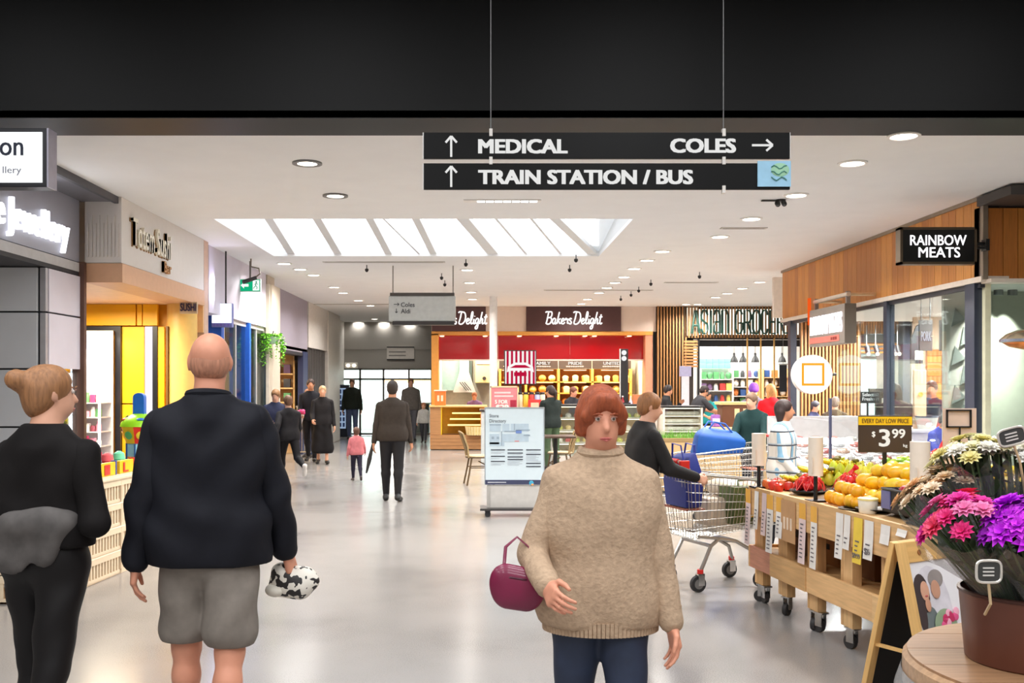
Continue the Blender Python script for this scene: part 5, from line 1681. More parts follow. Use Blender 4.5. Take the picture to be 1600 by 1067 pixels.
# sloping display boards under the fruit
MB().add([(.05, .12, .826), (TL - .05, .12, .826), (TL - .05, 1.25, 1.0), (.05, 1.25, 1.0), (.05, 1.25, .826), (TL - .05, 1.25, .826)], [(0, 1, 2, 3), (3, 2, 5, 4), (0, 3, 4), (1, 5, 2)]).build('display_slope', M((120, 92, 60), .7), ft, False)


def slope(y):
    return .828 + max(0, (y - .12)) * .155


FR = {}


def fruit_mesh(kind, c, r3, var=.12, stem=None):
    b = MB().ball((0, 0, r3[2] * .96), r3, 12, 8)
    if kind in ('lemon', 'mango', 'lime'):
        b.v = [(x * (1 + .0), y, z) for x, y, z in b.v]
    return mesh_of(b, kind, M(c, .38, var=var, scale=30))


kinds = {
    'orange': [fruit_mesh('orange', c, (.041, .041, .040)) for c in ((250, 168, 24), (248, 178, 40))],
    'mango': [fruit_mesh('mango', c, (.066, .046, .043)) for c in ((252, 190, 30), (250, 204, 60), (244, 178, 40))],
    'lemon': [fruit_mesh('lemon', c, (.044, .034, .033)) for c in ((250, 214, 30), (244, 204, 40))],
    'lime': [fruit_mesh('lime', c, (.036, .031, .030)) for c in ((150, 196, 50), (176, 206, 60))],
    'pear': [mesh_of(MB().lathe([(.004, 0), (.03, .008), (.04, .035), (.03, .07), (.016, .095), (.006, .105)], n=12), 'pear', M(c, .4, var=.1)) for c in ((196, 206, 50), (214, 206, 60))],
    'apple': [mesh_of(MB().lathe([(.006, .006), (.028, .0), (.038, .03), (.034, .055), (.016, .066), (.004, .058)], n=12), 'apple', M(c, .35, var=.15)) for c in ((206, 54, 40), (220, 110, 50))],
}
stem_me = mesh_of(MB().cyl((0, 0, 0), (.004, 0, .018), .003, .002, 5), 'stem', M((90, 70, 30), .7))


def heap(kind, x0, x1, y0, y1, nx, ny, layers, label, dz, cat='fruit'):
    ms = kinds[kind]
    for L in range(layers):
        for i in range(max(1, nx - L)):
            for j in range(max(1, ny - L)):
                fx = (i + .5 + L * .5) / nx
                fy = (j + .5 + L * .5) / ny
                x = x0 + (x1 - x0) * fx + RNG.uniform(-.013, .013)
                y = y0 + (y1 - y0) * fy + RNG.uniform(-.013, .013)
                z = slope(y) - .003 + L * dz
                me = RNG.choice(ms)
                lab_ = '%s, %s layer, %s row back, %s from trolley end' % (label, ('bottom', 'second', 'third')[L], ORD[j], ORD[i])
                a = RNG.uniform(0, 6.28)
                if kind in ('pear', 'apple'):
                    o = put(kind, me, tw(x, y, z), None, (RNG.uniform(-.3, .3), RNG.uniform(-.3, .3), a), RNG.uniform(.92, 1.06), lab_, cat, kind + ' heap on the fruit table')
                    put('stem', stem_me, (0, 0, .06 if kind == 'apple' else .1), o)
                else:
                    put(kind, me, tw(x, y, z), None, (RNG.uniform(-.15, .15), RNG.uniform(-.15, .15), a), RNG.uniform(.92, 1.08), lab_, cat, kind + ' heap on the fruit table')


heap('orange', .98, 1.36, .05, .22, 5, 2, 2, 'orange by the middle bag roll', .06)
heap('mango', .92, 1.54, .24, .62, 6, 4, 3, 'mango heaped behind the oranges', .065)
heap('lemon', .95, 1.78, .62, 1.0, 9, 4, 3, 'yellow lemon heaped behind the mangoes', .048)
heap('lime', .40, .95, .62, .95, 7, 4, 3, 'green lime heaped behind the pears', .044)
heap('pear', .30, .88, .36, .60, 7, 3, 2, 'green pear heaped before the limes', .06)
heap('mango', 1.8, 2.4, .55, 1.05, 6, 4, 2, 'mango heaped behind the black crate', .065)
heap('apple', .06, .34, .04, .16, 4, 2, 1, 'red apple at the table corner', .06)
# bananas
BAN = M((238, 208, 46), .45, var=.12, scale=20)
BANG = M((196, 206, 60), .45, var=.12, scale=20)
bpts = [(-.075, 0, .035), (-.05, 0, .012), (-.01, 0, .0), (.035, 0, .006), (.07, 0, .03), (.088, 0, .05)]
brr = [.006, .015, .018, .018, .013, .006]
for i in range(9):
    x, y = .10 + (i % 3) * .13 + RNG.uniform(-.02, .02), .24 + (i // 3) * .15
    r = root('banana_hand', 'hand of %s bananas at the table end, %s row back, %s from the end' % ('yellow' if i % 3 else 'greenish', ORD[i // 3], ORD[i % 3]), 'fruit', tw(x, y, slope(y) + .02 + .035 * (i // 3)), TA + RNG.uniform(-.6, .6), 'banana hands on the fruit table')
    for k in range(5):
        a = (k - 2) * .3
        m_ = Matrix.Rotation(a, 3, 'Z') @ Matrix.Rotation(.2 * (k % 2) + .9, 3, 'X')
        pts = [m_ @ Vector(p) + Vector((0, .018 * (k - 2), .025)) for p in bpts]
        MB().tube(pts, brr, 7).build('banana', BAN if i % 3 else BANG, r)
    MB().ball((.08, 0, .06), (.02, .03, .015), 8, 6).build('banana_crown', M((110, 100, 40), .6), r)
# net bags of red fruit in trays
NETR = M((214, 40, 46), .35, var=.25, scale=40)
for i, (x, y, sc_, lab) in enumerate(((.55, .17, 1.0, 'by the brown cardboard flap'), (.78, .34, 1.0, 'just behind the middle bag roll'), (.72, 1.02, 1.3, 'at the back below the price card'))):
    r = root('net_bag', 'shiny red net bag of fruit on black tray ' + lab, 'fruit bag', tw(x, y, slope(y)), TA + i, None)
    r.scale = (sc_,) * 3
    MB().lathe([(.10, 0), (.13, .02), (.125, .025), (.09, .008)], n=18).build('tray', BLACK, r)
    for k in range(9):
        a = k * 2.4
        MB().ball((.065 * math.cos(a) * (k > 0) * (.6 + .05 * k), .065 * math.sin(a) * (k > 0) * (.6 + .05 * k), .05 + (.03 if k < 4 else 0)), .036, 9, 6).build('red_fruit', NETR, r)
    b = MB()
    for k in range(10):
        a = k * PI / 5
        b.tube([(.11 * math.cos(a), .11 * math.sin(a), .02), (.09 * math.cos(a + .3), .09 * math.sin(a + .3), .08), (.03 * math.cos(a + .6), .03 * math.sin(a + .6), .13)], .003, 4)
        b.tube([(.11 * math.cos(a), .11 * math.sin(a), .02), (.09 * math.cos(a - .3), .09 * math.sin(a - .3), .08), (.03 * math.cos(a - .6), .03 * math.sin(a - .6), .13)], .003, 4)
    tag(b.build('netting', M((236, 70, 60), .4), r), kind='stuff')
    MB().tube([(0, 0, .12), (.02, .01, .15), (.04, 0, .17)], [.02, .012, .02], 8).build('bag_knot', NETR, r)
gl_ = root('leafy_greens', 'dark green leafy bunch beside the red net bag below the price card', 'vegetable', tw(.98, 1.0, slope(1.0)))
for k in range(8):
    a = k * .8
    MB().add([(0, 0, 0), (.05 * math.cos(a - .3), .05 * math.sin(a - .3), .07), (.09 * math.cos(a), .09 * math.sin(a), .10), (.05 * math.cos(a + .3), .05 * math.sin(a + .3), .07)], [(0, 1, 2, 3)]).build('leaf', M((40, 96, 40), .5, var=.2), gl_)
kinds['apple'] = kinds['apple'][:1]
# black crate of red fruit with white tub in front
kc = root('black_crate', 'black plastic fruit crate beside the white tub on the fruit table', 'crate', tw(1.82, .27, .85), TA)
b = MB()
for a in ((-.22, .22, -.17, -.16, 0, .13), (-.22, .22, .16, .17, 0, .13), (-.22, -.21, -.17, .17, 0, .13), (.21, .22, -.17, .17, 0, .13), (-.22, .22, -.17, .17, 0, .01)):
    b.box(*a)
b.build('crate_body', M((24, 24, 28), .45), kc, False, .003)
MB().box(-.22, -.13, -.176, -.17, .02, .12).build('crate_label', M((110, 112, 160), .5), kc, False)
MB().tube([(-.22, -.17, .13), (.22, -.17, .13), (.22, .17, .13), (-.22, .17, .13)], .008, 6, closed=True).build('crate_rim', M((40, 40, 46), .4), kc)
for k in range(10):
    p = tw(1.82 - .15 + (k % 5) * .075, .20 + (k // 5) * .12, .86 + .075)
    put('plum', fruit_mesh('plum', (176, 40, 50), (.036, .036, .034)) if k == 0 else bpy.data.meshes['plum'], p, label='dark red plum in the black crate, %s row, %s from its label end' % (('front', 'rear')[k // 5], ORD[k % 5]), cat='fruit', group='plums in the black crate')
wt = root('white_tub', 'white tub with yellow lid on the table edge before the black crate', 'tub', tw(1.50, .07, .826), TA)
MB().lathe([(.045, 0), (.05, .01), (.055, .07), (.055, .075)], n=20).build('tub_body', M((244, 240, 226), .4), wt)
MB().lathe([(.057, .075), (.058, .085), (.05, .09)], n=20).build('tub_lid', M((246, 226, 150), .4), wt)
for i, (x, y) in enumerate(((1.16, .03), (1.27, .08))):
    tt = root('flat_tray', 'flat black tray on the fruit table edge, %s' % ('in front' if i == 0 else 'behind the first flat tray'), 'tray', tw(x + .2, y + .05, .8265 + .0), TA + .2)
    tt.location.z += .012 * i
    MB().lathe([(.09, 0), (.11, .012), (.10, .012), (.085, .004)], n=20).build('tray_dish', BLACK, tt)

# ================================================================ MEAT CASE (glass, trays of wrapped meat)
MY = 10.6
mc = root('meat_case', 'long curved glass meat case full of pale wrapped trays behind the fruit', 'display case', (4.15, MY, 0))
MB().box(-.85, .8, 0, .9, 0, .62).build('case_base', M((226, 222, 220), .4), mc, False, .01)
MB().box(-.85, .8, .86, .9, .62, 1.2).build('case_back', M((220, 216, 214), .5), mc, False)
MB().add([(-.84, .02, .62), (.79, .02, .62), (.79, .06, .9), (-.84, .06, .9), (.79, .34, 1.14), (-.84, .34, 1.14), (.79, .86, 1.2), (-.84, .86, 1.2)], [(0, 1, 2, 3), (3, 2, 4, 5), (5, 4, 6, 7)]).build('curved_glass', glass((244, 248, 250), .10), mc)
MB().add([(-.83, .05, .64), (.78, .05, .64), (.78, .84, .95), (-.83, .84, .95)], [(0, 1, 2, 3)]).build('sloping_deck', M((216, 200, 196), .4), mc, False)
MB().box(PX(1297, MY) - 4.15 - .012, PX(1297, MY) - 4.15 + .012, -.02, .01, .3, PZ(622, MY)).build('corner_rod', M((74, 76, 100), .4), mc, False)
MT = [M(c, .35, var=.25, scale=30) for c in ((226, 150, 136), (206, 110, 100), (236, 214, 206), (226, 176, 150), (230, 224, 224))]
MN = ('pink', 'red', 'white', 'tan', 'pale')
mme = [mesh_of(MB().box(-.085, .085, -.06, .06, 0, .02), 'tray_dish', M((240, 240, 240), .4), True, .008)] + [mesh_of(MB().ball((0, 0, .03), (.075, .05, .028), 10, 6), 'meat', m) for m in MT]
film = mesh_of(MB().ball((0, 0, .032), (.082, .057, .032), 10, 6), 'plastic_film', glass((250, 250, 250), .18))
for i in range(8):
    for j in range(5):
        r = root('meat_tray', '%s meat tray in the glass case, %s row from glass, %s from planter end' % (MN[(i * 2 + j) % 5], ORD[j], ORD[i]), 'meat tray', (4.15 - .74 + i * .2, MY + .13 + j * .155, .64 + .31 * (.08 + j * .155) / .79 + .006), 0, 'trays in the meat case')
        r.rotation_euler = (.37, 0, RNG.uniform(-.2, .2))
        put('tray_dish', mme[0], (0, 0, 0), r)
        put('meat', mme[1 + (i * 2 + j) % 5], (0, 0, 0), r)
        put('plastic_film', film, (0, 0, 0), r)
lamp(4.0, MY + .5, 2.5, 26, 1.2, .3, (1, .94, .9), name='meat_case_lamp')
for i, (px, py, Y, c, nm) in enumerate(((1448, 655, 12.2, (232, 228, 222), 'white'), (1466, 648, 12.4, (176, 40, 30), 'red'))):
    t = root('counter_tub', '%s tub on the butcher counter behind the meat case' % nm, 'tub', (PX(px, Y), Y, 1.02))
    MB().lathe([(.1, 0), (.13, .14), (.12, .14), (.09, .02)], n=18).build('tub_bowl', M(c, .4), t)
    MB().lathe([(.13, .14), (.135, .16), (.12, .16)], n=18, caps=False).build('tub_rim', M((90, 96, 120), .4), t)
bc = root('butcher_counter', 'white service counter inside the butcher shop', 'counter', (5.9, 12.4, 0))
MB().box(-.75, 1.4, -.35, .35, 0, .98).build('counter_body', M((232, 226, 222), .4), bc, False, .01)
MB().box(-.78, 1.43, -.38, .38, .98, 1.02).build('counter_top', M((226, 222, 220), .3), bc, False, .005)
rp = root('red_plant_pot', 'round orange red pot of green leaves between the plaid shirt and the butcher glass', 'plant', (PX(1258, 13.2), 13.2, 0))
MB().lathe([(.14, 0), (.14, .62), (.12, .66)], n=20).build('pot_stand', M((206, 190, 170), .5), rp)
MB().ball((0, 0, 1.0), (.12, .12, .12), 16, 10).build('red_ball', M((232, 62, 26), .4), rp)
b = MB()
for k in range(90):
    a, h = RNG.uniform(0, 6.28), RNG.uniform(.66, .86)
    rr = RNG.uniform(.02, .13)
    x, y = rr * math.cos(a), rr * math.sin(a)
    b.add([(x, y, h - .05), (x + .05 * math.cos(a - .5), y + .05 * math.sin(a - .5), h), (x + .08 * math.cos(a), y + .08 * math.sin(a), h + .03), (x + .05 * math.cos(a + .5), y + .05 * math.sin(a + .5), h)], [(0, 1, 2, 3)])
tag(b.build('foliage', M((86, 140, 56), .6, var=.25), rp), kind='stuff')
# hanging spots and hung signs inside the butcher
for i, px in enumerate((1354, 1368, 1389, 1396, 1402)):
    t = root('hanging_spot', 'black spot lamp hung at the back of the butcher, %s from the blade sign' % ORD[i], 'lamp', (PX(px, 17.8), 17.8, 2.62))
    MB().cyl((0, 0, 0), (0, 0, PZ(540, 17.8) - 2.62), .01, n=6).build('spot_rod', STEEL, t)
    MB().cyl((0, 0, PZ(540, 17.8) - 2.62), (.02, -.03, PZ(551, 17.8) - 2.62), .045, n=12).build('spot_head', BLACK, t)
    MB().ball((.02, -.04, PZ(553, 17.8) - 2.62), .035, 8, 6).build('spot_bulb', E((255, 240, 220), 4), t)
for i, (px0, px1, yy) in enumerate(((1437, 1457, 12.0), (1469, 1496, 11.4))):
    s_ = root('hung_panel', 'grey hung panel with white lettering inside the butcher glass, %s' % ('further from the navy post' if i == 0 else 'next to the navy post'), 'sign', (PX((px0 + px1) / 2, yy), yy, 0))
    hw_ = (px1 - px0) * yy / F / 2
    z0, z1 = PZ(548, yy), PZ(500, yy)
    MB().box(-hw_, hw_, 0, .03, z0, z1).build('panel_board', M((124, 118, 120), .5), s_, False)
    txt(('PORK', 'POULTRY')[i], .12, E((250, 244, 255), 1.2), (0, -.004, z0 + .12), s_, hw_ * 1.6, depth=.003, bold=.03)
    for q in (-1, 1):
        MB().cyl((q * hw_ * .7, .015, z1), (q * hw_ * .7, .015, 2.62), .006, n=6).build('panel_wire', STEEL, s_)
kf = root('black_banner', 'tall curved black banner on the butcher wall by the hung panels', 'banner', (PX(1434, 15), 15.0, 0))
MB().prism([(-.1, PZ(568, 15)), (.08, PZ(568, 15)), (.06, PZ(520, 15)), (.1, PZ(500, 15)), (-.02, PZ(510, 15)), (-.09, PZ(530, 15))], 0, .04).build('banner_panel', M((26, 26, 30), .6), kf, False)
MB().box(-.04, .07, -.006, 0, PZ(562, 15), PZ(548, 15)).build('banner_badge', M((226, 226, 210), .5), kf, False)
cbd = root('peach_stand', 'tall peach card stand on the butcher counter', 'stand', (PX(1438, 12.3), 12.3, 1.02))
MB().box(-.075, .075, 0, .05, 0, PZ(578, 12.3) - 1.02).build('stand_card', M((232, 190, 160), .5), cbd, False, .005)
MB().lathe([(.03, 0), (.03, .008)], (0, -.001, .42), 16, mtx=Matrix.Rotation(PI / 2, 3, 'X')).build('stand_mark', M((230, 160, 60), .5), cbd)
mon = root('monitor', 'small dark monitor and keyboard at the butcher till', 'monitor', (PX(1372, 13.5), 13.5, 0))
MB().box(-.12, .14, 0, .04, PZ(622, 13.5), PZ(607, 13.5)).build('monitor_screen', DARK, mon, False, .005)
MB().box(-.03, .05, .0, .04, .98, PZ(622, 13.5)).build('monitor_stand', DARK, mon, False)
MB().box(-.25, .25, -.2, .25, 0, .98).build('till_desk', M((90, 80, 76), .5), mon, False)
fsg = root('fresh_sign', 'small black card with white lettering near the butcher till', 'sign', (PX(1356, 13.0), 13.0, 0))
MB().box(-.09, .09, 0, .02, PZ(630, 13), PZ(612, 13)).build('card_board', M((24, 26, 26), .5), fsg, False)
MB().cyl((0, .01, 0), (0, .01, PZ(630, 13)), .012).build('card_post', BLACK, fsg)
txt('Select\nFresh', .045, E((240, 244, 240), .9), (0, -.004, PZ(619, 13)), fsg, .15, depth=.002, bold=.02, line=.9)
hsx = root('hanging_scale', 'chrome dish of a hanging scale with copper underside at the corner glass', 'scale', (PX(1603, 9.2), 9.2, PZ(530, 9.2)))
MB().lathe([(.0, .09), (.08, .085), (.17, .05), (.225, .0)], n=28, caps=False).build('scale_cover', M((206, 190, 160), .2, .9), hsx)
MB().lathe([(.225, 0), (.225, -.025), (.2, -.03)], n=28, caps=False).build('scale_band', M((176, 186, 206), .25, .9), hsx)
MB().lathe([(.2, -.03), (.14, -.07), (.0, -.1)], n=28, caps=False).build('scale_dish', M((226, 130, 50), .25, .8), hsx)
MB().cyl((0, 0, .08), (0, 0, 3.36 - PZ(530, 9.2)), .008).build('scale_rod', STEEL, hsx)

# ================================================================ A-FRAME SIGN
AY = 4.3
aa = math.radians(30)
af = root('a_frame_sign', 'pine A-frame pavement sign with flower poster and black back', 'sign', (PX(1397, AY), AY, 0), aa)
AP = [wood((232, 186, 118), .5, 'z', .12), wood((226, 178, 110), .5, 'x', .12)]
AH, AS = .885, .2
for s_, nm in ((-1, 'front'), (1, 'rear')):
    m_ = Matrix.Rotation(s_ * math.atan2(AS, AH), 3, 'X')
    fl = root(nm + '_frame', None, None, (0, s_ * .012, AH))
    fl.parent = af
    fl.rotation_euler = (s_ * math.atan2(AS, AH), 0, 0)
    L = AH / math.cos(math.atan2(AS, AH)) - .0
    for x in (0, .5):
        MB().box(x, x + .045, -.012, .012, -L, 0).build('stile', AP[0], fl, False, .003)
    MB().box(.045, .5, -.011, .011, -.09, 0).build('top_rail', AP[1], fl, False, .003)
    MB().box(.045, .5, -.011, .011, -L + .06, -L + .13).build('bottom_rail', AP[1], fl, False, .003)
    if s_ == -1:
        MB().box(.045, .5, -.004, .006, -L + .13, -.09).build('poster_sheet', M((240, 236, 238), .4, var=.02), fl, False)
        MB().box(.045, .5, .006, .012, -L + .13, -.09).build('poster_back', BLACK, fl, False)
        # printed picture: woman with bouquet, and a bunch of pink flowers (soft blobs of print)
        for q_, (nm2, cx, cz, rx_, rz_, c) in enumerate((('print_shade', .16, -.30, .12, .19, (222, 216, 222)), ('print_dress', .13, -.40, .065, .13, (112, 120, 120)), ('print_hair', .095, -.225, .05, .085, (70, 58, 58)), ('print_hair', .075, -.31, .028, .075, (70, 58, 58)), ('print_hair', .20, -.17, .05, .04, (150, 140, 136)),
                                         ('print_face', .115, -.215, .028, .042, (216, 164, 136)), ('print_neck', .12, -.275, .018, .03, (206, 152, 124)), ('print_smile', .118, -.237, .010, .004, (190, 90, 90)), ('print_face', .185, -.215, .03, .04, (200, 150, 124)), ('print_arm', .10, -.45, .022, .06, (206, 164, 140)),
                                         ('print_leaf', .21, -.37, .075, .07, (150, 168, 136)), ('print_cloth', .2, -.53, .16, .04, (226, 218, 214)))):
            MB().ball((cx, -.004 - .0007 * q_, cz), (rx_, .0012, rz_), 18, 10).build(nm2, M(c, .5, var=.12, scale=16), fl)
        for k in range(18):
            MB().ball((.22 + RNG.uniform(-.06, .09), -.0135, -.38 + RNG.uniform(-.07, .07)), (.02, .0016, .019), 8, 6).build('print_flower', M(((226, 90, 140), (196, 50, 96), (240, 170, 190))[k % 3], .5), fl)
        MB().cyl((.12, -.014, -.05), (.12, -.012, -.05), .012, n=12).build('hole', M((150, 96, 50), .6), fl)
        MB().cyl((.3, -.014, -.05), (.3, -.012, -.05), .012, n=12).build('hole', M((150, 96, 50), .6), fl)
    else:
        MB().box(.045, .5, -.006, .006, -L + .13, -.09).build('blackboard', M((22, 20, 20), .6), fl, False)
zb_ = .42
yb_ = AS * (AH - zb_) / AH
MB().bar((.022, -yb_, zb_), (.022, yb_, zb_), .02, .012).build('spreader', AP[0], af, False)

# ================================================================ FLOWER STAND
FX, FY = 1.90, 3.02
fs_ = root('flower_table', 'round timber flower table with plastic wrapped rim', 'table', (FX, FY, 0))
WD = wood((166, 126, 92), .45, 'x', .2)
for k in range(6):
    y0, y1 = -.56 + k * 1.12 / 6, -.56 + (k + 1) * 1.12 / 6
    pts = []
    for t in np.linspace(y0 + .002, y1 - .002, 7):
        pts.append((math.sqrt(max(0, .56 ** 2 - t * t)), t))
    poly = pts + [(-x, t) for x, t in reversed(pts)]
    MB().prism(poly, .685, .72, 'z').build('top_board', [WD, wood((176, 136, 100), .45, 'x', .2)][k % 2], fs_, False)
MB().lathe([(.56, .60), (.575, .61), (.575, .70), (.56, .712)], n=48, caps=False).build('table_rim', wood((186, 150, 116), .4, 'x', .2), fs_)
MB().lathe([(.595, .55), (.60, .60), (.58, .66)], n=48, caps=False).build('plastic_wrap', glass((225, 230, 236), .25, .25, .15), fs_)
MB().lathe([(.61, .36), (.64, .40), (.64, .46), (.60, .5)], n=48, caps=False).build('lower_ring', M((226, 206, 170), .5, var=.15), fs_)
MB().lathe([(.5, 0), (.52, .3), (.5, .6)], n=40).build('barrel_body', wood((96, 66, 44), .5, 'z', .2), fs_)
TINS = ((1.655, 3.06, .205, .2, (92, 52, 40), 'dark brown'),)
bu = root('flower_bucket', 'dark brown metal flower bucket on the round timber table', 'bucket', (1.70, 3.06, .72))
BKM = M((104, 62, 48), .35, .3, .1, 5)
MB().lathe([(.19, 0), (.195, .005), (.212, .21), (.206, .21), (.188, .01)], n=40).build('bucket_wall', BKM, bu)
MB().lathe([(.207, .205), (.216, .208), (.216, .216), (.207, .218)], n=40, caps=False).build('bucket_rim', M((70, 40, 32), .3, .3), bu)
MB().lathe([(.0, .15), (.2, .15)], n=30, caps=False).build('bucket_water', M((30, 24, 22), .2), bu)
STEMM = M((62, 84, 46), .6, var=.2)
LEAFM = M((50, 66, 40), .6, var=.3)


def flower_mesh(c, r, n1, nm, flat=.5):
    b = MB()
    for ring, (nn, el, rr) in enumerate(((n1, .15, r), (n1 - 2, .55, r * .85), (max(5, n1 - 5), 1.0, r * .6))):
        for k in range(nn):
            a = 2 * PI * (k + ring * .5) / nn
            ca, sa, ce, se = math.cos(a), math.sin(a), math.cos(el), math.sin(el)
            w_ = rr * 1.5 / nn * 1.6
            tip = (ca * ce * rr, sa * ce * rr, se * rr * flat * 1.6)
            mid = [((ca * ce * rr * .6) + s * -sa * w_, (sa * ce * rr * .6) + s * ca * w_, se * rr * .7 * flat * 1.6 + .1 * r) for s in (-1, 1)]
            b.add([(0, 0, 0), mid[0], tip, mid[1]], [(0, 1, 2, 3)])
    return mesh_of(b, nm, M(c, .55, var=.16, scale=40), False)


def bouquet(label, base, tip, spread, colr, nfl, rf, wrap=True, wr=.12, seed=1, nm='flower'):
    rg = random.Random(seed)
    r = root('flower_bouquet', label, 'bouquet', (base[0] + .045, base[1], base[2]))
    t = Vector(tip) - Vector(base)
    d = t.normalized()
    a1 = d.orthogonal().normalized()
    a2 = d.cross(a1)
    L = t.length
    ms = [flower_mesh(c, rf * rg.uniform(.9, 1.1), 11, nm) for c in colr]
    b = MB()
    lv = MB()
    q = d.to_track_quat('Z', 'Y')
    for k in range(nfl):
        rr = spread * math.sqrt((k + .5) / nfl)
        an = k * 2.39996
        off = a1 * rr * math.cos(an) + a2 * rr * math.sin(an)
        p = t + off + d * (.05 * (1 - (rr / spread) ** 2) + rg.uniform(-.02, .02))
        dirn = (d * .9 + off * (1.1 / spread) * .6).normalized()
        o = put(nm, ms[k % len(ms)], p, r)
        o.rotation_euler = dirn.to_track_quat('Z', 'Y').to_euler()
        b.tube([off * .15, d * L * .5 + off * .55, p], .0035, 4)
        for _ in range(3):
            f_ = rg.uniform(.3, .9)
            c_ = d * L * f_ + off * f_
            v1 = Vector((rg.uniform(-1, 1), rg.uniform(-1, 1), rg.uniform(0, 1))).normalized() * rg.uniform(.05, .09)
            v2 = v1.cross(d).normalized() * .016
            lv.add([c_, c_ + v1 * .5 + v2, c_ + v1, c_ + v1 * .5 - v2], [(0, 1, 2, 3)])
    tag(b.build('stems', STEMM, r), kind='stuff')
    tag(lv.build('foliage', LEAFM, r, False), kind='stuff')
    if wrap:
        n = 18
        w_ = MB()
        for i, (f_, r_) in enumerate(((.02, .035), (.45, wr * .58), (.72, wr * .92), (.92, wr * 1.15))):
            for k in range(n):
                an = 2 * PI * k / n
                rj = r_ * (1 + (.07 if k % 2 else -.05) * i / 3)
                hz = d * L * f_ + d * ((.035 if k % 3 == 0 else -.02) if i == 3 else 0)
                w_.v.append(tuple(hz + a1 * rj * math.cos(an) + a2 * rj * math.sin(an)))
        for i in range(3):
            for k in range(n):
                if i == 2 and k % 6 == 5:
                    continue
                w_.f.append((i * n + k, i * n + (k + 1) % n, (i + 1) * n + (k + 1) % n, (i + 1) * n + k))
        w_.build('cellophane_wrap', glass((246, 246, 246), .07, .05, .08), r, True, ang=20)
    return r


bz_ = .885
bouquet('magenta and crimson bouquet in clear wrap leaning over the A-frame sign', (1.56, 3.0, bz_), (1.375, 2.98, 1.165), .105, ((226, 50, 130), (236, 70, 110), (214, 40, 150), (240, 130, 180)), 17, .042, seed=1)
bouquet('vivid purple bouquet in clear wrap in the middle of the brown bucket', (1.62, 2.93, bz_), (1.51, 2.86, 1.165), .095, ((196, 30, 220), (214, 60, 236), (170, 30, 200)), 15, .05, seed=2)
bouquet('dusty pink bouquet in clear wrap at the bucket side nearest the aisle end', (1.70, 2.93, bz_), (1.63, 2.80, 1.145), .10, ((226, 130, 150), (214, 110, 136), (236, 160, 170)), 16, .04, seed=3)
bouquet('white and cream daisy bouquet standing tallest at the back of the bucket', (1.68, 3.16, bz_), (1.66, 3.22, 1.33), .15, ((246, 240, 226), (250, 232, 196), (240, 226, 206)), 36, .042, seed=4, wr=.15)
bouquet('pale cream bouquet with green buds behind the purple bouquet', (1.60, 3.14, bz_), (1.53, 3.2, 1.33), .12, ((246, 232, 190), (226, 216, 150), (250, 240, 220)), 28, .036, seed=5)
bouquet('peach and blush bouquet half hidden behind the magenta bouquet', (1.56, 3.10, bz_), (1.43, 3.24, 1.22), .12, ((250, 196, 150), (250, 216, 190), (246, 206, 170)), 30, .036, seed=6)
bouquet('yellow and pink bouquet at the outer back of the bucket', (1.75, 3.04, bz_), (1.73, 2.98, 1.26), .10, ((246, 206, 40), (250, 220, 90), (226, 150, 170)), 15, .038, seed=7)
# oval framed tags
for i, (px, py, Y, w_, h_, lab) in enumerate(((1545, 893, 2.72, .034, .030, 'small square chalk tag on a stick in front of the dark stems'), (1581, 682, 3.05, .042, .026, 'oval silver framed chalk tag above the cream flowers'))):
    t = root('chalk_tag', lab, 'tag', (PX(px, Y), Y, PZ(py, Y)), 0)
    t.rotation_euler = (0, -.25 if i else 0, 0)
    ov = [(w_ * math.copysign(abs(math.cos(a)) ** .5, math.cos(a)), 0, h_ * math.copysign(abs(math.sin(a)) ** .5, math.sin(a))) for a in np.linspace(0, 2 * PI, 25)[:-1]]
    MB().tube(ov, .004, 6, closed=True).build('tag_frame', M((226, 220, 210), .3, .5), t)
    MB().prism([(p[0] * .95, p[2] * .95) for p in ov], -.001, .003).build('tag_board', M((58, 58, 56), .6), t, False)
    b = MB()
    for k in range(3):
        b.box(-w_ * .5, w_ * .4, -.003, -.001, -.012 + k * .01, -.008 + k * .01)
    tag(b.build('chalk_marks', M((210, 206, 200), .6), t, False), kind='stuff')
    MB().tube([(0, .002, -h_), (.01, .01, -h_ - .06), (.04 if i == 0 else .0, .10 if i == 0 else .05, -h_ - (.11 if i == 0 else .4))], .004, 6).build('tag_stick', M((206, 180, 140), .5), t)

# ================================================================ LEFT: CREAM CRATES, SIGN BLOCKS, TOY MACHINE
CRT = M((240, 218, 186), .5, var=.04)


def crate_mesh(Lx, Ly, H):
    b = MB()
    nx = max(4, int(Lx / .05))
    t = .012
    for (ax, L, off) in ((0, Lx, -Ly / 2), (0, Lx, Ly / 2 - t), (1, Ly, -Lx / 2), (1, Ly, Lx / 2 - t)):
        n = max(4, int(L / .048))

        def bx(u0, u1, z0, z1, ex=0.):
            if ax == 0:
                b.box(u0, u1, off - ex, off + t + ex, z0, z1)
            else:
                b.box(off - ex, off + t + ex, u0, u1, z0, z1)
        bx(-L / 2, L / 2, 0, .035)
        bx(-L / 2, L / 2, H - .05, H, .006)
        for k in range(n + 1):
            u = -L / 2 + k * L / n
            bx(u - .0115, u + .0115, .035, H - .05)
    b.box(-Lx / 2, Lx / 2, -Ly / 2, Ly / 2, .0, .012)
    return b


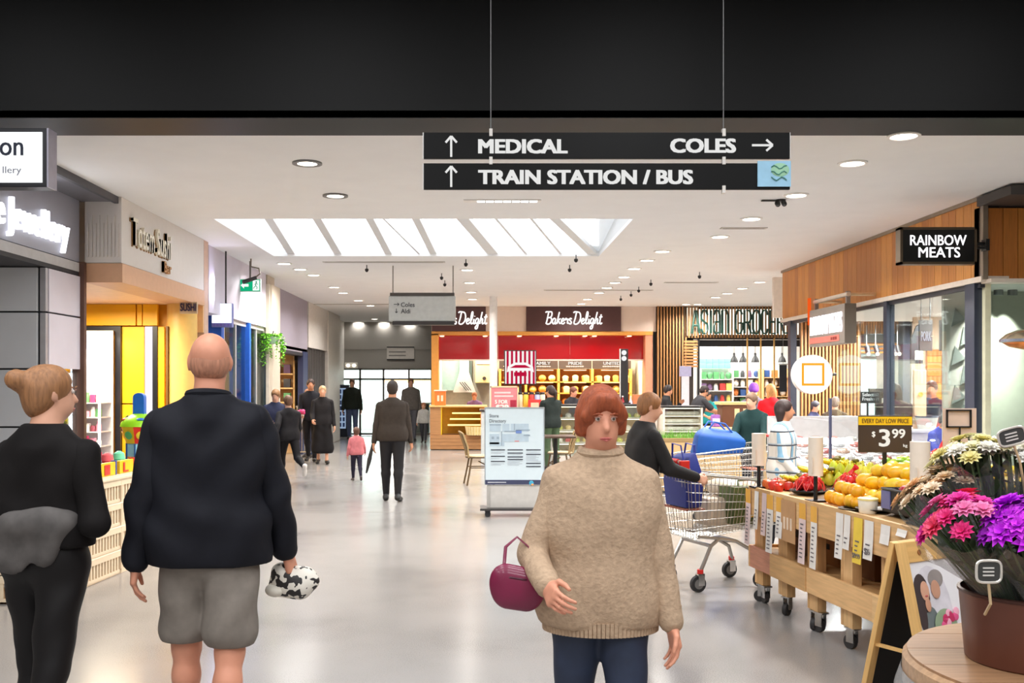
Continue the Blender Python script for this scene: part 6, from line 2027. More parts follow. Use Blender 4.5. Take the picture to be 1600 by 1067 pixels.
cm_ = crate_mesh(.60, .40, .195)
cme = mesh_of(cm_, 'crate_body', CRT, False)
crim = mesh_of(MB().tube([(-.3, -.2, .19), (.3, -.2, .19), (.3, .2, .19), (-.3, .2, .19)], .009, 5, closed=True), 'crate_rim', M((246, 228, 200), .5))
ca = math.atan2(8.5 - 7.68, -2.96 + 3.04)
cu_ = Vector((math.cos(ca), math.sin(ca), 0))
cv_ = Vector((-math.sin(ca), math.cos(ca), 0))
p0 = Vector((-3.045, 7.66, 0))
for col_ in range(4):
    for lv_ in range(4):
        p = p0 + cu_ * (.305 + col_ * .605) + cv_ * .205
        r = root('plastic_crate', 'cream slotted plastic crate, %s in the %s stack along the walkway' % (('bottom', 'second up', 'third up', 'topmost')[lv_], ('first', 'second', 'third', 'last')[col_]), 'crate', (p.x, p.y, .195 * lv_ + .002), ca, 'cream plastic crates')
        put('crate_body', cme, (0, 0, 0), r)
        put('crate_rim', crim, (0, 0, 0), r)
for lv_ in range(4):
    p = Vector((-3.62, 7.3, 0))
    r = root('plastic_crate', 'cream slotted plastic crate, %s in the stack behind the woman in black' % ('bottom', 'second up', 'third up', 'topmost')[lv_], 'crate', (p.x, p.y, .195 * lv_ + .002), .0, 'cream plastic crates')
    put('crate_body', cme, (0, 0, 0), r)
    put('crate_rim', crim, (0, 0, 0), r)
rt = root('counter_shelf', 'cream top shelf laid across the plastic crates', 'shelf', tuple(p0 + cu_ * 1.21 + cv_ * .205 + Vector((0, 0, .783))), ca)
MB().box(-1.22, 1.22, -.215, .215, 0, .02).build('shelf_board', CRT, rt, False, .004)
for i, (ch, off) in enumerate((('N', .28), ('I', .62), ('L', .96), ('U', 1.3))):
    pp = p0 + cu_ * off + cv_ * .14 + Vector((0, 0, .804))
    bl = root('letter_block', 'yellow sign block with red letter %s on the cream crates' % ch, 'sign', tuple(pp), ca)
    MB().box(-.13, .13, -.02, .02, 0, .11).build('block_panel', M((250, 196, 20), .45), bl, False, .004)
    MB().box(.13, .15, -.022, .022, 0, .12).build('block_edge', M(((206, 40, 40), (40, 70, 170))[i % 2], .45), bl, False)
    txt(ch, .085, M((206, 44, 36), .45), (-.02, -.022, .012), bl, .1, bold=.03, depth=.003)
for i, (px, c, nm) in enumerate(((184, (24, 34, 70), 'navy'), (198, (206, 40, 46), 'red'), (208, (60, 176, 120), 'green'))):
    pp = p0 + cu_ * (.75 + .22 * i) + cv_ * .30 + Vector((0, 0, .804))
    tcn = root('toy_capsule', '%s toy capsule standing behind the yellow letter blocks' % nm, 'toy', tuple(pp))
    MB().lathe([(.05, 0), (.055, .02), (.055, .1)], n=16).build('capsule_base', M(c, .4), tcn)
    MB().lathe([(.055, .1), (.045, .15), (.015, .17)], n=16).build('capsule_lid', M(tuple(min(255, q + 60) for q in c), .4), tcn)
# toy vending machine
tm = root('toy_machine', 'tall toy vending machine with blue back, green dome and red yellow faceted band', 'vending machine', (PX(218, 10.7), 10.7, 0))
TB = M((24, 104, 200), .4)


def zt_(py):
    return PZ(py, 10.7)


MB().lathe([(.14, 0), (.14, zt_(694)), (.13, zt_(690))], n=8).build('machine_body', M((150, 206, 226), .4), tm, False)
MB().lathe([(.145, .45), (.145, zt_(712))], n=8, caps=False).build('body_window', M((206, 150, 90), .4, var=.3, scale=12), tm, False)
for k in range(8):
    a = 2 * PI * k / 8
    MB().box(math.cos(a) * .142 - .006, math.cos(a) * .142 + .006, math.sin(a) * .142 - .006, math.sin(a) * .142 + .006, .0, zt_(692)).build('body_edge', M((20, 80, 150), .4), tm, False)
nf = 8
for k in range(nf):
    a0, a1_ = 2 * PI * k / nf, 2 * PI * (k + 1) / nf
    r0, r1, z0, z1 = .145, .20, zt_(692), zt_(666)
    MB().add([(r0 * math.cos(a0), r0 * math.sin(a0), z0), (r0 * math.cos(a1_), r0 * math.sin(a1_), z0), (r1 * math.cos(a1_), r1 * math.sin(a1_), z1), (r1 * math.cos(a0), r1 * math.sin(a0), z1)], [(0, 1, 2, 3)]).build('band_panel', M(((226, 44, 36), (246, 206, 30))[k % 2], .4), tm, False)
    am = (a0 + a1_) / 2
    nrm = Vector((math.cos(am), math.sin(am), -.32)).normalized()
    MB().lathe([(.045, 0), (.045, .005), (.03, .008)], tuple(Vector((.163 * math.cos(am), .163 * math.sin(am), (z0 + z1) / 2)) + nrm * .002), 16, mtx=nrm.to_track_quat('Z', 'Y').to_matrix()).build('band_disc', M(((240, 214, 60), (90, 190, 110))[k % 2], .4), tm)
MB().lathe([(.2, zt_(666)), (.19, zt_(660)), (.14, zt_(652)), (.06, zt_(646))], n=16).build('green_dome', M((150, 220, 30), .35), tm)
for k in range(4):
    a = k * PI / 2 + .4
    MB().ball((.13 * math.cos(a), .13 * math.sin(a), zt_(655)), (.05, .05, .02), 10, 6).build('dome_spot', M(((226, 40, 40), (24, 104, 200))[k % 2], .4), tm)
b = MB()
pr = []
for t in np.linspace(0, PI, 11):
    pr.append((.06 * math.cos(t), zt_(621) + .05 * math.sin(t)))
b.prism([(.06, zt_(652)), *pr, (-.06, zt_(652))], -.04, .04).build('back_panel', TB, tm)
MB().cyl((-.16, -.05, zt_(658)), (-.10, -.05, zt_(650)), .016).build('side_handle', DARK, tm)
# glass window display low in the grey column side
wd_ = root('window_display', 'bright lit glass display recess low in the grey panelled column', 'display case', (-4.06, 9.67, 0))
MB().box(-.35, -.33, -.34, .34, .2, 1.70).build('display_back', M((240, 240, 238), .5), wd_, False)
MB().box(-.35, .0, -.34, .34, 0, .2).build('display_base', M((120, 120, 126), .5), wd_, False)
for z in (.55, .9, 1.25):
    MB().box(-.33, -.03, -.33, .33, z, z + .012).build('display_shelf', glass((230, 240, 240), .15), wd_, False)
for s in (-.33, .33):
    MB().box(-.08, -.05, s - .01, s + .01, .2, 1.68).build('light_tube', E((250, 250, 255), 4), wd_, False)
MB().box(-.012, -.004, -.34, .34, .2, 1.70).build('display_glass', glass((240, 246, 246), .08), wd_, False)
JC = ((220, 190, 150), (236, 226, 210), (176, 130, 90))
for z_i, z in enumerate((.212, .562, .912, 1.262)):
    for k in range(4):
        st_ = root('ring_stand', '%s jewellery stand on the %s level of the lit column recess, %s from the corner' % (('tan', 'cream', 'brown')[(k + z_i) % 3], ORD[z_i], ORD[k]), 'stand', (-4.24, 9.67 - .24 + k * .16, z), 0, 'stands in the lit recess')
        MB().lathe([(.05, 0), (.05, .02), (.015, .04), (.015, .10)], n=12).build('stand_base', M(JC[(k + z_i) % 3], .4), st_)
        MB().ball((0, 0, .13), (.035, .035, .045), 10, 8).build('stand_bust', M(JC[(k + z_i + 1) % 3], .4), st_)
# hanging fern on the pale column
hp = root('hanging_plant', 'bright green trailing plant hanging on the pale square column', 'plant', (-3.60, 17.1, 2.38))
MB().lathe([(.1, -.12), (.15, 0), (.14, 0)], n=18).build('pot', M((150, 170, 150), .5), hp)
MB().cyl((0, 0, 0), (0, .15, .1), .012).build('pot_bracket', DARK, hp)
b = MB()
rg = random.Random(5)
for k in range(46):
    a = rg.uniform(0, 6.28)
    L = rg.uniform(.15, .5)
    pts = [Vector((.06 * math.cos(a), .06 * math.sin(a), .02)), Vector((.17 * math.cos(a), .17 * math.sin(a), .05)), Vector((.22 * math.cos(a), .22 * math.sin(a), -L * .5)), Vector((.21 * math.cos(a + .1), .21 * math.sin(a + .1), -L))]
    for q in range(16):
        t = q / 15 * 2.99
        i = int(t)
        p = pts[i].lerp(pts[i + 1], t - i)
        v = Vector((rg.uniform(-1, 1), rg.uniform(-1, 1), rg.uniform(-1, .3))).normalized() * rg.uniform(.04, .06)
        u = v.cross(Vector((rg.uniform(-1, 1), rg.uniform(-1, 1), 1))).normalized() * .016
        b.add([p, p + v * .5 + u, p + v, p + v * .5 - u], [(0, 1, 2, 3)])
tag(b.build('foliage', M((104, 176, 34), .5, var=.3, scale=6), hp, False), kind='stuff')
# warm shop: shelves with goods, a counter, lamps
wsf = root('shop_shelf', 'warm lit timber shelf of packaged goods inside the mauve headed shop', 'shelf', (-5.5, 22.55, 0))
for k in range(5):
    MB().box(-.9, 1.3, -.2, .2, .5 + k * .32, .53 + k * .32).build('shelf_board', M((230, 190, 130), .5), wsf, False)
for x in (-.9, .2, 1.28):
    MB().box(x, x + .03, -.2, .2, 0, 2.1).build('shelf_side', M((214, 170, 110), .5), wsf, False)
for k in range(5):
    for j in range(9):
        m = RNG.randrange(8)
        put('grocery_box', gbox[m], (-5.5 - .75 + j * .235, 22.45, .531 + k * .32), label='%s packet on the %s shelf of the mauve headed shop, %s from back wall' % (GN[m], ORD[k], ORD[j]), cat='packet', group='packets in the mauve headed shop')
MB().box(-.9, 1.3, .2, .22, 0, 2.1).build('shelf_back', M((236, 206, 160), .5), wsf, False)
lamp(-5.2, 20.6, 2.25, 70, 1.5, 1.0, (1, .86, .64), name='warm_shop_lamp')
lamp(-4.6, 15.5, 3.3, 40, .8, 1.6, (.9, .92, 1), name='blue_shop_lamp')
# drinks machine and rail at the far doors
vm = root('drinks_machine', 'dark drinks machine with rows of blue lit bottles by the far doors', 'vending machine', (PX(534, 29.6), 29.6, 0))
MB().box(-.3, .22, 0, .6, 0, 1.55).build('machine_case', M((36, 44, 60), .4), vm, False, .01)
MB().box(-.2, .12, -.006, 0, .25, 1.45).build('machine_window', E((180, 206, 240), .55), vm, False)
b = MB()
for k in range(7):
    for j in range(3):
        x, z = -.14 + j * .1, .30 + k * .165
        b.box(x - .03, x + .03, -.02, -.006, z, z + .12)
tag(b.build('bottle_fronts', M((70, 100, 170), .4, var=.3, scale=8), vm, False), kind='stuff')
cr2 = root('clothes_rail', 'chrome rail frame standing before the dark slatted screen', 'rail', (PX(474, 21.0), 21.0, 0))
for s in (-.13, .13):
    MB().cyl((s, 0, 0), (s, 0, 1.1), .016).build('rail_post', CHROME, cr2)
MB().cyl((-.16, 0, 1.1), (.16, 0, 1.1), .018).build('rail_bar', CHROME, cr2)
for k in range(4):
    MB().cyl((-.09 + k * .06, 0, .15), (-.09 + k * .06, 0, 1.09), .008).build('rail_rod', CHROME, cr2)
MB().bar((-.16, 0, .14), (.16, 0, .14), .03, .03).build('rail_foot', CHROME, cr2, False)
# ================================================================ PEOPLE
def V3(*a):
    return np.array(a, float)


class Prim:
    def __init__(s, a, b, ra, rb, sc=(1, 1, 1), R=None, k=.03, sub=False):
        s.a, s.b, s.ra, s.rb, s.k, s.sub = np.array(a, float), np.array(b, float), ra, rb, k, sub
        s.sc = np.array(sc, float)
        s.R = R

    def box(s):
        m = max(s.ra, s.rb) * s.sc.max() + .02
        return np.minimum(s.a, s.b) - m, np.maximum(s.a, s.b) + m

    def dist(s, P):
        q = P - s.a
        ba = s.b - s.a
        if s.R is not None:
            q = q @ s.R
            ba = ba @ s.R
        q = q / s.sc
        ba = ba / s.sc
        L = float(ba @ ba)
        if L < 1e-9:
            return (np.sqrt((q * q).sum(-1)) - s.ra) * s.sc.min()
        t = np.clip(q @ ba / L, 0, 1)
        d = q - t[..., None] * ba
        return (np.sqrt((d * d).sum(-1)) - (s.ra + (s.rb - s.ra) * t)) * s.sc.min()


def blob(prims, res, cuts=(), wob=0., grow=0.):
    # one closed surface around smoothly joined tapered limbs (surface nets on a grid)
    lo = np.min([p.box()[0] for p in prims if not p.sub], 0) - grow - .03
    hi = np.max([p.box()[1] for p in prims if not p.sub], 0) + grow + .03
    n = np.ceil((hi - lo) / res).astype(int) + 1
    ax = [lo[i] + res * np.arange(n[i]) for i in range(3)]
    Fd = np.full(n, .5)
    for p in prims:
        bl, bh = p.box()
        m = p.k + grow + .03
        s0 = np.maximum(((bl - m - lo) / res).astype(int), 0)
        s1 = np.minimum(((bh + m - lo) / res).astype(int) + 2, n)
        if (s1 <= s0).any():
            continue
        sl = tuple(slice(a, b) for a, b in zip(s0, s1))
        G = np.stack(np.meshgrid(*[ax[i][sl[i]] for i in range(3)], indexing='ij'), -1)
        d = p.dist(G)
        f = Fd[sl]
        if p.sub:
            Fd[sl] = np.maximum(f, -d)
            continue
        d = d - grow
        h = np.clip(.5 + .5 * (f - d) / p.k, 0, 1)
        Fd[sl] = f * (1 - h) + d * h - p.k * h * (1 - h)
    if wob or cuts:
        X, Y, Z = np.meshgrid(*ax, indexing='ij')
        if wob:
            Fd += wob * (np.sin(X * 16 + 2.2 * np.sin(Z * 9) + Y * 6) * np.sin(Z * 19 + 2. * np.sin(X * 8 + 1) + Y * 9) + .5 * np.sin(Z * 27 - abs(X) * 22 + 1.5 * np.sin(Y * 14)))
        for nx, ny, nz, off in cuts:
            Fd = np.maximum(Fd, X * nx + Y * ny + Z * nz - off)
    Fd[0], Fd[-1] = .5, .5
    Fd[:, 0], Fd[:, -1] = .5, .5
    Fd[:, :, 0], Fd[:, :, -1] = .5, .5
    ins = Fd < 0
    c = np.zeros(n - 1, int)
    offs = [(i, j, k) for i in (0, 1) for j in (0, 1) for k in (0, 1)]
    for i, j, k in offs:
        c += ins[i:n[0] - 1 + i, j:n[1] - 1 + j, k:n[2] - 1 + k]
    cells = np.argwhere((c > 0) & (c < 8))
    if len(cells) == 0:
        return np.zeros((0, 3)), np.zeros((0, 4), int)
    idm = np.full(n - 1, -1)
    idm[tuple(cells.T)] = np.arange(len(cells))
    pos = np.zeros((len(cells), 3))
    cnt = np.zeros(len(cells))
    for a in offs:
        for d in range(3):
            if a[d]:
                continue
            e = list(a)
            e[d] = 1
            ca_ = cells + a
            cb_ = cells + e
            fa = Fd[tuple(ca_.T)]
            fb = Fd[tuple(cb_.T)]
            m = (fa < 0) != (fb < 0)
            t = np.where(m, fa / np.where(m, fa - fb, 1), 0)
            pt = np.tile(np.array(a, float), (len(cells), 1))
            pt[:, d] += t
            pos[m] += pt[m]
            cnt[m] += 1
    vs = lo + res * (cells + pos / cnt[:, None])
    fs = []
    for d in range(3):
        u, w_ = (d + 1) % 3, (d + 2) % 3
        A = ins
        B = np.roll(ins, -1, d)
        ch = A != B
        ch[tuple(slice(-1, None) if q == d else slice(None) for q in range(3))] = False
        e = np.argwhere(ch)
        e = e[(e[:, u] > 0) & (e[:, w_] > 0) & (e[:, u] < n[u] - 1) & (e[:, w_] < n[w_] - 1)]
        if len(e) == 0:
            continue
        q = []
        for du, dw in ((1, 1), (0, 1), (0, 0), (1, 0)):
            k = e.copy()
            k[:, u] -= du
            k[:, w_] -= dw
            q.append(idm[tuple(k.T)])
        q = np.stack(q, 1)
        flip = ~A[tuple(e.T)]
        q[flip] = q[flip][:, ::-1]
        fs.append(q)
    return vs, np.concatenate(fs)


def blob_obj(name, mat, parent, parts, label=None):
    vs, fs, o = [], [], 0
    for v, f in parts:
        vs.append(v)
        fs.append(f + o)
        o += len(v)
    vs = np.concatenate(vs)
    fs = np.concatenate(fs)
    me = bpy.data.meshes.new(name)
    me.vertices.add(len(vs))
    me.vertices.foreach_set('co', vs.astype(np.float32).ravel())
    me.loops.add(len(fs) * 4)
    me.loops.foreach_set('vertex_index', fs.astype(np.int32).ravel())
    me.polygons.add(len(fs))
    me.polygons.foreach_set('loop_start', np.arange(0, len(fs) * 4, 4, dtype=np.int32))
    me.polygons.foreach_set('loop_total', np.full(len(fs), 4, np.int32))
    me.update(calc_edges=True)
    me.validate()
    me.shade_smooth()
    me.materials.append(mat)
    ob = bpy.data.objects.new(name, me)
    COL.objects.link(ob)
    ob.parent = parent
    if label:
        ob['label'] = label
    return ob


def rotx(a):
    return np.array(Matrix.Rotation(a, 3, 'X'))


def rotz(a):
    return np.array(Matrix.Rotation(a, 3, 'Z'))


def hand_prims(wr, d, pn, s, curl, side):
    # wr wrist, d towards the fingers, pn palm normal (the way the palm faces), side +1 thumb along +sd
    d = d / np.linalg.norm(d)
    pn = pn - d * (pn @ d)
    pn = pn / np.linalg.norm(pn)
    sd = np.cross(d, pn) * side
    P = []
    for q, (o, l, fl, fr) in enumerate(((.030, .088, .98, .0092), (.010, .092, 1.06, .0095), (-.011, .088, 1.0, .009), (-.030, .078, .8, .008))):
        kn = wr + (d * l + sd * o) * s
        P.append(Prim(wr + (d * .012 + sd * o * .6) * s, kn, .0155 * s, .0125 * s, k=.014 * s))
        a = kn
        ang = .15
        for ph, ln in enumerate((.040, .026, .021)):
            ang += curl * (1, 1.1, .8)[ph]
            e = a + (d * math.cos(ang) + pn * math.sin(ang) + sd * o * (.6 if ph == 0 else 0)) * ln * fl * s
            P.append(Prim(a, e, fr * s * (1 - .1 * ph), fr * s * (.92 - .12 * ph), k=.003 * s))
            a = e
    t0 = wr + (d * .022 + sd * .026) * s
    t1 = t0 + (d * .030 + sd * .026 + pn * .012) * s
    t2 = t1 + (d * .030 + sd * .006 + pn * .014) * s
    t3 = t2 + (d * .022 - sd * .002 + pn * .010) * s
    P += [Prim(t0 - (sd * .012) * s, t1, .014 * s, .0115 * s, k=.012 * s), Prim(t1, t2, .011 * s, .0095 * s, k=.004 * s), Prim(t2, t3, .0095 * s, .0075 * s, k=.003 * s)]
    P.append(Prim(wr - d * .03 * s, wr + d * .02 * s, .026 * s, .025 * s, k=.015 * s))
    return P


SK = {'fair': (222, 168, 140), 'tan': (196, 138, 106), 'ruddy': (216, 150, 122)}


def person(label, x, y, face, H, top, bottom, shoes=(40, 38, 40), hair=('short', (50, 36, 28)), skin='fair', legs=((.15, .1), (-.2, .15)), arms=((.1, .12, .25, .0), (-.1, .12, .25, .0)),
           lean=.03, head=(0., 0.), res=.024, build=1., twist=0., seat=None, kid=False, curl=.35, wob=0., z=0., hem=None, name='person', feet=True, shw=1.0):
    s = H / 1.75
    hs = 1.28 if kid else 1.0     # children carry larger heads
    r = root(name, label, 'person', (x, y, z), face)
    HR = rotx(lean) @ rotz(twist)
    pel = V3(0, 0, .95)

    def T(p):
        return (HR @ (np.array(p, float) - pel)) + pel
    # ---- joints (metres at 1.75 m; the figure looks towards -y, its own left is +x)
    J = {}
    for sd, (p, fx) in zip((1, -1), legs):
        hp_ = V3(sd * .092, 0, .92)
        kn = hp_ + .43 * V3(sd * .01, -math.sin(p), -math.cos(p))
        q = p - fx
        an = kn + .41 * V3(-sd * .006, -math.sin(q), -math.cos(q))
        fa = q * .8
        toe = an + rotx(-fa) @ V3(sd * .025, -.165, -.055)
        heel = an + rotx(-fa) @ V3(0, .045, -.055)
        J[sd] = (hp_, kn, an, toe, heel)
    drop = min(min(J[sd][3][2], J[sd][4][2]) for sd in (1, -1)) - .028
    dz = V3(0, 0, -drop)
    if seat is not None:
        dz = V3(0, 0, seat - .90)
    A = {}
    for sd, (pi_, out, fl, inn) in zip((1, -1), arms):
        sh = T((sd * .18 * shw * (.97 + .03 * build), .0, 1.378))
        ua = V3(sd * math.sin(out), -math.sin(pi_) * math.cos(out), -math.cos(pi_) * math.cos(out))
        el = sh + .295 * ua
        pf, of = pi_ + fl, out - inn
        fa = V3(sd * math.sin(of), -math.sin(pf) * math.cos(of), -math.cos(pf) * math.cos(of))
        wr = el + .25 * fa
        A[sd] = (sh, el, wr, fa)
    neck = T((0, .0, 1.5))
    hd = T((0, -.018, 1.63))
    hR = HR @ rotz(head[0]) @ rotx(head[1])

    def Hd(p):     # point given relative to the head centre
        return hd + hR @ (np.array(p, float) * hs)

    def sc_(P):
        out_ = []
        for p in P:
            if getattr(p, 'ok', 0):
                continue
            p.ok = 1
            p.a = (p.a + dz) * s
            p.b = (p.b + dz) * s
            p.ra *= s
            p.rb *= s
            p.k *= s
        return P
    def torso(g):
        b_ = build
        return [Prim(T((-.07 * b_, .01, .97)), T((.07 * b_, .01, .97)), .118 * b_ + g, .118 * b_ + g, (1, .88, 1.05), k=.06),
                Prim(T((-.05 * b_, 0, 1.10)), T((.05 * b_, 0, 1.10)), .112 * b_ + g, .112 * b_ + g, (1, .86, 1.2), k=.08),
                Prim(T((-.075 * b_, 0, 1.27)), T((.075 * b_, 0, 1.27)), .118 * b_ + g, .118 * b_ + g, (1, .88, 1.15), k=.08),
                Prim(T((-.03, .012, 1.425)), T((-.148 * shw, .012, 1.378)), .06 + g, .056 + g, k=.05),
                Prim(T((.03, .012, 1.425)), T((.148 * shw, .012, 1.378)), .06 + g, .056 + g, k=.05),
                Prim(T((0, .015, 1.40)), T((0, .01, 1.50)), .085 + g, .056 + g, k=.05)]

    def arm(sd, g, to=1.):
        sh, el, wr, fa = A[sd]
        e = el + (wr - el) * to
        return [Prim(sh, el, .054 + g, .043 + g, k=.04), Prim(el, e, .043 + g, (.043 + (.029 - .043) * to) + g, k=.02)]

    def leg(sd, g, shin=True, flare=0.):
        hp_, kn, an, toe, heel = J[sd]
        b_ = (1 + build) / 2
        P = [Prim(hp_, kn, .088 * b_ + g, .057 * b_ + g + flare, k=.03)]
        if shin:
            cf = kn + (an - kn) * .28 + V3(0, .012, 0)
            P += [Prim(kn, cf, .055 + g, .055 + g, k=.03), Prim(cf, an, .056 + g, .036 + g, k=.03)]
        return P
    body = [Prim(neck - V3(0, 0, .05), hd - V3(0, -.012, .04), .056, .054, k=.03)]
    body += [Prim(Hd((0, .012, .028)), Hd((0, .012, .028)), 1, 1, tuple(np.array((.078, .097, .09)) * hs), hR, k=.02),
             Prim(Hd((0, -.03, -.05)), Hd((0, -.03, -.05)), 1, 1, tuple(np.array((.058, .066, .068)) * hs), hR, k=.03),
             Prim(Hd((0, -.088, .005)), Hd((0, -.108, -.028)), .009 * hs, .014 * hs, k=.012)]
    for sd in (1, -1):
        body.append(Prim(Hd((sd * .077, .01, -.01)), Hd((sd * .08, .016, .0)), 1, 1, (.01, .019, .03), hR, k=.006))
        body.append(Prim(Hd((sd * .03, -.102, .0115)), Hd((sd * .03, -.102, .0115)), .012, .012, sub=True))
    if hair[0] != 'none' and res < .015:
        body.append(Prim(Hd((0, -.092, -.062)), Hd((0, -.092, -.066)), 1, 1, (.022, .01, .009), hR, k=.006))
    body += torso(-.012)
    for sd in (1, -1):
        body += arm(sd, 0)
        if seat is None or True:
            body += leg(sd, -.004)
            an, toe, heel = J[sd][2:]
            body += [Prim(heel, toe, .032, .024, (1, 1, .9), k=.03), Prim(an, heel, .035, .032, k=.02)]
    sc_(body)
    parts = [blob(body, res)]
    hres = .0042 if res < .015 else .0075
    for sd in (1, -1):
        sh, el, wr, fa = A[sd]
        inward = V3(-sd * .9, -.25 if fa[2] < -.5 else 0, -.35 if fa[2] > -.5 else 0)
        hp2 = hand_prims(wr, fa, inward, 1.0, curl[0 if sd == 1 else 1] if isinstance(curl, tuple) else curl, -sd)
        sc_(hp2)
        parts.append(blob(hp2, hres))
    blob_obj('body', M(SK[skin], .5, var=.05, scale=18, spec=.35), r, parts)
    # ---- clothing
    kind, tc_ = top[0], top[1]
    g = top[2] if len(top) > 2 else .014
    ph = hem if hem is not None else .86
    tp = torso(g)
    sl = {'long': 1.02, 'short': -1, 'none': -2}[kind]
    for sd in (1, -1):
        if sl > 0:
            tp += arm(sd, g * .85, .97)
        elif sl == -1:
            sh, el = A[sd][:2]
            tp.append(Prim(sh, sh + (el - sh) * .75, .06 + g, .054 + g, k=.03))
    tp.append(Prim(T((-.075 * build, 0, ph + .07)), T((.075 * build, 0, ph + .07)), .118 * build + g, .118 * build + g, (1, .88, 1.3), k=.06))
    sc_(tp)
    n_ = HR @ V3(0, 0, -1)
    o_ = float(n_ @ ((T((0, 0, ph)) + dz) * s))
    nt_ = HR @ V3(0, 0, 1)
    ot_ = float(nt_ @ ((T((0, 0, 1.505)) + dz) * s))
    # the hem is cut flat; sleeves end in rounded cuffs at the wrist
    pt = [blob(tp[:6] + tp[-1:], res, [(*n_, o_), (*nt_, ot_)], wob)]
    slv = tp[6:-1]
    if slv:
        h_ = len(slv) // 2
        pt += [blob(slv[:h_], res, (), wob), blob(slv[h_:], res, (), wob)]
    blob_obj(top[3] if len(top) > 3 else 'jumper', tc_ if not isinstance(tc_, tuple) else M(tc_, .8, var=.12, scale=24, bump=.15, spec=.2), r, pt)
    bk, bc = bottom
    bm_ = bc if not isinstance(bc, tuple) else M(bc, .75, var=.1, scale=24, spec=.2)
    if bk in ('trousers', 'shorts'):
        bp2 = [Prim(T((-.07 * build, .012, .96)), T((.07 * build, .012, .96)), .118 * build + .008, .118 * build + .008, (1, .9, 1), k=.05)]
        for sd in (1, -1):
            if bk == 'trousers':
                bp2 += leg(sd, .012)
            else:
                hp_, kn = J[sd][:2]
                bp2.append(Prim(hp_, hp_ + (kn - hp_) * .8, .103, .105, (1, 1.0, 1), k=.02))
        if bk == 'shorts':
            bp2.append(Prim(V3(-.05, .01, .86), V3(.05, .01, .86), .1, .1, k=.04))
        sc_(bp2)
        if bk == 'trousers':
            cuts = [(0, 0, 1, (1.02 + dz[2]) * s)]
        else:
            cuts = [(0, 0, 1, (1.02 + dz[2]) * s), (0, 0, -1, -(.52 + dz[2]) * s)]
        blob_obj(bk, bm_, r, [blob(bp2, res, cuts, wob * .7)])
    elif bk == 'dress':
        bp2 = [Prim(V3(-.06, 0, .98), V3(-.09, 0, .32), .12, .17, (1, .9, 1), k=.05), Prim(V3(.06, 0, .98), V3(.09, 0, .32), .12, .17, (1, .9, 1), k=.05)]
        sc_(bp2)
        blob_obj('skirt', bm_, r, [blob(bp2, res, [(0, 0, -1, -(.22 + dz[2]) * s)], .004)])
    if feet:
        shm = M(shoes, .5, var=.06)
        for sd in (1, -1):
            an, toe, heel = J[sd][2:]
            sp = [Prim(heel, toe, .042, .036, (1, 1, .95), k=.02), Prim(an * .5 + heel * .5, heel, .044, .04, k=.02), Prim(heel * .4 + toe * .6, toe, .045, .037, (1, 1, .9), k=.02)]
            sc_(sp)
            blob_obj('shoe', shm, r, [blob(sp, min(res, .016))])
    # ---- hair and hats
    hk, hc = hair
    hm = M(hc, .6, var=.3, scale=30, stretch=(3, 3, .4), bump=.4)
    S3 = lambda *a: tuple(np.array(a) * hs)
    face_cut = Prim(Hd((0, -.125, -.04)), Hd((0, -.125, -.04)), 1, 1, S3(.085, .085, .105), hR, sub=True)
    cap_ = Prim(Hd((0, .016, .032)), Hd((0, .016, .032)), 1, 1, S3(.086, .104, .098), hR, k=.02)
    hp3 = None
    if hk == 'short':
        hp3 = [cap_, Prim(Hd((0, .05, -.02)), Hd((0, .05, -.02)), 1, 1, S3(.076, .062, .07), hR, k=.02), face_cut]
    elif hk == 'bald':
        hp3 = [Prim(Hd((0, .022, -.002)), Hd((0, .022, -.002)), 1, 1, S3(.0785, .0885, .078), hR, k=.01), face_cut]
    elif hk in ('long', 'tail', 'bun'):
        hp3 = [cap_, Prim(Hd((0, .05, -.02)), Hd((0, .05, -.02)), 1, 1, S3(.08, .065, .085), hR, k=.03)]
        if hk == 'long':
            for q in (-1, 0, 1):
                hp3.append(Prim(Hd((q * .055, .05, -.03)), Hd((q * .07, .055, -.19)), .042 * hs, .03 * hs, k=.03))
        elif hk == 'tail':
            hp3 += [Prim(Hd((0, .105, .03)), Hd((0, .14, -.05)), .032, .034, k=.02), Prim(Hd((0, .14, -.05)), Hd((.01, .12, -.2)), .034, .012, k=.02)]
        else:
            hp3 += [Prim(Hd((0, .115, .045)), Hd((0, .135, .055)), .045, .042, k=.012)]
        hp3.append(face_cut)
    elif hk == 'bob':
        hp3 = [Prim(Hd((0, .018, .036)), Hd((0, .018, .036)), 1, 1, S3(.091, .108, .102), hR, k=.02), Prim(Hd((0, .05, -.02)), Hd((0, .045, -.045)), .07 * hs, .06 * hs, k=.03)]
        for q in (-1, 1):
            hp3 += [Prim(Hd((q * .074, .008, .03)), Hd((q * .08, .004, -.045)), .027 * hs, .018 * hs, (1, 1.2, 1), k=.02), Prim(Hd((q * .02, -.075, .085)), Hd((q * .075, -.06, .02)), .026 * hs, .016 * hs, k=.02)]
        hp3.append(Prim(Hd((.01, -.126, -.05)), Hd((.01, -.126, -.05)), 1, 1, S3(.076, .088, .108), hR, sub=True))
    elif hk == 'cap':
        hp3 = [Prim(Hd((0, .012, .05)), Hd((0, .012, .05)), 1, 1, S3(.09, .108, .09), hR, k=.02), face_cut]
    elif hk == 'beanie':
        hp3 = [Prim(Hd((0, .012, .055)), Hd((0, .012, .055)), 1, 1, S3(.092, .11, .095), hR, k=.02), Prim(Hd((0, .02, .0)), Hd((0, .02, .0)), 1, 1, S3(.09, .105, .06), hR, k=.03), face_cut]
    if hp3:
        sc_(hp3)
        pr = blob(hp3, min(res, .012), (), .004 if res < .015 else 0)
        if len(pr[0]):
            blob_obj('hair' if hk not in ('cap', 'beanie') else 'hat', hm, r, [pr])
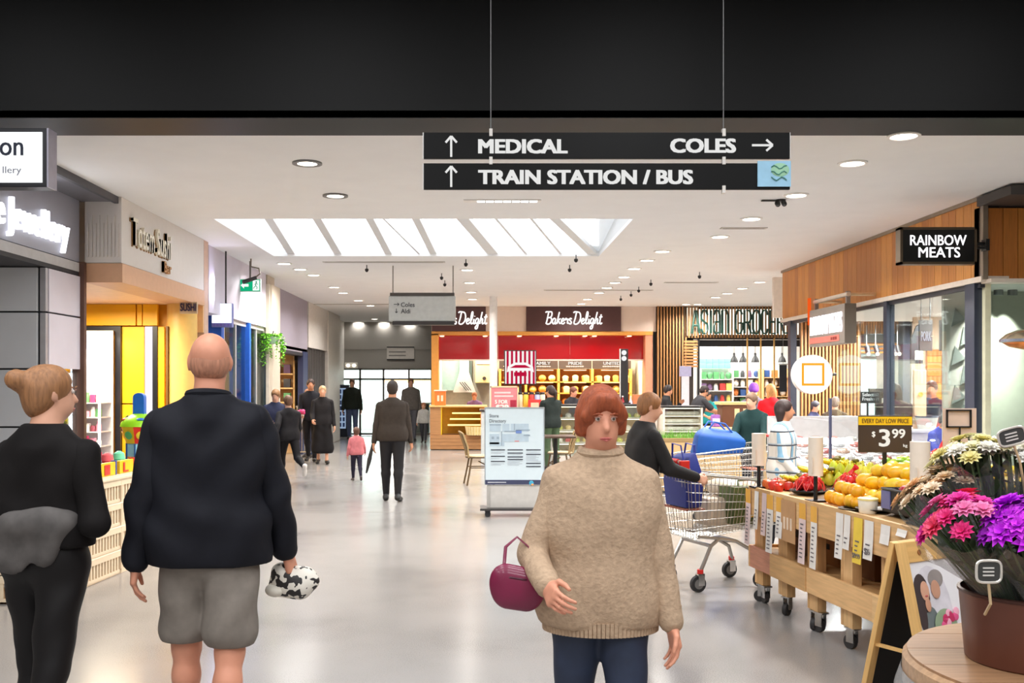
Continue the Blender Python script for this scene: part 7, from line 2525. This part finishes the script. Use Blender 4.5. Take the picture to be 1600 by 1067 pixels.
    info = {'root': r, 's': s, 'dz': dz, 'T': T, 'A': A, 'J': J, 'Hd': Hd, 'hR': hR, 'w': lambda p: tuple((np.array(p, float) + dz) * s)}
    # eyes, brows and lips wherever the face can be seen close up
    if res < .015:
        for sd in (1, -1):
            e = info['w'](Hd((sd * .03, -.082, .0115)))
            MB().ball(e, .0098 * s, 12, 8).build('eye', M((206, 196, 188), .3), r)
            MB().ball(info['w'](Hd((sd * .03, -.0905, .0110))), .0050 * s, 8, 6).build('iris', M((70, 54, 40), .3), r)
            MB().tube([info['w'](Hd((sd * .014, -.097, .028))), info['w'](Hd((sd * .032, -.097, .033))), info['w'](Hd((sd * .048, -.086, .028)))], [.003 * s, .004 * s, .002 * s], 6).build('eyebrow', hm, r)
            MB().tube([info['w'](Hd((sd * .018, -.0955, .018))), info['w'](Hd((sd * .030, -.0975, .0215))), info['w'](Hd((sd * .043, -.089, .018)))], .0022 * s, 5).build('eyelid', M((170, 116, 96), .5), r)
        MB().tube([info['w'](Hd((-.024, -.092, -.064))), info['w'](Hd((-.008, -.1, -.0605))), info['w'](Hd((0, -.1005, -.062))), info['w'](Hd((.008, -.1, -.0605))), info['w'](Hd((.024, -.092, -.064)))], [.0015 * s, .004 * s, .004 * s, .004 * s, .0015 * s], 6).build('lip', M((190, 96, 90), .45), r)
        MB().tube([info['w'](Hd((-.022, -.0915, -.066))), info['w'](Hd((0, -.099, -.070))), info['w'](Hd((.022, -.0915, -.066)))], [.0015 * s, .0052 * s, .0015 * s], 6).build('lip', M((196, 104, 96), .45), r)
    return info


FINE = .0115
# ---- the bald man walking away
NAVY = M((19, 20, 28), .75, var=.12, scale=20, bump=.1, spec=.25)
man = person('bald man walking away in dark navy jacket and grey shorts', PX(326, 3.99), 3.99, PI + .06, 1.76, ('long', NAVY, .026, 'jacket'), ('shorts', (126, 118, 110)), (60, 62, 70), ('bald', (186, 130, 104)), 'ruddy',
             ((.10, .06), (-.16, .12)), ((-.16, .20, .22, .05), (.10, .24, .20, .06)), .02, (.15, .05), FINE, 1.12, 0, curl=(.30, .5), wob=.0075, hem=.83)
m_r, m_s = man['root'], man['s']
# collar
c0 = man['T']((0, .012, 1.50))
MB().tube([man['w'](c0 + V3(.076 * math.cos(a), .078 * math.sin(a), .012 * math.sin(a))) for a in np.linspace(0, 2 * PI, 25)[:-1]], .017 * m_s, 8, closed=True).build('collar', NAVY, m_r)
hemr = MB()
for sd in (1, -1):
    wr = man['A'][sd][2] - man['A'][sd][3] * .012
    fa = Vector(man['A'][sd][3])
    hemr = MB().tube([man['w'](wr - man['A'][sd][3] * .03), man['w'](wr + man['A'][sd][3] * .008)], [.047 * m_s, .045 * m_s], 14)
    hemr.build('cuff', NAVY, m_r)


def at_hand(info, sd, dist=.09, off=(0, 0, 0)):
    sh, el, wr, fa = info['A'][sd]
    p = info['w'](wr + fa * dist + np.array(off))
    r = info['root']
    return r.matrix_basis @ Vector(p)


bpy.context.view_layer.update()
hp_ = at_hand(man, -1, .11, (0, 0, 0))
cap2 = root('patterned_cloth', 'black and white patterned bundle held in the hand of the bald man', 'cloth', tuple(hp_))
BWP = bpy.data.materials.new('patterned_cloth')
BWP.use_nodes = True
nt = BWP.node_tree
vo = nt.nodes.new('ShaderNodeTexNoise'); vo.inputs['Scale'].default_value = 34; vo.inputs['Detail'].default_value = 1
cr = nt.nodes.new('ShaderNodeValToRGB')
cr.color_ramp.interpolation = 'CONSTANT'
cr.color_ramp.elements[0].color = rgb((40, 36, 36)); cr.color_ramp.elements[1].color = rgb((232, 226, 214)); cr.color_ramp.elements[1].position = .47
tc = nt.nodes.new('ShaderNodeTexCoord')
nt.links.new(tc.outputs['Object'], vo.inputs['Vector']); nt.links.new(vo.outputs[0], cr.inputs[0]); nt.links.new(cr.outputs[0], nt.nodes['Principled BSDF'].inputs['Base Color'])
cl_ = [Prim(V3(-.04, .0, .01), V3(.05, .01, -.02), .045, .05, k=.03), Prim(V3(-.06, 0, -.05), V3(.03, 0, -.055), .045, .05, k=.03), Prim(V3(.05, 0, .0), V3(.085, .0, -.03), .03, .03, k=.02)]
blob_obj('bundle', BWP, cap2, [blob(cl_, .006, (), .005)])
MB().ball((-.07, -.01, -.06), (.045, .05, .03), 14, 8).build('brim', M((230, 224, 210), .7), cap2)

# ---- the woman in black
BLK = M((20, 17, 17), .8, var=.15, scale=20, spec=.2)
wo = person('woman in black with a bun and a grey jacket tied at the waist, walking away', PX(70, 3.89), 3.89, PI - .30, 1.63, ('long', BLK, .017, 'jumper'), ('trousers', M((16, 13, 14), .6, spec=.3)), (40, 40, 44), ('bun', (150, 104, 66)), 'fair',
            ((.14, .10), (-.18, .12)), ((-.02, .20, .85, .20), (-.12, .30, 1.6, .95)), .02, (-.55, .02), FINE, 1.06, 0, wob=.006, hem=1.0)
w_r = wo['root']
jk = []
for k in range(16):
    a0, a1 = 2 * PI * k / 16, 2 * PI * (k + 1) / 16
    q = [V3(.172 * math.cos(a), .125 * math.sin(a) + .01, 1.09 - .035 * math.cos(a)) for a in (a0, a1)]
    jk.append(Prim(q[0], q[1], .042, .042, k=.03))
jk += [Prim(V3(-.08, .135, 1.07), V3(.02, .145, .97), .085, .06, (1, .35, 1), k=.04), Prim(V3(.04, .14, 1.04), V3(.12, .12, .94), .06, .035, (1, .5, 1), k=.03), Prim(V3(-.14, .08, 1.1), V3(-.11, .12, .98), .05, .03, (1, .6, 1), k=.03)]
for p in jk:
    p.a, p.b = (p.a + wo['dz']) * wo['s'], (p.b + wo['dz']) * wo['s']
blob_obj('tied_jacket', M((82, 78, 76), .8, var=.3, scale=14), w_r, [blob(jk, .009, (), .006)], 'dark grey jacket tied round the hips')
MB().tube([wo['w']((.12, .13, 1.00)), wo['w']((.19, .07, 1.02)), wo['w']((.21, -.01, 1.04))], [.03, .034, .028], 8, flat=.5).build('jacket_lining', M((44, 110, 140), .7), w_r, label='teal lining of the tied jacket')
MB().tube([wo['w']((-.15, .09, 1.12)), wo['w']((-.04, .148, 1.07)), wo['w']((.08, .15, .98)), wo['w']((.12, .14, .95))], .007, 6).build('drawcord', M((150, 146, 142), .6), w_r)

# ---- the woman in the cream jumper, coming towards us
CREAMJ = M((184, 158, 132), .85, var=.14, scale=60, bump=.5, spec=.15)
fw = person('red haired woman in chunky cream jumper and jeans walking towards us with a maroon bag', PX(938, 3.45), 3.45, -.03, 1.54, ('long', CREAMJ, .022, 'jumper'), ('trousers', M((38, 48, 70), .7, var=.25, scale=10)), (50, 44, 44), ('bob', (156, 76, 42)), 'ruddy',
            ((.10, .12), (-.16, .20)), ((.06, .22, .12, .05), (.10, .36, 1.15, .55)), .02, (.12, .05), .0105, 1.16, 0, curl=(.3, .4), wob=.0045, hem=.83, shw=.88)
f_r, f_s = fw['root'], fw['s']
# ribbed hem, collar and cuffs
hr_ = MB()
for k in range(84):
    a = 2 * PI * k / 84
    rx_, ry_ = .222, .142
    p = fw['T']((rx_ * math.cos(a), ry_ * math.sin(a) + .004, .86))
    q = fw['T']((rx_ * .985 * math.cos(a), ry_ * .985 * math.sin(a) + .004, .805))
    hr_.tube([fw['w'](p), fw['w'](q)], .0105 * f_s, 5)
hr_.build('ribbed_hem', CREAMJ, f_r)
c0 = fw['T']((0, .004, 1.505))
MB().tube([fw['w'](c0 + V3(.074 * math.cos(a), .072 * math.sin(a), .008 * math.sin(a))) for a in np.linspace(0, 2 * PI, 25)[:-1]], .02 * f_s, 8, closed=True).build('ribbed_collar', CREAMJ, f_r)
for sd in (1, -1):
    wr, fa = fw['A'][sd][2], fw['A'][sd][3]
    MB().tube([fw['w'](wr - fa * .06), fw['w'](wr - fa * .0)], [.053 * f_s, .045 * f_s], 16).build('cuff', CREAMJ, f_r)
bpy.context.view_layer.update()
el_ = fw['A'][-1][1]
fa_ = fw['A'][-1][3]
bp0 = f_r.matrix_basis @ Vector(fw['w'](el_ + fa_ * .06 + V3(-.075, -.03, -.085)))
mb_ = root('maroon_bag', 'round maroon handbag hanging from the forearm of the woman in the cream jumper', 'handbag', tuple(bp0))
mb_.scale = (.78, .78, .78)
MAROON = M((120, 16, 60), .4, var=.12, scale=8, coat=.2)
blob_obj('bag_body', MAROON, mb_, [blob([Prim(V3(-.05, 0, .02), V3(.05, 0, .0), .07, .07, (1, .55, 1.05), k=.03), Prim(V3(-.04, 0, -.045), V3(.035, 0, -.055), .055, .055, (1, .6, 1), k=.04)], .006)])
MB().tube([(-.075, -.02, .03), (-.03, -.036, .04), (.03, -.036, .03), (.075, -.02, .02)], .005, 6).build('bag_zip', M((70, 10, 36), .4, .3), mb_)
MB().tube([(-.06, 0, .06), (-.05, .03, .16), (.0, .05, .2), (.05, .03, .16), (.06, 0, .05)], .008, 6, flat=.5).build('bag_strap', MAROON, mb_)

# ---- trolley pusher behind her
DKJ = M((40, 38, 38), .7, var=.12, spec=.2)
tp_ = person('person in dark jacket with light brown hair leaning on the trolley handle', PX(990, 7.55), 7.28, PI / 2 + .22, 1.50, ('long', DKJ, .02, 'jacket'), ('trousers', (30, 30, 36)), (40, 36, 36), ('short', (150, 100, 60)), 'fair',
             ((.2, .15), (-.22, .15)), ((.50, .12, .80, .1), (.46, .12, .8, .1)), .12, (-.2, .1), .016, 1.05, curl=.7)

# ---- distant walkers
man2 = person('man in dark olive shirt and black trousers walking away down the mall', PX(613, 13.4), 13.4, PI, 1.60, ('long', (60, 52, 46), .015, 'shirt'), ('trousers', (36, 34, 36)), (28, 26, 26), ('short', (50, 36, 28)), 'tan',
              ((.06, .04), (-.14, .10)), ((-.12, .16, .12, .0), (.05, .16, .15, .0)), .02, (0, 0), .02, 1.1)
bpy.context.view_layer.update()
u0 = at_hand(man2, 1, .08)
um = root('folded_umbrella', 'black folded umbrella in the hand of the man in olive shirt', 'umbrella', tuple(u0), 0)
MB().tube([(0, 0, .08), (-.02, 0, -.02), (-.05, 0, -.16), (-.09, 0, -.34)], [.012, .02, .03, .012], 8).build('umbrella_canopy', M((44, 42, 42), .6), um)
MB().tube([(0, 0, .08), (.01, 0, .13), (.03, 0, .14), (.04, 0, .11)], .008, 6).build('umbrella_handle', DARK, um)
person('small child in pink jacket and dark leggings walking beside the man in olive', PX(557, 16.2), 16.2, PI + .25, .86, ('long', (206, 120, 124), .022, 'jacket'), ('trousers', (44, 40, 56)), (60, 50, 50), ('short', (96, 62, 46)), 'fair',
       ((.3, .3), (-.35, .3)), ((-.2, .25, .3, .1), (.3, .3, .4, .1)), .05, (0, 0), .016, 1.15, kid=True)
person('young person in black with bare head striding away past the pale column', PX(452, 15.7), 15.7, PI + .5, 1.42, ('long', (36, 34, 36), .02, 'jumper'), ('trousers', (24, 22, 24)), (230, 226, 220), ('short', (110, 76, 54)), 'fair',
       ((.42, .35), (-.5, .75)), ((-.75, .35, .2, .0), (.3, .2, .6, .1)), .1, (0, 0), .018, .95)
person('person in navy t-shirt and jeans looking at a phone near the mauve shop', PX(430, 16.7), 16.7, .35, 1.47, ('short', (40, 44, 66), .016, 'tshirt'), ('trousers', (56, 68, 100)), (200, 196, 190), ('tail', (140, 100, 64)), 'fair',
       ((.05, .05), (-.06, .05)), ((.25, .15, 1.3, .35), (.25, .15, 1.3, .35)), .05, (-.4, .3), .02, 1.08)
person('woman in long black dress with pale sleeves near the slatted screen', PX(504, 19.6), 19.6, .15, 1.52, ('long', (36, 34, 36), .018, 'jumper'), ('dress', (24, 22, 24)), (36, 32, 32), ('short', (196, 160, 120)), 'fair',
       ((.10, .08), (-.12, .12)), ((-.1, .15, .3, .0), (.2, .15, .9, .2)), .02, (0, 0), .02)
dm = person('man with dark hair and black coat carrying pink flowers beside the slatted screen', PX(487, 20.3), 20.2, .0, 1.66, ('long', (30, 30, 36), .02, 'coat'), ('trousers', (32, 30, 34)), (30, 28, 28), ('short', (60, 40, 32)), 'tan',
            ((.2, .15), (-.2, .2)), ((.2, .1, 1.2, .3), (.2, .1, 1.0, .3)), .02, (.2, 0), .02, 1.05)
bpy.context.view_layer.update()
p_ = at_hand(dm, -1, .06)
pb = root('pink_bunch', 'bright pink flower bunch held against a dark coat near the slatted screen', 'bouquet', tuple(p_))
MB().tube([(0, 0, -.16), (0, 0, .02)], [.02, .07], 8).build('wrap', M((226, 214, 214), .4), pb)
for k in range(9):
    a = k * 2.4
    MB().ball((.05 * math.cos(a), .05 * math.sin(a), .05 + .02 * (k % 3)), .038, 8, 6).build('bloom', M(((232, 60, 130), (240, 110, 160))[k % 2], .5), pb)
person('grey haired person in pale blue top half hidden by the chrome rail', PX(481, 21.25), 21.3, -.3, 1.45, ('long', (140, 160, 186), .016, 'jumper'), ('trousers', (60, 70, 100)), (60, 56, 56), ('short', (150, 110, 90)), 'fair',
       ((.1, .1), (-.1, .1)), ((.1, .1, .3, .0), (.1, .1, .3, .0)), .03, (0, 0), .024)
person('man in dark green jacket and jeans standing by the drinks machine at the far doors', PX(553, 29.0), 28.6, .1, 1.70, ('long', (40, 46, 40), .03, 'jacket'), ('trousers', (84, 96, 130)), (50, 46, 44), ('short', (110, 80, 60)), 'fair',
       ((.08, .05), (-.08, .05)), ((.0, .2, .3, .1), (.0, .2, .3, .1)), .02, (0, 0), .024, 1.15)
person('man in grey jacket over white shirt coming in from the bright doors', PX(642, 27.4), 27.4, .05, 1.72, ('long', (110, 104, 100), .024, 'jacket'), ('trousers', (96, 96, 104)), (60, 56, 52), ('short', (120, 84, 60)), 'fair',
       ((.2, .15), (-.2, .2)), ((-.1, .15, .3, .0), (.1, .15, .6, .1)), .02, (0, 0), .024, 1.1)
person('child in pale grey hooded coat walking in from the bright doors', PX(662, 26.6), 26.6, -.1, 1.05, ('long', (196, 194, 190), .024, 'coat'), ('trousers', (70, 70, 76)), (60, 56, 52), ('short', (170, 110, 80)), 'fair',
       ((.2, .15), (-.2, .2)), ((-.1, .2, .3, .0), (.1, .2, .4, .1)), .02, (0, 0), .022, 1.1, kid=True)
# ---- bakery and grocery people
person('bakery worker in dark green top with dark ponytail standing beside the cake case', PX(862, 18.2), 18.25, PI + .5, 1.53, ('short', (34, 42, 40), .016, 'tshirt'), ('trousers', (66, 84, 60)), (40, 36, 36), ('tail', (48, 30, 24)), 'tan',
       ((.05, .05), (-.05, .05)), ((.3, .15, .9, .2), (.3, .15, .9, .2)), .06, (.4, .1), .018)
person('bakery worker with auburn hair behind the cake case', PX(893, 21.4), 21.4, .6, 1.50, ('short', (44, 44, 50), .016, 'tshirt'), ('trousers', (40, 40, 44)), (40, 36, 36), ('short', (110, 60, 44)), 'ruddy',
       ((.05, .05), (-.05, .05)), ((.3, .15, .9, .2), (.3, .15, .9, .2)), .1, (.2, .1), .022)
person('bakery worker in purple top behind the timber counter', PX(742, 25.0), 25.0, -.2, 1.36, ('short', (120, 92, 130), .016, 'tshirt'), ('trousers', (60, 50, 50)), (40, 36, 36), ('short', (150, 84, 50)), 'tan',
       ((.05, .05), (-.05, .05)), ((.4, .15, 1.0, .2), (.4, .15, 1.0, .2)), .1, (.2, .2), .022)
person('dark haired customer with hand at chin behind the sandwich case', PX(1043, 20.6), 20.9, PI / 2 - .3, 1.54, ('long', (36, 36, 38), .016, 'jumper'), ('trousers', (40, 40, 44)), (40, 36, 36), ('short', (36, 26, 24)), 'tan',
       ((.05, .05), (-.05, .05)), ((.5, .1, 1.9, .3), (.2, .1, .9, .2)), .1, (.1, .1), .02)
person('dark haired man in charcoal shirt bending over behind the sandwich case', PX(1088, 20.2), 20.4, PI / 2 + .2, 1.56, ('short', (56, 56, 60), .02, 'shirt'), ('trousers', (40, 40, 44)), (40, 36, 36), ('short', (40, 26, 26)), 'tan',
       ((.1, .1), (-.1, .1)), ((.8, .15, .5, .2), (.8, .15, .5, .2)), .35, (.0, .2), .02, 1.12)
person('customer in teal top and dark apron between the grocery shelves and sandwich case', PX(1104, 22.0), 22.0, .4, 1.40, ('short', (40, 150, 150), .016, 'tshirt'), ('trousers', (46, 44, 50)), (40, 36, 36), ('short', (46, 34, 30)), 'tan',
       ((.1, .1), (-.1, .1)), ((.4, .2, .9, .2), (.4, .2, .9, .2)), .1, (0, .1), .022)
person('person in dark green jumper facing us over the second trolley', PX(1176, 12.6), 12.6, -.5, 1.45, ('long', (24, 50, 50), .02, 'jumper'), ('trousers', (40, 42, 50)), (40, 36, 36), ('short', (110, 84, 64)), 'fair',
       ((.1, .1), (-.1, .1)), ((.55, .15, .6, .2), (.55, .15, .6, .2)), .1, (-.3, .1), .018, 1.1, curl=.7)
person('blonde woman in red jumper with her back to us at the grocery', PX(1205, 16.6), 16.6, PI + .2, 1.56, ('long', (196, 22, 34), .018, 'jumper'), ('trousers', (50, 46, 52)), (40, 36, 36), ('long', (190, 140, 84)), 'fair',
       ((.05, .05), (-.05, .05)), ((.2, .15, .7, .2), (.2, .15, .7, .2)), .03, (0, 0), .018, 1.05)
person('person in purple beanie and grey jacket beside the woman in red', PX(1180, 17.2), 17.3, PI - .4, 1.56, ('long', (106, 100, 116), .018, 'jacket'), ('trousers', (50, 46, 52)), (40, 36, 36), ('beanie', (120, 56, 176)), 'fair',
       ((.05, .05), (-.05, .05)), ((.2, .15, .7, .2), (.2, .15, .7, .2)), .03, (0, 0), .018)
# plaid cloth: two crossed bands of colour
PLD = bpy.data.materials.new('plaid_cloth')
PLD.use_nodes = True
nt = PLD.node_tree
tc = nt.nodes.new('ShaderNodeTexCoord')
col_ = None
sx_ = nt.nodes.new('ShaderNodeSeparateXYZ')
nt.links.new(tc.outputs['Object'], sx_.inputs[0])
for ax_, scl, wd_s, c in (('X', 8., .36, (136, 180, 208)), ('Z', 8., .2, (190, 200, 206)), ('Z', 8., .10, (56, 60, 70)), ('X', 8., .08, (90, 96, 110))):
    m1, m2, m3 = (nt.nodes.new('ShaderNodeMath') for _ in range(3))
    m1.operation, m2.operation, m3.operation = 'MULTIPLY', 'FRACT', 'LESS_THAN'
    m1.inputs[1].default_value = scl
    m3.inputs[1].default_value = wd_s
    nt.links.new(sx_.outputs[ax_], m1.inputs[0])
    nt.links.new(m1.outputs[0], m2.inputs[0])
    nt.links.new(m2.outputs[0], m3.inputs[0])
    mx = nt.nodes.new('ShaderNodeMix')
    mx.data_type = 'RGBA'
    mx.inputs[6].default_value = rgb((232, 226, 216))
    mx.inputs[7].default_value = rgb(c)
    nt.links.new(m3.outputs[0], mx.inputs[0])
    if col_ is not None:
        nt.links.new(col_, mx.inputs[6])
    col_ = mx.outputs[2]
nt.links.new(col_, nt.nodes['Principled BSDF'].inputs['Base Color'])
nt.nodes['Principled BSDF'].inputs['Roughness'].default_value = .8
pw = person('dark haired woman in blue and white plaid shirt beside the paper roll', PX(1222, 9.3), 9.3, PI / 2 - .5, 1.41, ('long', PLD, .026, 'shirt'), ('trousers', (34, 34, 40)), (40, 36, 36), ('long', (52, 36, 34)), 'tan',
            ((.1, .1), (-.1, .1)), ((.1, .06, .9, .2), (.1, .06, .6, .2)), .02, (.2, 0), .015, 1.15, hem=.80)
person('dark haired customer in brown hooded jacket with back to us inside the butcher', PX(1399, 13.4), 13.4, PI - .3, 1.57, ('long', (70, 56, 56), .024, 'jacket'), ('trousers', (40, 40, 46)), (40, 36, 36), ('long', (50, 36, 38)), 'tan',
       ((.05, .05), (-.05, .05)), ((.2, .15, .6, .2), (.2, .15, .6, .2)), .05, (0, 0), .018, 1.1)
person('butcher in dark apron with short hair behind the white counter', PX(1456, 13.6), 13.6, -.5, 1.60, ('short', (44, 46, 60), .018, 'shirt'), ('trousers', (60, 60, 66)), (40, 36, 36), ('short', (96, 60, 46)), 'ruddy',
       ((.05, .05), (-.05, .05)), ((.3, .15, .8, .2), (.3, .15, .8, .2)), .05, (0, .1), .02, 1.05)
person('person in blue top bending low behind the meat case', PX(1460, 11.78), 11.75, .3, 1.24, ('long', (76, 84, 170), .02, 'jumper'), ('trousers', (40, 40, 46)), (40, 36, 36), ('short', (40, 34, 40)), 'tan',
       ((.05, .05), (-.05, .05)), ((.6, .15, .8, .2), (.6, .15, .8, .2)), .3, (0, .2), .02)
person('seated looking person in navy top before the timber screen', PX(1272, 16.6), 16.7, .8, 1.28, ('long', (36, 40, 70), .02, 'jumper'), ('trousers', (40, 40, 46)), (40, 36, 36), ('short', (60, 60, 70)), 'fair',
       ((.05, .05), (-.05, .05)), ((.5, .15, .9, .2), (.5, .15, .9, .2)), .1, (0, .1), .022)
person('grey haired person in olive coat standing before the timber screen', PX(1301, 15.4), 15.3, PI - .5, 1.36, ('long', (96, 84, 70), .02, 'coat'), ('trousers', (40, 40, 46)), (40, 36, 36), ('short', (140, 124, 112)), 'fair',
       ((.05, .05), (-.05, .05)), ((.2, .15, .6, .2), (.2, .15, .6, .2)), .05, (0, .1), .022)
